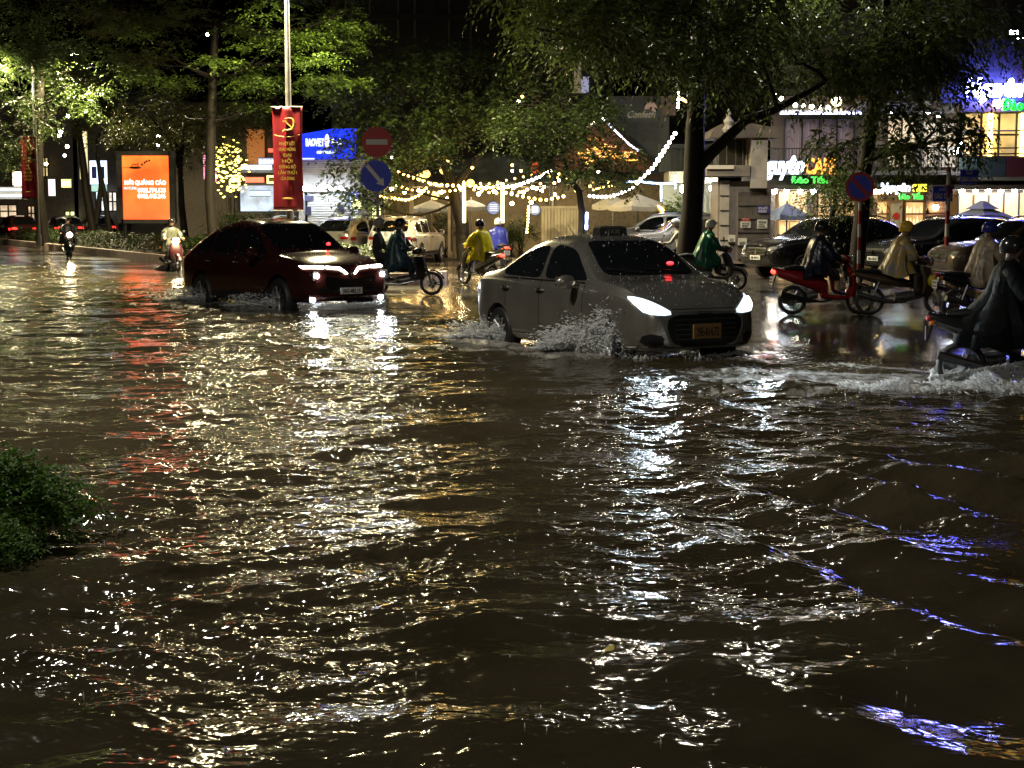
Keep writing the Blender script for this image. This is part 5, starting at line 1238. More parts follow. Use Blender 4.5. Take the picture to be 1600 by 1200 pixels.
lamp_ball('globe_lamp', 'warm globe lamp glowing high above the balcony awning', at(1307, 158, CY-1.2), .19, glow('globe_warm', (1.0, .78, .38), 16), None)
lamp_ball('globe_lamp', 'warm globe lamp on the wall beside the dark slatted pier', at(1462, 324, CY-.3), .11, BULB_Y, None)
lamp_ball('globe_lamp', 'peach globe lamp beside the green letters at the top right', at(1558, 162, CY-1.4), .17, glow('globe_peach', (1.0, .62, .40), 10), None)
for k, (px, py) in enumerate(((1583, 51), (1594, 63))):
    t = thing('floodlight', ('upper' if k == 0 else 'lower')+' of two small floodlights at the top right corner', 'floodlight', at(px, py, CY-.5))
    b = MB(); b.box((0, 0, 0), (.34, .16, .16)); b.tube([(0, .08, 0), (0, .5, .1)], .03, 6); b.build('housing', M_BLACK, t); b = MB(); b.box((0, -.085, 0), (.30, .02, .13)); b.build('lens', BULB_C, t)
for k, (px, py, w) in enumerate(((1500, 221, .16), (1498, 232, .14), (1493, 238, .16))):
    lamp_ball('balcony_lamp', 'white lamp in a close cluster at the left end of the glazed corner', at(px, py, CY-1.6), .09, BULB_C, 'white lamps by the glazed corner')
for px, py in ((1393, 176), (1449, 176), (1467, 181)):
    t = thing('downlight', 'small downlight under the first floor string course', 'lamp', at(px, py, CY-.6), 0, 'downlights under the string course'); b = MB(); b.lathe([(.02, .06), (.13, .05), (.14, 0), (.10, -.01)], 12); b.build('lamp_housing', M_RIM, t); b = MB(); b.ell((0, 0, -.015), (.10, .10, .02), 10, 6); b.build('lens', BULB_W, t)

# ---------- signs of the cafe
def sign(name, label, parts, group=None, cat='sign', frame=None):
    """parts: (text, px centre, py baseline, py top, Y, width px, material, shear)"""
    base = at(parts[0][1], parts[0][2], parts[0][4]); t = thing(name, label, cat, base, 0, group)
    for txt, px, yb, yt, Y, wpx, mm, sh, rz in parts:
        c = at(px, yb, Y); h = at(px, yt, Y).z-c.z; mb = MB()
        add_text(mb, txt, c, h, .06, rz, shear=sh, bold=.028, width=wpx*Y/F/max(.3, math.cos(rz)) if wpx else None); mb.build('lettering', mm, t, W=True)
        r = MB(); w = (wpx or 60)*Y/F; r.span((c.x-w*.5, Y+.10, c.z+h*.2), (c.x+w*.5, Y+.14, c.z+h*.2+.04)); r.span((c.x-w*.5, Y+.10, c.z+h*.7), (c.x+w*.5, Y+.14, c.z+h*.7+.04)); r.build('mounting_rail', M_BLACK, t, W=True)
    return t
S_WHITE = glow('sign_white', (.72, .82, 1.0), 3.0); S_ORANGE = glow('sign_orange', (1.0, .30, .01), 1.6); S_GREEN = glow('sign_green', (.005, 1.0, .05), 1.0); S_YELLOW = glow('sign_yellow', (1.0, .78, .02), 2.0)
S_VIOLET = glow('sign_blue_white', (.13, .14, 1.0), 115.0)
sign('neon_sign', 'cafe sign in white, orange and green letters above the blue awning, half hidden by leaves', [('Nguyên', 1216, 271, 243, CY-1.5, 78, S_WHITE, .18, 0), ('CAFE', 1281, 271, 247, CY-1.5, 48, S_ORANGE, .1, 0), ('Đào Tấn', 1265, 286, 276, CY-1.6, 56, S_GREEN, .0, 0)])
sign('neon_sign', 'small cafe sign in white, yellow and green letters over the shelf windows', [('Nguyên', 1398, 299, 286, CY-1.7, 46, S_WHITE, .18, 0), ('CAFE', 1436, 299, 288, CY-1.7, 22, S_YELLOW, 0, 0), ('Đào', 1413, 311, 303, CY-1.7, 17, S_GREEN, 0, 0), ('Tấn', 1434, 311, 303, CY-1.7, 16, S_GREEN, 0, 0)])
sign('neon_sign', 'large blue white cafe sign with green letters at the top right corner', [('Nguyên', 1552, 150, 122, CY-1.3, 88, S_VIOLET, .22, 0), ('CAFE', 1624, 148, 110, CY-1.3, 50, S_ORANGE, .05, 0), ('Đào', 1582, 172, 155, CY-1.5, 34, S_GREEN, 0, 0), ('Tấn', 1622, 171, 155, CY-1.5, 34, S_GREEN, 0, 0)])

# ---------- patio umbrellas
def umbrella(label, c, rx, h, ztop, m, vent=False, pole=True, rz=0.4):
    t = thing('patio_umbrella', label, 'umbrella', (c.x, c.y, 0.14), rz); n = 4
    k = MB(); z1 = ztop-.14; z0 = z1-h
    rim = [(rx*math.cos(math.pi/4+2*math.pi*i/n)*1.2, rx*math.sin(math.pi/4+2*math.pi*i/n)*1.2, z0) for i in range(n)]
    seg = []
    for i in range(n):
        a, b = Vector(rim[i]), Vector(rim[(i+1) % n]); seg += [a.lerp(b, q/4)+Vector((0, 0, -.05*math.sin(math.pi*q/4))) for q in range(4)]
    k.rings([seg, [tuple(p*.5+Vector((0, 0, (z0+(z1-z0)*.55)-p.z*.5))) for p in seg], [(0.05*math.cos(q*.39), .05*math.sin(q*.39), z1) for q in range(16)]], True); k.build('canopy', m, t)
    vl = MB(); vl.rings([seg, [tuple(p+Vector((0, 0, -.16))) for p in seg]], False); vl.build('valance', m, t)
    if vent:
        v = MB(); q = [(p[0]*.36, p[1]*.36, z0+(z1-z0)*.80) for p in rim]; v.rings([q, [(p[0]*.05, p[1]*.05, z1+.16) for p in rim]], True); v.build('vent', m, t)
    p = MB(); p.tube([(0, 0, 0), (0, 0, z1+.1)], .03, 8); p.build('pole', M_STEEL, t); r = MB()
    for q in rim: r.tube([(0, 0, z0+.1), (q[0]*.95, q[1]*.95, z0+.02)], .012, 5)
    r.build('ribs', M_STEEL, t); b = MB(); b.lathe([(.3, 0), (.3, .06), (.06, .1)], 14); b.build('base', M_DKCONC, t); return t
U_CREAM = mat('umbrella_cream', (.42, .39, .31), .8, var=.1); U_GREY = mat('umbrella_grey', (.30, .32, .33), .7, var=.15); U_BLUE = mat('umbrella_blue', (.34, .42, .70), .6, var=.2)
umbrella('cream square umbrella open in front of the lit garden wall', at(1000, 0, 57.5), .95, .42, at(0, 304, 57.5).z, U_CREAM, rz=.5)
umbrella('smaller cream umbrella just behind the big cream one', at(960, 0, 60), .7, .35, at(0, 306, 60).z, U_CREAM, rz=.5)
umbrella('grey cream umbrella edge hanging left of the first glowing post', at(735, 0, 62.5), .6, .25, at(0, 312, 62.5).z, U_GREY, rz=.3)
umbrella('grey cream umbrella between the white SUV and the tree trunk', at(672, 0, 63), .8, .3, at(0, 313, 63).z, U_GREY, rz=.3)
umbrella('pale blue umbrella tilted under the white and orange cafe sign', at(1236, 0, 54), .62, .38, at(0, 318, 54).z, U_BLUE, rz=.3)
umbrella('large grey umbrella with a vent top beside the street name post', at(1546, 0, 53), 1.35, .65, at(0, 321, 53).z, U_GREY, True, rz=.55)

# ---------- gatehouse in brown stone
GY = 50.0
gh = thing('gatehouse', 'tall narrow brown gatehouse with a roofed upper niche and notices stuck on its doors', 'building', (at(1155, 0, GY).x, GY, .05))
M_GATE = mat('gate_stone', (.15, .125, .105), .65, var=.3, scale=2, bump=.4); M_GATE2 = mat('gate_stone_light', (.27, .24, .21), .65, var=.25, scale=2, bump=.3)
def G_(mb, name, m, par=None): return mb.build(name, m, par or gh, W=True)
m = MB(); wall(m, 1120, 283, 1205, 412, GY, 1.8); G_(m, 'lower_block', M_GATE)
m = MB(); wall(m, 1104, 258, 1172, 275, GY-.35, 2.0); G_(m, 'ledge', M_GATE)
m = MB(); wall(m, 1104, 258, 1147, 264, GY-.42, .06); G_(m, 'ledge_face', mat('ledge_pale', (.5, .46, .38), .6, var=.15))
m = MB(); wall(m, 1120, 217, 1175, 258, GY+.9, .9); G_(m, 'niche_wall', mat('niche_dark', (.03, .027, .025), .8))
m = MB()
for x in (1122, 1135, 1149, 1160): wall(m, x, 217, x+2.2, 258, GY+.2, .1)
G_(m, 'niche_bars', M_RAIL)
m = MB(); wall(m, 1173, 214, 1200, 294, GY-.3, 2.0); G_(m, 'side_pylon', M_GATE2)
m = MB(); pts = [(1106, 216), (1112, 203), (1132, 192), (1162, 192), (1216, 202), (1216, 216)]; pl = [(at(a, b, GY).x, at(a, b, GY).z) for a, b in pts]; m.prism(pl, 2.2, Matrix.Translation((0, GY-.4, 0))); G_(m, 'roof', mat('roof_brown', (.10, .078, .062), .7, var=.3, bump=.4))
m = MB(); m.lathe([(.16, 0), (.2, .1), (.12, .22), (.17, .34), (.06, .5), (.09, .58), (.01, .75)], 12, Matrix.Translation(at(1138, 207, GY-.5))); G_(m, 'finial', M_GATE2)
for x0, y0, x1, y1, mm in ((1124, 282, 1140, 398, M_GATE2), (1152, 300, 1203, 405, mat('gate_doors', (.07, .058, .05), .5, var=.3))):
    d = MB(); wall(d, x0, y0, x1, y1, GY-.07, .065); o = G_(d, 'door', mm); s = MB()
    for k in range(1, 5): y = y0+(y1-y0)*k/5; wall(s, x0+1, y, x1-1, y+1.5, GY-.09, .018)
    s.build('door_bars', M_BLACK, o, W=True)
NP = mat('notice_paper', (.42, .40, .35), .7, var=.2, scale=9); NR = mat('notice_red', (.30, .03, .03), .6); NB = mat('notice_blue', (.03, .03, .16), .5)
for i, (x0, y0, x1, y1, mm, lab, tx) in enumerate(((1159, 341, 1172, 345.5, NR, 'small red notice with a white heading on the gatehouse door', 'THU'), (1157, 346, 1173, 356, NP, 'white notice right under the red one on the gatehouse door', 'CHO THUÊ'), (1183, 343, 1199, 357, NP, 'white notice with several lines on the right leaf of the gatehouse door', 'THÔNG BÁO'),
        (1138, 367, 1149, 378, NP, 'pale notice on the left jamb of the gatehouse near the white helmet', 'A'), (1153, 372, 1167, 383, NP, 'lowest grey notice on the gatehouse door', 'B'), (1183, 322, 1202, 333, NB, 'dark blue number plate high on the right leaf of the gatehouse door', 'PHỐ'))):
    t = thing('notice', lab, 'notice', at((x0+x1)/2, (y0+y1)/2, GY-.11)); b = MB(); wall(b, x0, y0, x1, y1, GY-.115, .02); b.build('sheet', mm, t, W=True)
    l = MB(); r_ = random.Random(i)
    if len(tx) > 2: a = at((x0+x1)/2, y0+(y1-y0)*.42, GY-.12); add_text(l, tx, a, (y1-y0)*.24*GY/F, .004, 0, bold=.01, width=(x1-x0)*.72*GY/F)
    for k in range(3):
        y = y0+(y1-y0)*(.55+.14*k)
        if y1-y0 > 6: wall(l, x0+2, y, x1-2-3*r_.random(), y+(y1-y0)*.06, GY-.122, .006)
    l.build('writing', mat('notice_ink', (.05, .05, .06), .6) if mm is NP else mat('notice_white_ink', (.5, .5, .5), .6), t, W=True)

# ---------- pale side porch left of the gatehouse
SY = 61.0
pr = thing('porch_building', 'pale green lit porch and balcony between the massive trunk and the gatehouse', 'building', (at(1080, 0, SY).x, SY, .14))
def S_(mb, name, m, par=None): return mb.build(name, m, par or pr, W=True)
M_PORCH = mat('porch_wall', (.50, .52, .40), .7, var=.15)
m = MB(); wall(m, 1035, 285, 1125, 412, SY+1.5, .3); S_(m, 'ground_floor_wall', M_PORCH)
m = MB(); wall(m, 1045, 268, 1122, 286, SY-.5, 2.0); S_(m, 'porch_roof', mat('porch_roof', (.42, .40, .28), .7, var=.2))
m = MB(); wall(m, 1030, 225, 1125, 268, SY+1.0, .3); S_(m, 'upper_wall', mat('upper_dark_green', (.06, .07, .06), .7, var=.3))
f = MB()
for x in range(1040, 1122, 8): wall(f, x, 228, x+1.4, 268, SY+.6, .06)
wall(f, 1038, 226, 1122, 229, SY+.58, .1); S_(f, 'balcony_grille', M_RAIL)
m = MB()
for x in (1092, 1100, 1108): wall(m, x, 305, x+3.5, 395, SY+1.2, .1)
S_(m, 'shutter_slats', mat('slat_pale', (.6, .62, .5), .6))
lamp_ball('globe_lamp', 'very bright white lamp glaring just left of the massive trunk', at(1069, 295, SY-1.5), .17, glow('lamp_glare', (.92, .98, .90), 55), None)
lamp_ball('porch_lamp', 'bright white lamp under the porch roof right of the massive trunk', at(1112, 294, SY-.8), .11, BULB_C, None)
lamp_ball('porch_lamp', 'small warm lamp under the porch roof right of the massive trunk', at(1097, 296, SY-.8), .07, BULB_Y, None)
c = at(1058, 345, 57); shrub('tall_shrub', 'tall pale green lit shrub left of the massive trunk under the glaring lamp', (c.x, c.y, 1.3), (.75, .6, 1.15), L_GROUND, 51, n=700, leaf=.09, length=.25, z0=.14)

# ---------- grey building with script sign, gabled house, tent canopy
NY = 66.0
nb = thing('grey_building', 'tall blue grey building with a script sign and flower emblem on its side', 'building', (at(1000, 0, NY).x, NY, .14))
M_BG = mat('blue_grey_wall', (.21, .225, .24), .7, var=.2, scale=1)
m = MB(); wall(m, 952, 150, 1046, 410, NY, 6); m.build('wall', M_BG, nb, W=True)
for x0, x1, y0, y1 in ((960, 996, 190, 222), (998, 1030, 190, 222)):
    m = MB(); wall(m, x0, y0, x1, y1, NY-.05, .049); m.build('wall_panel', mat('panel_grey', (.17, .18, .19), .6, var=.2), nb, W=True)
m = MB(); wall(m, 1034, 150, 1056, 180, NY-.2, .19); m.build('pink_panel', mat('panel_pink', (.5, .38, .36), .6), nb, W=True)
sg = thing('wall_sign', 'script lettering with a flower like emblem high on the blue grey building', 'sign', at(1002, 184, NY-.1))
l = MB(); add_text(l, 'Confetti', at(1001, 184, NY-.1), .30, .03, 0, shear=.3, bold=.006, width=44*NY/F); l.build('lettering', mat('sign_dull_gold', (.36, .33, .22), .5, emit=(1, .9, .6), strength=.09), sg, W=True)
e = MB(); c = at(1017, 169, NY-.1)
for k in range(9):
    a = math.pi*(k-1)/7*1.0; e.ell((c.x+.16*math.cos(a), c.y, c.z+.16*math.sin(a)), (.05+.07*abs(math.cos(a)), .02, .05+.07*abs(math.sin(a))), 8, 6)
e.build('emblem', mat('sign_dull_pink', (.40, .25, .18), .5, emit=(1, .7, .5), strength=.12), sg, W=True)
hs = thing('gabled_house', 'garden restaurant house whose gable is outlined with lights', 'building', (at(940, 0, 64).x, 64, .14))
HY = 64.0
m = MB(); pts = [(868, 268), (868, 245), (940, 186), (1018, 262), (1018, 268)]; m.prism([(at(a, b, HY).x, at(a, b, HY).z) for a, b in pts], 1.6, Matrix.Translation((0, HY, 0))); m.build('gable', mat('gable_tile', (.16, .06, .03), .6, var=.4, scale=6, stretch=(1, 1, 4)), hs, W=True)
m = MB()
for a, b in (((864, 252), (940, 184)), ((940, 184), (1026, 264))):
    p, q = at(*a, HY), at(*b, HY); m.tube([p+Vector((0, -.1, 0)), q+Vector((0, -.1, 0))], .11, 6)
m.build('barge_board', M_WOODS, hs, W=True)
m = MB()
for k in range(26):
    r_ = random.Random(k); px = 905+85*r_.random(); py = 212+40*r_.random()
    if py > 186+abs(px-940)*.9+8: a = at(px, py, HY-.05); m.box((a.x, a.y, a.z), (.25+.5*r_.random(), .05, .05+.08*r_.random()))
m.build('lit_fretwork', glow('orange_glow', (1.0, .42, .06), 1.4), hs, W=True)
m = MB(); wall(m, 868, 272, 1040, 412, HY+1.5, .3); m.build('back_wall', mat('garden_wall', (.20, .16, .09), .7, var=.4), hs, W=True)
m = MB(); wall(m, 760, 322, 905, 366, 62.5, .12); 
M_PALEFENCE = mat('pale_fence', (.30, .26, .17), .7, var=.2, scale=3, stretch=(5, 1, .3))
fn = thing('fence_panel', 'pale timber screen behind the tree with the thin leaning trunk', 'fence', at(878, 366, 60)); m = MB()
for k in range(12): x0 = 846+k*5; wall(m, x0, 326, x0+4.4, 392, 60, .05)
m.build('boards', M_PALEFENCE, fn, W=True); m = MB(); wall(m, 844, 322, 908, 326, 59.96, .12); m.build('top_rail', M_PALEFENCE, fn, W=True)
tn = thing('tent_canopy', 'sagging grey green tent canopy above the string lights', 'canopy', (at(780, 0, 62).x, 62, .14))
m = MB(); gx, gy = 22, 8; vs = []; fs = []
for j in range(gy+1):
    for i in range(gx+1):
        u, v_ = i/gx, j/gy; px = 700+165*u; py = 290-6*u-(52-22*abs(u-.45)*2)*v_+5*math.sin(u*9)*v_*(1-v_); p = at(px, py, 60+4.5*v_); vs.append(tuple(p-Vector((0, 0, .25*math.sin(math.pi*v_)))))
for j in range(gy):
    for i in range(gx): a = j*(gx+1)+i; fs.append((a, a+1, a+gx+2, a+gx+1))
m.add(vs, fs); o = m.build('fabric', raincoat_mat('tent_fabric', (.40, .46, .42), .5, None, .6), tn, True, W=True); md = o.modifiers.new('t', 'SOLIDIFY'); md.thickness = .02
m = MB(); add_text(m, 'GARDEN', at(760, 277, 59.9), .18, .004, 0, width=40*60/F) if False else None
for px in (706, 860): m.tube([at(px, 392, 60.2), at(px, 284, 60.2)], .05, 8)
m.build('poles', M_RAIL, tn, W=True)
# dim terrace wall behind the string lights
tw = thing('terrace_building', 'dim open terrace restaurant behind the string lights', 'building', (at(760, 0, 66).x, 66, .14))
m = MB(); wall(m, 600, 292, 868, 415, 66, .3); m.build('back_wall', mat('terrace_wall', (.16, .13, .08), .7, var=.5, scale=.9), tw, W=True)
m = MB(); wall(m, 596, 284, 872, 291, 61, 5.2); m.build('roof_edge', M_BROWNW, tw, W=True)
for px in (640, 700, 860): m = MB(); wall(m, px, 291, px+5, 412, 61.2, .3); m.build('column', mat('pale_column', (.45, .40, .32), .6), tw, W=True)
for k, (px, py) in enumerate(((612, 296), (632, 300), (655, 297), (690, 300), (748, 303), (772, 299), (800, 318), (818, 300), (846, 298), (866, 304), (700, 310), (830, 316), (720, 294), (758, 293), (802, 293), (838, 294))):  # lamps added to brighten the terrace wall and light the tent from below
    lamp_ball('added_terrace_lamp', 'small warm lamp added under the terrace roof to brighten terrace and tent', at(px, py, 63.2 if py not in (293, 294) else 62.2), .075, BULB_Y if py not in (293, 294) else glow('tent_fill_bulb', (1.0, .80, .5), 150), 'lamps added to brighten the terrace and tent')
for k, px in enumerate((724, 785)):
    t = thing('light_post', ('glowing yellow light post near the grey umbrella edge', 'glowing yellow light post left of the small blue round sign')[k], 'light post', (at(px, 0, 58).x, 58, .14), 0, None)
    m = MB(); m.span((-.07, -.07, 0), (.07, .07, at(0, 350, 58).z-.15)); m.build('post_base', M_BLACK, t); m = MB(); a = at(px, 348, 58).z-.14; b = at(px, 286, 58).z-.14; m.span((-.06, -.06, a), (.06, .06, b)); m.build('light_tube', glow('tube_yellow', (1.0, .84, .36), 5.0), t)
for px, py, rx, col, lab in ((771, 325, .24, (.35, .48, 1.0), 'blue white round sign with lines of writing between the two glowing posts'), (836, 328, .20, (.4, .62, 1.0), 'pale blue oval sign right of the second glowing post')):
    t = thing('round_sign', lab, 'sign', at(px, py, 58.5)); m = MB(); m.disc((0, 0, 0), rx, .05, 24); m.build('sign_face', glow('face_'+str(px), col, .22, (.08, .1, .2)), t); m = MB(); m.lathe([(rx, .0), (rx+.03, 0), (rx+.03, .06), (rx, .06), (rx, 0)], 24, Matrix.Rotation(-math.pi/2, 4, 'X')); m.build('sign_rim', M_BLACK, t)
    m = MB()
    for k in range(4): m.span((-rx*.6, -.012, rx*(.45-.3*k)), (rx*.6, -.001, rx*(.45-.3*k)+.028))
    m.build('sign_bars', glow('face_white', (.6, .75, 1), .7), t)
    m = MB(); m.tube([(0, .03, rx), (0, .03, rx+.6)], .015, 5); m.build('hanger', M_BLACK, t)
c = at(836, 262, 60); t = thing('lantern', 'red fabric lantern hanging under the tent canopy', 'lantern', c); m = MB(); m.ell((0, 0, 0), (.16, .16, .22), 14, 9); m.build('shade', mat('lantern_red', (.5, .05, .03), .6, emit=(1, .1, .05), strength=.5), t, True); m = MB(); m.tube([(0, 0, .2), (0, 0, .6)], .01, 5); m.build('cord', M_BLACK, t)
for k, (px, py) in enumerate(((656, 277), (693, 266), (666, 272), (735, 286), (680, 306))):
    c = at(px, py, 59); t = thing('lantern', 'yellow patterned globe lantern hanging among the leaves over the terrace', 'lantern', c, 0, 'yellow globe lanterns'); m = MB(); m.ell((0, 0, 0), .15, 14, 9); m.build('shade', interior_glow('lantern_yellow', (1, .72, .16), 2.2, (.6, .4, .1), 9), t, True); m = MB(); m.tube([(0, 0, .14), (0, 0, .5)], .008, 5); m.build('cord', M_BLACK, t)
for px, Y, rr, hh, s in ((692, 62, .5, .9, 1), (815, 62.5, .6, .8, 2), (800, 62, .35, .6, 3), (945, 59, .6, .55, 4), (1015, 60, .5, .5, 5), (1030, 58.5, .4, .45, 6)):
    c = at(px, 0, Y); shrub('potted_plant', ('bushy dark plant on the terrace behind the white SUV', 'green plant in front of the terrace wall by the blue round sign', 'small green plant between the glowing posts and the yellow raincoat', 'low plants right of the leaning trunk, under the cream umbrella', 'low plant behind the silver parked car roof', 'small plant beside the lit shrub under the cream umbrella')[s-1], (c.x, Y, .14+hh), (rr, rr*.8, hh), L_MID, 60+s, n=330, leaf=.09, length=.25, z0=.14, cat='plant')

# ---------- bank branch with shutter and blue lit billboard
BY = 63.0
bk_ = thing('bank_branch', 'single storey shop front with a ribbed fascia and a white roller shutter', 'building', (at(510, 0, BY).x, BY, .14))
m = MB(); wall(m, 468, 272, 600, 300, BY, 3); m.build('lintel', M_CONC, bk_, W=True)
m = MB(); wall(m, 450, 240, 600, 272, BY+.05, 3); fa = m.build('fascia', mat('fascia_grey', (.24, .21, .17), .6), bk_, W=True); m = MB()
for k in range(7): wall(m, 450, 250+k*3.2, 600, 251.8+k*3.2, BY-.08, .129)
m.build('fascia_ribs', mat('rib_beige', (.40, .34, .27), .5, var=.2), fa, W=True)
m = MB(); wall(m, 468, 300, 474, 410, BY-.1, .6); m.build('pier', mat('pier_white', (.6, .6, .62), .5), bk_, W=True)
m = MB(); wall(m, 560, 300, 600, 410, BY-.1, .6); m.build('pier', M_CONC, bk_, W=True)
m = MB(); z1 = at(0, 301, BY).z; z = .14; x0, x1 = at(474.3, 0, BY).x, at(559.7, 0, BY).x
while z < z1: m.rings([[(x0, BY+.3, z), (x0, BY+.26, z+.05), (x0, BY+.3, z+.10)], [(x1, BY+.3, z), (x1, BY+.26, z+.05), (x1, BY+.3, z+.10)]], False, closed=False); z += .10
m.build('roller_shutter', mat('shutter_white', (.68, .70, .70), .45, var=.12, scale=2), bk_, W=True)
for x0, y0, x1, y1 in ((476, 305, 490, 314), (478, 323, 486, 336), (527, 320, 537, 330)):
    m = MB(); wall(m, x0, y0, x1, y1, BY+.2, .05); m.build('shutter_plate', mat('shutter_plate', (.04, .04, .10), .5), bk_, W=True)
for px in (474, 489, 517, 533):
    lamp_ball('wall_lamp', 'small white lamp in the row over the roller shutter', at(px, 294, BY-.5), .085, BULB_C, 'white lamps over the roller shutter', .1)
bb = thing('billboard', 'bright blue lit bank billboard between the red banner and the no entry sign', 'billboard', at(510, 248, BY-.4))
m = MB(); pl = [(468, 249), (468, 210), (520, 201), (556, 201), (556, 247)]; m.prism([(at(a, b, BY-.4).x, at(a, b, BY-.4).z) for a, b in pl], .25, Matrix.Translation((0, BY-.4, 0))); m.build('light_panel', interior_glow('billboard_blue', (.004, .03, 1.0), 1.0, (.02, .05, .4), .5), bb, W=True)
S_BW = glow('board_white', (.70, .85, 1.0), 1.5)
m = MB(); add_text(m, 'BAOVIET', at(492, 228, BY-.42), 11*BY/F, .02, 0, bold=.03, width=28*BY/F); m.build('lettering', S_BW, bb, W=True); m = MB(); add_text(m, 'Bank', at(526, 226, BY-.42), 9*BY/F, .02, 0, bold=.03, width=17*BY/F); m.build('lettering', S_BW, bb, W=True); m = MB(); add_text(m, 'NGÂN HÀNG BẢO VIỆT', at(511, 240, BY-.42), 4.2*BY/F, .02, 0, bold=.02, width=31*BY/F); m.build('lettering', S_BW, bb, W=True)
m = MB(); c = at(511, 220.5, BY-.45); m.ell(c, (.095, .03, .28), 14, 10); m.build('emblem', glow('emblem_cream', (1.0, .85, .68), 1.3), bb, W=True)
m = MB(); wall(m, 469, 247, 491, 249, BY-.44, .03); m.build('light_strip', glow('strip_pale', (.6, .7, 1), 1.2), bb, W=True)
s = thing('shop_sign', 'small bright blue shop sign low behind the leaves right of the shutter', 'sign', at(552, 312, BY-.6)); m = MB(); wall(m, 543, 300, 560, 318, BY-.7, .1); m.build('sign_face', glow('sign_blue', (.02, .10, 1.0), 1.0), s, W=True); m = MB()
for k in range(4): wall(m, 545, 303+k*3.6, 556-2*(k % 2), 305+k*3.6, BY-.74, .03)
m.build('lettering', S_BW, s, W=True)
s = thing('shop_sign', 'stacked yellow green lit panels under the leaves beside the blue arrow sign', 'sign', at(588, 330, 60)); m = MB(); wall(m, 582, 322, 594, 328, 60, .1); wall(m, 582, 330, 594, 336, 60, .1); wall(m, 551, 312, 565, 326, 60, .1); m.build('sign_face', glow('sign_lime', (.9, 1, .35), 1.4), s, W=True); m = MB(); m.tube([at(588, 336, 60.05), at(588, 395, 60.05)], .03, 6); m.build('post', M_BLACK, s, W=True)

# ---------- dark block behind everything
DY = 92.0
db = thing('apartment_block', 'very dark concrete apartment block rising behind the trees', 'building', (at(720, 0, DY).x, DY, .1))
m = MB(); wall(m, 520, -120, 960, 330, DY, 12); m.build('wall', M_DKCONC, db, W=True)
m = MB(); wall(m, 520, 22, 960, 30, DY-.4, .39); m.build('ledge', M_DKCONC, db, W=True)
for px in (540, 578, 622, 648, 702, 736): m = MB(); m.tube([at(px, -60, DY-.2), at(px, 60 if px < 690 else 120, DY-.2)], .07, 6); m.build('downpipe', M_CONC, db, W=True)
for px in (560, 600, 660): window(db, px, -20, px+18, 18, DY-.08, 2, 1, M_FRAME, M_WGLASS, .08)
rb = thing('apartment_block', 'dark block with a strip of cream facade showing between the crowns', 'building', (at(900, 0, 80).x, 80, .1))
m = MB(); wall(m, 835, 60, 960, 300, 80, 8); m.build('wall', M_DKCONC, rb, W=True)
m = MB(); wall(m, 897, 96, 908, 145, 79.8, .19); m.build('lit_panel', mat('panel_cream', (.42, .34, .25), .6, emit=(1, .75, .5), strength=.10), rb, W=True)
m = MB(); wall(m, 908.5, 120, 920, 145, 79.8, .19); m.build('lit_panel', mat('panel_lilac', (.4, .38, .5), .6, emit=(.7, .7, 1), strength=.25), rb, W=True)
m = MB(); wall(m, 866, 72, 886, 76, 79.6, .3); m.build('lit_ledge', glow('ledge_glow', (1, .85, .5), .4), rb, W=True)
rr_ = thing('apartment_block', 'dark upper block behind the right hand trees', 'building', (at(1200, 0, 72).x, 72, .1))
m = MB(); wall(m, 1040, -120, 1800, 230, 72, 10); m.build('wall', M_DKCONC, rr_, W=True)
for px in (1100, 1180, 1260, 1420): window(rr_, px, 90, px+34, 140, 71.9, 3, 1, M_FRAME, M_WGLASS, .08)

# ---------- left: far street of small lit shops
LY = 118.0
ls = thing('shop_row', 'dark row of shop houses far down the street on the left', 'building', (at(150, 0, LY).x, LY, .1))
m = MB()
for x0, x1, yt in ((-80, 20, 150), (20.3, 70, 190), (70.3, 118, 165), (118.3, 180, 175), (180.3, 270, 150)): wall(m, x0, yt, x1, 380, LY+2*((x0*7) % 3), 10)
m.build('wall', mat('far_wall', (.12, .10, .085), .7, var=.4), ls, W=True)
for x0, y0, x1, y1, col, st_ in ((66, 246, 75, 276, (1, .8, .35), .35), (44, 322, 54, 345, (1, .7, .4), .5), (0, 320, 26, 340, (1, .72, .45), .5), (150, 295, 165, 330, (.75, .9, 1), .9), (170, 300, 182, 330, (1, .85, .7), .8), (102, 330, 117, 345, (1, 1, .4), 1.2)):
    window(ls, x0, y0, x1, y1, LY-.6, 2, 2, M_FRAME, interior_glow('far_lit_%d' % x0, col, st_, (.3, .3, .3), 1.5), .1)
l2 = thing('shop_row', 'row of lit shop houses behind the red banner and the fairy light tree', 'building', (at(360, 0, 100).x, 100, .1))
m = MB(); wall(m, 270, 160, 384, 400, 101, 8); wall(m, 384.4, 196, 470, 400, 100, 8); m.build('wall', mat('far_wall', (.12, .10, .085), .7, var=.4), l2, W=True)
m = MB(); wall(m, 386, 202, 412, 256, 99.6, .3); m.build('facade_orange_glow', mat('facade_orange_glow', (.45, .16, .05), .6, emit=(1, .35, .08), strength=.16), l2, W=True)  # orange light falling on this wall is put into its colour and emission
m = MB(); wall(m, 376, 262, 432, 270, 98.4, 1.5); m.build('canopy', M_CONC, l2, W=True)
m = MB(); wall(m, 376, 290, 470, 330, 99.8, .1); m.build('shop_window', interior_glow('shop_cool', (.7, .85, 1), .5, (.3, .3, .3), 1.2), l2, W=True)
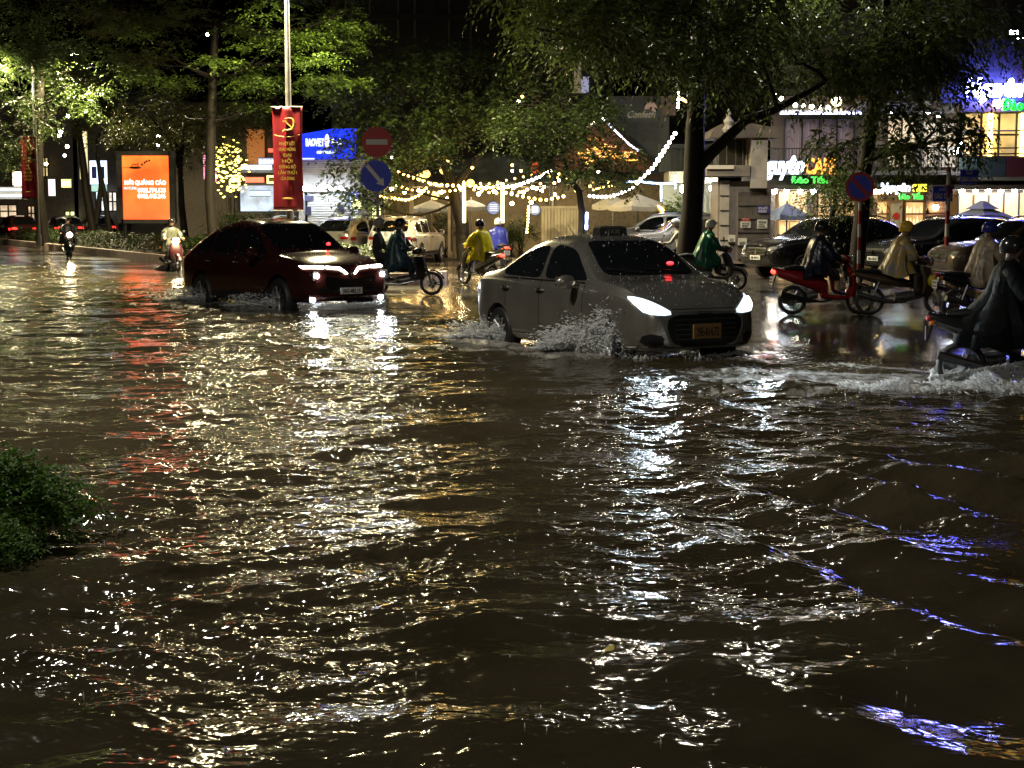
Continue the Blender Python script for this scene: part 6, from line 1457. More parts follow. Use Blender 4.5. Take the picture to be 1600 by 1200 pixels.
def box_sign(label, x0, y0, x1, y1, Y, col, st_, bars=0, bcol=(.1, .1, .2), vert=False, name='shop_sign', cat='sign', text=None):
    s = thing(name, label, cat, at((x0+x1)/2, y1, Y)); m = MB(); wall(m, x0, y0, x1, y1, Y, .15); m.build('sign_face', glow('sf_%d_%d' % (x0, y0), col, st_), s, W=True)
    m = MB(); w = 1.0; wall(m, x0-w, y0-w, x1+w, y0, Y-.02, .2); wall(m, x0-w, y1, x1+w, y1+w, Y-.02, .2); m.build('sign_frame', M_BLACK, s, W=True)
    if bars or text:
        m = MB()
        if text: add_text(m, text, at((x0+x1)/2, y1-(y1-y0)*.28, Y-.03), (y1-y0)*.45*Y/F, .02, 0, bold=.02, width=(x1-x0)*.8*Y/F)
        else:
            for k in range(bars):
                if vert: y = y0+(y1-y0)*(k+.25)/bars; wall(m, x0+1.5, y, x1-1.5, y+(y1-y0)*.4/bars, Y-.05, .04)
                else: x = x0+(x1-x0)*(k+.2)/bars; wall(m, x, y0+(y1-y0)*.25, x+(x1-x0)*.55/bars, y1-(y1-y0)*.25, Y-.05, .04)
        m.build('lettering', glow('sl_%d_%d' % (x0, y0), bcol, 1.2) if max(bcol) > .5 else mat('sl_%d_%d' % (x0, y0), bcol, .5), s, W=True)
    return s
box_sign('tall narrow column of yellow lights on the far shop houses', 125, 205, 135, 280, 112, (1, .85, .35), .5, 11, (1, .9, .5), True)
box_sign('white and blue lit shop sign left of the orange lightbox', 141, 251, 166, 288, 110, (.60, .75, 1.0), 1.5, 2, (.03, .05, .4))
box_sign('pale green strip sign just under the white and blue one', 143, 289, 166, 299, 110, (.5, .9, .75), .5, 0)
box_sign('peach white lit box near the left edge beside the red banner', 20, 268, 37, 291, 106, (1, .78, .62), 1.8, 0)
box_sign('dark blue road sign with two white lines at the far left', -6, 292, 35, 311, 90, (.03, .06, .14), .35, 2, (.6, .75, 1.0), True, 'road_sign')
box_sign('pinkish white post like light box beside the slanting trunks', 76, 280, 85, 306, 104, (1, .80, .85), .9, 0)
box_sign('blurred yellow green sign at the foot of the slanting trunks', 96, 280, 110, 293, 106, (1, .95, .25), .9, 2, (1, 1, .6))
box_sign('pink neon letters stacked vertically beside the straight dark trunk', 318, 242, 324, 280, 96, (.9, .1, .45), .4, 3, (1, .12, .5), True)
box_sign('pink neon strip right of the straight dark trunk', 331, 268, 337, 284, 96, (1, .25, .5), 1.6, 0)
box_sign('bright white lit fascia sign left of the red banner', 377, 258, 424, 265, 98, (.8, .93, 1), 3.0, 0)
box_sign('cool white letters sign just above the bright white fascia', 404, 247, 430, 257, 98.6, (.35, .45, .9), .4, 4, (.8, .9, 1))
box_sign('red lit strip sign under the bright white fascia', 383, 277, 412, 285, 98, (1, .05, .03), 1.6, 0)
box_sign('square yellow lit sign touching the left edge of the red banner', 417, 274, 431, 287, 97, (1, .9, .25), 1.9, 1, (.5, .4, .05))
box_sign('small red lit sign at the upper left of the red banner', 419, 232, 429, 238, 99, (1, .06, .04), 1.4, 0)
box_sign('pale blue lit counter front under the red strip sign', 391, 298, 422, 306, 98, (.5, .7, 1), .9, 0)
s = thing('round_sign', 'round yellow green lit sign left of the red strip sign', 'sign', at(366, 286, 96)); m = MB(); m.disc((0, 0, 0), .36, .1, 24); m.build('sign_face', glow('round_lime', (1, .9, .3), 1.0), s); m = MB(); m.box((0, -.03, -.02), (.4, .03, .14)); m.build('sign_bar', mat('bar_olive', (.15, .14, .02), .5), s); m = MB(); m.tube([(0, .05, -.36), (0, .05, -3.2)], .05, 6); m.build('post', M_BLACK, s)
for i, (px, py, Y, mm, lab) in enumerate(((106, 181, 105, BULB_W, 'small street lamp glinting through the leaves above the slanting trunks'), (95, 206, 108, BULB_W, 'upper of two close street lamps beyond the median trees'), (93, 212, 108, BULB_W, 'lower of two close street lamps beyond the median trees'), (105, 229, 100, BULB_Y, 'warm lamp halfway up the slanting trunks'), (72, 256, 104, BULB_Y, 'warm lamp on the facade right of the narrow red banner'), (101, 243, 100, glow('lamp_violet', (.6, .7, 1), 6), 'bluish lamp between the slanting trunks'), (247, 213, 104, BULB_C, 'cool white lamp above the orange lightbox'), (247, 226, 104, BULB_C, 'second cool white lamp just above the top of the orange lightbox'), (324, 54, 70, BULB_W, 'white point of light high beside the straight dark trunk'))):
    lamp_ball('street_light', lab, at(px, py, Y), .06 if py < 60 else .11, mm, None, .1)
# ================================================================== STREET FURNITURE, LIGHTS, SPLASHES
M_POLE = mat('galvanised_pole', (.13, .13, .13), .45, metal=.3, var=.25, scale=6)
M_BANNER = mat('banner_red', (.17, .008, .016), .42, var=.18, scale=3, bump=.2)
M_BYEL = mat('banner_yellow', (.34, .22, .035), .5)
LAMPC = (1.0, .84, .46)
def street_lamp(label, x, y, h, arm_dir, power, group=None, both=True, col=LAMPC):
    t = thing('street_lamp', label, 'street lamp', (x, y, .2), 0, group)
    p = MB(); p.tube([(0, 0, 0), (0, 0, h*.5), (0, 0, h)], [.115, .09, .06], 12); p.tube([(0, 0, 0), (0, 0, .6)], [.17, .16], 12); p.build('pole', M_POLE, t, True)
    for sg in ((1, -1) if both else (1,)):
        d = Vector((arm_dir[0]*sg, arm_dir[1]*sg, 0)); a = MB(); a.tube([(0, 0, h-.2), tuple(d*.6+Vector((0, 0, h+.15))), tuple(d*1.7+Vector((0, 0, h+.32)))], [.045, .04, .035], 8); a.build('arm', M_POLE, t, True)
        c = d*2.05+Vector((0, 0, h+.33)); rz = math.atan2(d.y, d.x)
        hd = MB(); hd.loft([(-.42, 0, 0, .07, .05), (-.2, 0, .02, .16, .075), (.2, 0, .02, .17, .07), (.42, 0, -.01, .08, .04)], 12, 0, Matrix.Translation(c) @ Matrix.Rotation(rz, 4, 'Z')); ho = hd.build('lamp_head', M_POLE, t, True)
        ln = MB(); ln.ell((0, 0, 0), (.30, .14, .045), 14, 7, Matrix.Translation(c+Vector((0, 0, -.05))) @ Matrix.Rotation(rz, 4, 'Z')); ln.build('lamp_lens', glow('street_lens', LAMPC, 60.0), ho, True)
        L = bpy.data.lights.new('street_light', 'AREA'); L.shape = 'ELLIPSE'; L.size = .62; L.size_y = .32; L.energy = power; L.color = col; L.spread = R(165)
        lo = bpy.data.objects.new('street_light', L); COL.objects.link(lo); lo.parent = t; lo.location = c+Vector((0, 0, -.13)); lo.rotation_euler = (R(-4)*sg*0, 0, rz)
    return t
NRM = (-U.y, U.x)
sp1 = at(448, 0, 46.0); SL1 = street_lamp('tall grey lamp post carrying the wide red banner', sp1.x, sp1.y, 9.2, (NRM[0], NRM[1]), 3000, 'street lamps on the median')
sp2 = at(47.5, 0, 80.0); SL2 = street_lamp('lamp post among the leaves at the far left behind the narrow red banner', sp2.x, sp2.y, 9.6, (NRM[0], NRM[1]), 3400, 'street lamps on the median')
for tt in (-14.0, 13.0):
    q = Vector((-1.8, 1.0, 0))+U*tt; street_lamp('lamp post on the near pavement, outside the picture', q.x, q.y, 9.2, (NRM[0], NRM[1]), 700, 'street lamps on the near pavement', False, (1.0, .94, .82))
q = at(1084, 0, 43.0); street_lamp('added unseen lamp post behind the massive dark trunk, lighting the right hand crowns', q.x, q.y, 9.0, (1, 0), 300, None, True, (1, .94, .82))  # added lamp, kept out of sight, to light the right hand trees
def banner(label, px0, px1, py0, py1, Y, rz=0.0):
    a = at(px0, py1, Y); b = at(px1, py0, Y); c = (a+b)/2; w = (b.x-a.x)/math.cos(rz); h = b.z-a.z
    t = thing('banner', label, 'banner', (c.x, Y, a.z), rz)
    m = MB(); nx, nz = 12, 24; vs = []; fs = []
    f = lambda u, v: .035*math.sin(u*7+1.3*v)*(.3+.7*v)+.02*math.sin(u*15+v*4)+.03*math.sin(v*6)*(u-.5)
    for j in range(nz+1):
        for i in range(nx+1): u, v_ = i/nx, j/nz; vs.append(((u-.5)*w*(1-.02*math.sin(v_*3.1)), f(u, v_), v_*h))
    for j in range(nz):
        for i in range(nx): q = j*(nx+1)+i; fs.append((q, q+1, q+nx+2, q+nx+1))
    m.add(vs, fs); o = m.build('fabric', M_BANNER, t, True); md = o.modifiers.new('t', 'SOLIDIFY'); md.thickness = .01; md.offset = -1
    m = MB()
    for z in (0, h): m.tube([(-w*.52, 0, z), (w*.52, 0, z)], .02, 6)
    m.build('rod', M_POLE, t)
    L = MB(); lines = ['NHIỆT LIỆT', 'CHÀO MỪNG', 'ĐẠI', 'HỘI', 'ĐẢNG BỘ', 'LẦN THỨ I', 'CỦA ĐẢNG']; wd = [.52, .56, .28, .34, .56, .62, .46]
    for k, (s, q) in enumerate(zip(lines, wd)): add_text(L, s, Vector((0.01, -.075, h*(.632-.056*k))), h*.030, .008, 0, bold=.02, width=w*q)
    add_text(L, '★', Vector((0, -.075, h*.10)), h*.03, .008, 0) if False else None
    L.ell((0, -.07, h*.115), (w*.18, .012, h*.012), 12, 6)
    arc = []
    for k in range(17): u = -.42+.84*k/16; arc.append((u*w, -.07, h*(.735-.025*math.cos(u*3.4)+.0)))
    L.tube(arc, .014, 6); L.build('lettering', M_BYEL, t)
    E = MB(); c0 = Vector((w*.06, -.08, h*.835)); r = w*.20
    # sickle: tapering crescent with a handle; hammer crossing it
    cr = [(c0.x+r*math.cos(a), -.08, c0.z+r*math.sin(a)) for a in np.linspace(R(-120), R(125), 16)]
    E.tube(cr, [.012+.032*math.sin(math.pi*min(1, k/15*1.15+.05)) if k < 14 else .012 for k in range(16)], 6); E.tube([cr[0], (cr[0][0]-r*.45, -.08, cr[0][2]-r*.38)], .03, 6)
    E.tube([(c0.x-r*.55, -.085, c0.z+r*.40), (c0.x+r*.75, -.085, c0.z-r*.80)], .024, 6); E.box((c0.x-r*.60, -.085, c0.z+r*.44), (r*.62, .04, r*.30), 0, 0, None)
    E.build('emblem', M_BYEL, t); return t
banner('wide red hanging banner with yellow emblem and writing on the tall lamp post', 427, 472, 167, 329, 45.7, R(-6))
banner('narrow red hanging banner turned aside with yellow writing at the far left', 32, 57, 213, 311, 79.6, R(-25))

# ---------- orange lightbox
OY = 63.5
ob = thing('advertising_lightbox', 'tall glowing orange advertising lightbox with white writing on the median', 'lightbox', (at(227, 0, OY).x, OY, .27))
m = MB(); wall(m, 184, 236, 189.5, 349, OY-.05, .4); wall(m, 265.5, 236, 271, 349, OY-.05, .4); wall(m, 189.5, 236, 265.5, 243, OY-.05, .4); wall(m, 189.5, 343, 265.5, 349, OY-.05, .4); wall(m, 189.5, 243, 265.5, 343, OY+.3, .05); m.build('frame', mat('lightbox_frame', (.10, .10, .095), .4, var=.2), ob, W=True)
om = interior_glow('lightbox_orange', (1.0, .12, .02), 1.5, (.5, .15, .05), .45)
tt_ = om.node_tree; b_ = tt_.nodes['Principled BSDF']; N_ = tt_.nodes.new; tc_ = N_('ShaderNodeTexCoord'); sx_ = N_('ShaderNodeSeparateXYZ'); tt_.links.new(tc_.outputs['Generated'], sx_.inputs[0]); cr_ = N_('ShaderNodeValToRGB')
cr_.color_ramp.elements[0].color = (1, .08, .018, 1); cr_.color_ramp.elements[1].color = (1, .145, .018, 1); tt_.links.new(sx_.outputs[2], cr_.inputs[0]); tt_.links.new(cr_.outputs[0], b_.inputs['Emission Color'])
m = MB(); wall(m, 190, 243.3, 265, 342.7, OY+.04, .2); m.build('light_panel', om, ob, W=True)
S_OW = glow('poster_white', (1, .93, .85), 1.6); k_ = OY/F
m = MB(); add_text(m, 'MỜI QUẢNG CÁO', at(227, 288.5, OY+.03), 6.2*k_, .01, 0, bold=.03, width=64*k_); m.build('lettering', S_OW, ob, W=True); m = MB(); add_text(m, '0983.774.138', at(237, 300.5, OY+.03), 6.5*k_, .01, 0, bold=.03, width=43*k_); m.build('lettering', S_OW, ob, W=True); m = MB(); add_text(m, '0902.445.246', at(237, 309.5, OY+.03), 6.5*k_, .01, 0, bold=.03, width=43*k_); m.build('lettering', S_OW, ob, W=True)
m = MB(); add_text(m, 'HOTLINE:', at(204, 296, OY+.03), 4*k_, .01, 0, bold=.02, width=20*k_); m.build('lettering', glow('poster_pink', (1, .55, .62), 1.2), ob, W=True)
m = MB(); c = at(211, 262, OY+.02); m.ell(c, (.26, .012, .05), 12, 7); m.tube([c+Vector((-.5, 0, 0)), c], .012, 5); m.tube([c+Vector((-.15, 0, .03)), c+Vector((-.1, 0, .14)), c+Vector((.08, 0, .12))], .02, 5); m.tube([c+Vector((.12, 0, .04)), c+Vector((.12, 0, .2))], .02, 5)
for px, py in ((222, 257), (226, 254), (229, 252), (233, 251)): q = at(px, py, OY+.02); m.ell(q, (.045, .012, .05), 8, 5)
m.build('printed_boat', mat('poster_brown', (.09, .03, .01), .5), ob, W=True)
m = MB()
for px in (196, 260): m.tube([at(px, 349, OY+.15), at(px, 372, OY+.15)], .08, 8)
m.build('legs', M_BLACK, ob, W=True)

# ---------- traffic signs
M_SRED = mat('sign_red_face', (.60, .018, .024), .4, var=.1); M_SWHT = mat('sign_white_face', (.85, .85, .83), .4); M_SBLU = mat('sign_blue_face', (.04, .07, .80), .4, var=.1); M_SGRY = mat('sign_back', (.3, .3, .3), .5)
def striped_post(t, h, r=.045, z0=0.0):
    rd = MB(); wh = MB(); z = z0; k = 0
    while z < h:
        z2 = min(h, z+.32); (rd if k % 2 else wh).tube([(0, 0, z), (0, 0, z2)], r, 12); z = z2; k += 1
    rd.build('red_band', mat('post_red', (.30, .02, .02), .45), t, True); wh.build('white_band', mat('post_white', (.55, .53, .50), .45), t, True)
def rsign(t, z, rad, face, dx=0.0, dy=-.06, rz=0.0):
    b = MB(); b.disc((dx, dy, z), rad, .014, 40); o = b.build('sign_disc', face, t); return o
TY = 36.5
q = at(587, 0, TY); ts = thing('traffic_sign', 'red no entry disc above a blue disc with a slanting white arrow on one post', 'traffic sign', (q.x, TY, .02))
m = MB(); m.tube([(0, 0, 0), (0, 0, at(0, 200, TY).z)], .04, 10); m.build('post', M_SGRY, ts)
z1 = at(0, 222, TY).z-.02; o = rsign(ts, z1, .355, M_SRED); m = MB(); m.box((0, -.066, z1), (.50, .006, .125)); m.build('white_bar', M_SWHT, o)
z2 = at(0, 275, TY).z-.02; o = rsign(ts, z2, .365, M_SBLU, -.03); m = MB(); Ma = Matrix.Translation((-.03, -.066, z2)) @ Matrix.Rotation(R(50), 4, 'Y')
m.prism([(-.33, .045), (.14, .045), (.14, .11), (.30, 0), (.14, -.11), (.14, -.045), (-.33, -.045)], .006, Ma); m.build('white_arrow', M_SWHT, o)
NY_ = 37.5; q = at(1352, 0, NY_); ts = thing('traffic_sign', 'round no parking sign with red rim on a red and white striped post', 'traffic sign', (q.x, NY_, .02), R(-28))
striped_post(ts, at(0, 268, NY_).z); z = at(0, 292, NY_).z-.02; o = rsign(ts, z, .36, M_SRED); m = MB(); m.disc((0, -.066, z), .285, .005, 36); m.build('blue_field', M_SBLU, o)
m = MB(); m.box((0, -.073, z), (.54, .006, .09), 0, 0, None); M_ = Matrix.Translation((0, 0, z)) @ Matrix.Rotation(R(45), 4, 'Y') @ Matrix.Translation((0, 0, -z)); m.v = [tuple(M_ @ Vector(p)) for p in m.v]; m.build('red_slash', M_SRED, o)
PY_ = 38.5; q = at(1491, 0, PY_); ts = thing('street_name_post', 'red and white striped post holding two blue street name plates', 'street sign', (q.x, PY_, .02))
striped_post(ts, at(0, 262, PY_).z, .055)
for x0, x1, y0, y1, l1, l2_, rz in ((1457, 1488.5, 290, 315, 'PHỐ', 'ĐÀO TẤN', 0), (1500, 1528.5, 265, 288, 'PHỐ', 'LINH LANG', 0)):
    a = at(x0, y1, PY_); b = at(x1, y0, PY_); m = MB(); m.span((a.x, PY_-.02, a.z), (b.x, PY_+.02, b.z)); o = m.build('name_plate', M_SBLU, ts, W=True)
    w = b.x-a.x; h = b.z-a.z; cx = (a.x+b.x)/2; m = MB(); add_text(m, l1, Vector((cx, PY_-.03, a.z+h*.66)), h*.17, .006, 0, bold=.02, width=w*.34); add_text(m, l2_, Vector((cx, PY_-.03, a.z+h*.18)), h*.33, .006, 0, bold=.03, width=w*.86)
    for z0 in (a.z+h*.03, b.z-h*.05): m.span((a.x+.03, PY_-.032, z0), (b.x-.03, PY_-.024, z0+h*.02))
    m.build('lettering', mat('plate_letters', (.85, .85, .85), .5), o, W=True)
    m = MB(); m.span((min(q.x, a.x), PY_-.015, a.z+h*.45), (max(q.x, a.x), PY_+.015, a.z+h*.55)); m.build('bracket', M_SGRY, o, W=True)

# ---------- strings of bulbs
proto = MB(); proto.ell((0, 0, 0), .05, 8, 6); BULB_ME = {}
def bulb_mesh(mm):
    if mm.name not in BULB_ME:
        o = proto.build('bulb', mm, None, True); BULB_ME[mm.name] = o.data; bpy.data.objects.remove(o)
    return BULB_ME[mm.name]
def string(label, pts, n, mm, sc=1.0, sag=0.0):
    """a wire through pixel points (px, py, Y) with n bulbs along it"""
    W_ = [at(*p) for p in pts]; base = W_[0]; t = thing('string_lights', label, 'string lights', base, 0, 'strings of bulbs over the terrace')
    # resample
    P = []
    for i in range(len(W_)-1):
        for k in range(12): P.append(W_[i].lerp(W_[i+1], k/12)+Vector((0, 0, -sag*math.sin(math.pi*k/12))))
    P.append(W_[-1]); m = MB(); m.tube([p-base+Vector((0, 0, .07)) for p in P], .008, 4); m.build('wire', M_BLACK, t)
    L = [0]
    for i in range(1, len(P)): L.append(L[-1]+(P[i]-P[i-1]).length)
    for k in range(n):
        d = L[-1]*(k+.5)/n; i = max(1, next(j for j in range(1, len(L)) if L[j] >= d-1e-9)); u = (d-L[i-1])/max(1e-6, L[i]-L[i-1]); c = P[i-1].lerp(P[i], u)-base
        o = bpy.data.objects.new('bulb', bulb_mesh(mm)); COL.objects.link(o); o.parent = t; s = sc*(.85+.3*random.random()); o.location = c; o.scale = (s, s, s)
    return t
B1 = glow('string_bulb_warm', (1.0, .52, .10), 13.0); B2 = glow('string_bulb_white', (1.0, .92, .70), 22.0); B3 = glow('string_bulb_blue', (.35, .5, 1.0), 9.0); B4 = glow('string_bulb_amber', (1.0, .62, .14), 10.0)
string('long low garland of warm bulbs from the blue arrow sign to the tree fork', [(592, 306, 57), (610, 309, 57), (636, 313, 57), (655, 305, 57), (668, 292, 57)], 15, B1, 1.05)
string('upper garland of warm bulbs under the dark wide tree', [(603, 262, 57.5), (625, 270, 57.5), (662, 283, 57.5), (690, 291, 57.5)], 11, B1, 1.0)
string('garland of warm bulbs running along the tent edge to the second post', [(668, 287, 57), (705, 290, 57), (745, 291, 57), (783, 294, 57)], 13, B1, 1.1)
string('bright white garland rising from the second post towards the leaning tree', [(784, 293, 56.8), (808, 290, 56.8), (835, 280, 56.8), (864, 265, 56.8)], 13, B2, 1.15)
string('sagging garland of warm bulbs in front of the lit terrace', [(786, 300, 57.2), (815, 307, 57.2), (850, 313, 57.2), (885, 306, 57.2)], 11, B1, 1.05)
string('second sagging garland of warm bulbs below the bright white one', [(735, 295, 57.6), (770, 302, 57.6), (815, 300, 57.6), (850, 285, 57.6)], 10, B1, .9)
string('third low garland of warm bulbs in front of the white SUV and the tree fork', [(600, 283, 58), (640, 297, 58), (680, 301, 58), (724, 296, 58)], 15, B1, .9)
string('garland of warm bulbs crossing under the tent from post to post', [(722, 284, 59), (755, 297, 59), (786, 286, 59)], 11, B1, .9)
string('loose garland of warm bulbs between the tree fork and the leaning tree', [(690, 278, 59.5), (760, 288, 59.5), (840, 272, 59.5), (905, 284, 59.5)], 16, B1, .8)
string('garland of bulbs from the leaning tree to the cream umbrella', [(918, 306, 56), (938, 308, 56), (955, 307, 56), (974, 300, 56), (992, 292, 56)], 12, B2, 1.0)
string('short row of amber bulbs among the leaves of the leaning tree', [(925, 297, 57), (945, 292, 57), (962, 290, 57)], 9, B4, .8)
string('steep garland of large white bulbs climbing up to the massive trunk', [(992, 288, 56), (1004, 278, 56), (1020, 262, 56), (1032, 244, 56), (1045, 224, 56), (1057, 205, 56)], 13, B2, 1.45)
string('dense row of small violet white lights along the right slope of the gable', [(944, 187, 63.8), (965, 208, 63.8), (984, 226, 63.8), (998, 236, 63.8)], 24, glow('string_bulb_violet', (.72, .70, 1.0), 9.0), .75)
string('short row of white bulbs at the top of the gable', [(922, 195, 63.8), (935, 186, 63.8), (944, 183, 63.8)], 4, B2, 1.1)
string('row of small blue lights along the lit shrub wall', [(978, 284, 58), (1000, 284, 58), (1030, 287, 58), (1056, 286, 58)], 22, B3, .7)
string('vertical strand of small blue lights beside the cream umbrella', [(1033, 288, 58), (1033, 315, 58)], 8, B3, .75)
string('vertical strand of small blue lights next to the massive trunk', [(1055, 272, 58), (1055, 296, 58)], 5, B3, .75)
string('vertical strand of violet lights wound round the leaning trunk', [(917, 332, 51.6), (916, 358, 51.6)], 8, B3, 1.0)
string('strand of warm lights wound round a post left of the yellow raincoat', [(826, 320, 58), (825, 345, 58), (823, 365, 58)], 9, B4, .9)
string('strand of small white lights high on the dark facade left of the massive trunk', [(1060, 142, 50), (1060, 152, 50), (1059, 170, 50)], 5, B2, .8)
string('short strand of amber lights beside the small white ones high on the facade', [(1064, 154, 50), (1072, 158, 50), (1077, 161, 50)], 4, B4, 1.0)
string('row of cool white lamps along the awning edge high left of the globe lamp', [(1205, 143, 56), (1235, 164, 56), (1262, 166, 56), (1285, 168, 56), (1300, 168, 56)], 8, B2, 1.6)
string('cluster of warm bulbs on the umbrella corner beside the blue strand', [(1028, 322, 57), (1036, 328, 57), (1031, 335, 57)], 8, B1, .9)
for k, (px, py) in enumerate(((800, 258), (800, 267), (814, 267), (866, 286), (873, 282), (894, 283), (927, 284), (893, 270), (917, 255), (816, 151), (810, 158), (824, 296), (873, 272), (832, 293), (922, 291), (590, 258), (612, 246), (700, 251), (738, 262), (850, 292), (950, 284), (900, 298), (935, 268))):
    lamp_ball('hanging_bulb', 'single small bulb hanging among the leaves over the terrace', at(px, py, 57.4), .055, (B1, B2, B4)[k % 3], 'single bulbs among the leaves', .3)
# fairy-light tree behind the red banner
c = at(358, 262, 92); t = shrub('fairy_light_tree', 'small tree wrapped in countless yellow fairy lights beside the red banner', (c.x, c.y, c.z), (1.3, 1.0, 2.0), L_DARK, 71, n=420, leaf=.12, length=.3, z0=.1, cat='tree')
r_ = np.random.default_rng(5); V = []; Fc = []; n = 210
d = r_.normal(size=(n, 3)); d /= np.linalg.norm(d, axis=1, keepdims=True); P = np.array([0, 0, c.z-.1])+d*np.array([1.25, 1.0, 1.95])*(.45+.55*r_.random(n))[:, None]
oc = np.array([[1, 0, 0], [-1, 0, 0], [0, 1, 0], [0, -1, 0], [0, 0, 1], [0, 0, -1]])*.055; of = np.array([[0, 2, 4], [2, 1, 4], [1, 3, 4], [3, 0, 4], [2, 0, 5], [1, 2, 5], [3, 1, 5], [0, 3, 5]])
o = np_mesh('fairy_lights', (P[:, None, :]+oc[None]*np.array([1.6, 1, .8])).reshape(-1, 3), (of[None]+np.arange(n)[:, None, None]*6).reshape(-1, 3), glow('fairy_yellow', (1.0, .76, .12), 5.0), t); o['kind'] = 'stuff'
tk = MB(); tk.tube([(0, 0, 0), (.05, 0, c.z*.6)], [.09, .05], 8); tk.build('trunk', M_BARK, t)

# ---------- splashes: broken water thrown up by wheels
M_SPRAY = bpy.data.materials.new('spray'); M_SPRAY.use_nodes = True; b_ = M_SPRAY.node_tree.nodes['Principled BSDF']; b_.inputs['Base Color'].default_value = (.82, .83, .83, 1); b_.inputs['Roughness'].default_value = .25; b_.inputs['IOR'].default_value = 1.33; b_.inputs['Specular IOR Level'].default_value = .8; b_.inputs['Transmission Weight'].default_value = 0
T_ = M_SPRAY.node_tree; tl_ = T_.nodes.new('ShaderNodeBsdfTranslucent'); tl_.inputs[0].default_value = (.92, .93, .93, 1); ms_ = T_.nodes.new('ShaderNodeMixShader'); ms_.inputs[0].default_value = .45
T_.links.new(b_.outputs[0], ms_.inputs[1]); T_.links.new(tl_.outputs[0], ms_.inputs[2]); T_.links.new(ms_.outputs[0], T_.nodes['Material Output'].inputs[0])
def splash(name, label, car, fn, n, seed, size=.014, sheets=0):
    """fn(r, n) -> local positions and upward speeds; drops are stretched octahedra joined in ragged strings"""
    r = np.random.default_rng(seed); c, a = car; p, d = fn(r, n); base = Vector((c.x, c.y, 0))
    ca, sa = math.cos(a), math.sin(a); Wp = np.stack([p[:, 0]*ca-p[:, 1]*sa, p[:, 0]*sa+p[:, 1]*ca, p[:, 2]], 1); Wd = np.stack([d[:, 0]*ca-d[:, 1]*sa, d[:, 0]*sa+d[:, 1]*ca, d[:, 2]], 1)
    Wd /= np.maximum(np.linalg.norm(Wd, axis=1, keepdims=True), 1e-6)
    s1 = np.cross(Wd, r.normal(size=(n, 3))); s1 /= np.linalg.norm(s1, axis=1, keepdims=True); s2 = np.cross(Wd, s1)
    sz = size*(.35+1.3*r.random(n)**2.2)[:, None]; el = (1.3+3.4*r.random(n))[:, None]
    V = np.stack([Wp+s1*sz, Wp-s1*sz, Wp+s2*sz, Wp-s2*sz, Wp+Wd*sz*el, Wp-Wd*sz*el], 1).reshape(-1, 3)
    o = np_mesh(name, V, (of[None]+np.arange(n)[:, None, None]*6).reshape(-1, 3), M_SPRAY, None, True); o.location = base
    return tag(o, label, 'splash', None, 'stuff')
def wheel_plume(wx, side, reach, hgt, back):
    def f(r, n):
        m = n; t = r.random(m)**.8; u = r.random(m)
        top = hgt*np.interp(t, [0, .12, .3, .6, 1], [.75, 1.0, .62, .5, .12])
        lobes = .7+.3*np.sin(t*31+2)*np.sin(t*13)
        z = u**.75*top*lobes
        x = wx-back*t+.06*r.normal(size=m); y = side*(.80+reach*(.25+.9*t)*(.35+.65*u)+.05*r.normal(size=m))
        far = r.random(m) < .07; z = z+far*r.random(m)*.22; x = x+far*r.normal(size=m)*.14
        d = np.stack([-.6+0*t, side*.8+0*t, .9-u], 1)+.35*r.normal(size=(m, 3)); return np.stack([x, y, np.maximum(z, .004)], 1), d
    return f
splash('water_splash', 'white plume of water thrown up by the front wheel of the silver taxi', SEDAN, wheel_plume(1.66, -1, .45, .80, 1.35), 46000, 1, .0078)
splash('water_splash', 'spray and drips falling around the rear wheel of the silver taxi', SEDAN, wheel_plume(-1.25, -1, .32, .32, 1.2), 12000, 2, .009)
def drips(r, n):
    x = -1.62-.30*r.random(n); z = r.random(n)*.62; return np.stack([x-.1*(1-z), -(.80+.10*r.random(n)-.1*(x < -1.8)), z], 1), np.stack([.05*r.normal(size=n), .05*r.normal(size=n), -1+0*x], 1)
splash('water_splash', 'thin drips running off the rear corner of the silver taxi', SEDAN, drips, 420, 3, .010)
splash('water_splash', 'low churned water beside the front wheel of the red SUV', REDSUV, wheel_plume(1.6, -1, .5, .26, 1.5), 9000, 4, .011)
splash('water_splash', 'low churned water beside the rear wheel of the red SUV', REDSUV, wheel_plume(-1.3, -1, .5, .24, 1.4), 8000, 5, .011)
def bow(hl, hw, hz):
    def f(r, n):
        y = (r.random(n)*2-1)*hw; u = r.random(n)**1.6; x = hl+.05+.22*r.random(n)-.25*(y/hw)**2; return np.stack([x, y, .005+u*hz], 1), np.stack([.4+0*y, .3*np.sign(y), .6+0*y], 1)+.3*r.normal(size=(n, 3))
    return f
splash('water_splash', 'line of broken water along the nose of the red SUV', REDSUV, bow(2.45, .95, .13), 5000, 6, .009)
splash('water_splash', 'small bow wave of broken water under the front bumper of the silver taxi', SEDAN, bow(2.0, .85, .05), 900, 7, .010)
def ridge(r, n):
    x = -1.9+5.2*r.random(n)**.8; z = r.random(n)**1.8*.17*(.6+.4*np.sin(x*5)*np.sin(x*2.3)+.25*np.sin(x*13))*np.interp(x, [-1.9, -.8, 1.5, 3.3], [.1, 1, .8, .2]); return np.stack([x, -.75+.12*x+.22*r.normal(size=n)*(1-z*3)+0*x, .004+z], 1), np.stack([-.8+0*x, -.4+0*x, .5+0*x], 1)+.35*r.normal(size=(n, 3))
splash('water_splash', 'long ridge of pale broken water beside the nearest motorbike', NEARBIKE, ridge, 13000, 8, .008)
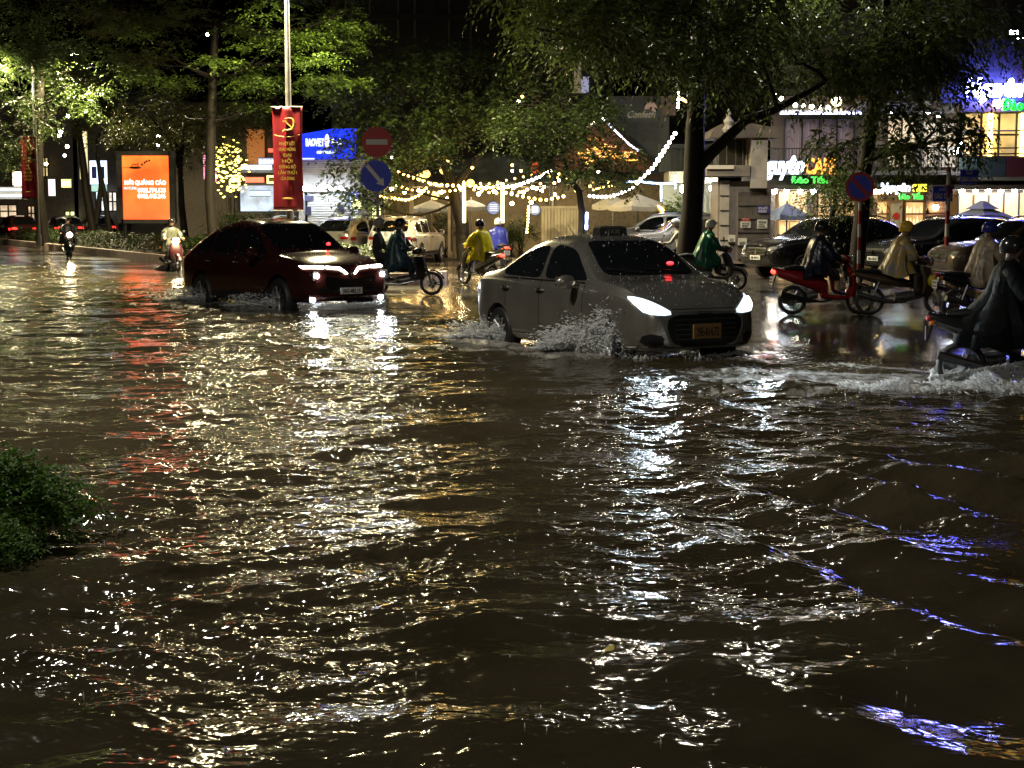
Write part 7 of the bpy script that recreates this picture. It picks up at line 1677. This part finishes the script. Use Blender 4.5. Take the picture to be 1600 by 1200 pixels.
def bplume(r, n):
    t = r.random(n); u = r.random(n); x = .55-1.5*t; y = np.sign(r.random(n)-.5)*(.08+.35*t*(.4+.6*u)); z = u*.30*np.interp(t, [0, .2, 1], [.5, 1, .25]); return np.stack([x, y, .004+z], 1), np.stack([-.7+0*x, .4*np.sign(y), .6-u], 1)+.3*r.normal(size=(n, 3))
splash('water_splash', 'spray around the wheels of the nearest motorbike', NEARBIKE, bplume, 8000, 9, .008)
LB = (gnd(272, 424), R(-62)); splash('water_splash', 'grey spray at the wheels of the oncoming red scooter', LB, bplume, 5000, 10, .013)

r = np.random.default_rng(77); n = 190; y = 5.2+14*r.random(n)**1.3; x = (r.random(n)*2-1)*(.36*y+.3); k = sdist(x, y) < .5; x, y = x[k], y[k]; n = len(x); z = height(x, y)
a = (.0015+.0016*r.random(n))[:, None]*(1+.04*y[:, None]); b = (.004+.014*r.random(n)**2)[:, None]
V = np.stack([x, y, z], 1)[:, None, :]+np.array([[1, 0, 0], [-1, 0, 0], [0, 1, 0], [0, -1, 0], [0, 0, 1.6], [0, 0, -.2]])[None]*np.concatenate([a, a, b], 1)[:, None, :]
tag(np_mesh('rain_splashes', V.reshape(-1, 3), (of[None]+np.arange(n)[:, None, None]*6).reshape(-1, 3), M_SPRAY, None, True), 'tiny jets thrown up where raindrops hit the flood water', 'splash', None, 'stuff')
# ---------- a fallen leaf afloat
lf = gnd(952, 1026); t = thing('floating_leaf', 'single yellow leaf floating on the dark water in the foreground', 'leaf', (lf.x, lf.y, .035), R(70))
m = MB(); ol = [(-.05, 0), (-.03, .014), (0, .021), (.03, .014), (.055, 0), (.03, -.014), (0, -.021), (-.03, -.014)]
m.add([(x, y, .004*math.cos(y*120)) for x, y in ol]+[(x, y, -.001+.004*math.cos(y*120)) for x, y in ol], [tuple(range(8)), tuple(range(15, 7, -1))]+[(i, i+8, (i+1) % 8+8, (i+1) % 8) for i in range(8)]); m.build('blade', mat('leaf_yellow', (.48, .38, .03), .4), t); m = MB(); m.tube([(-.05, 0, .003), (-.09, .006, .001)], .0018, 5); m.build('leaf_stalk', mat('leaf_yellow', (.48, .38, .03), .4), t)
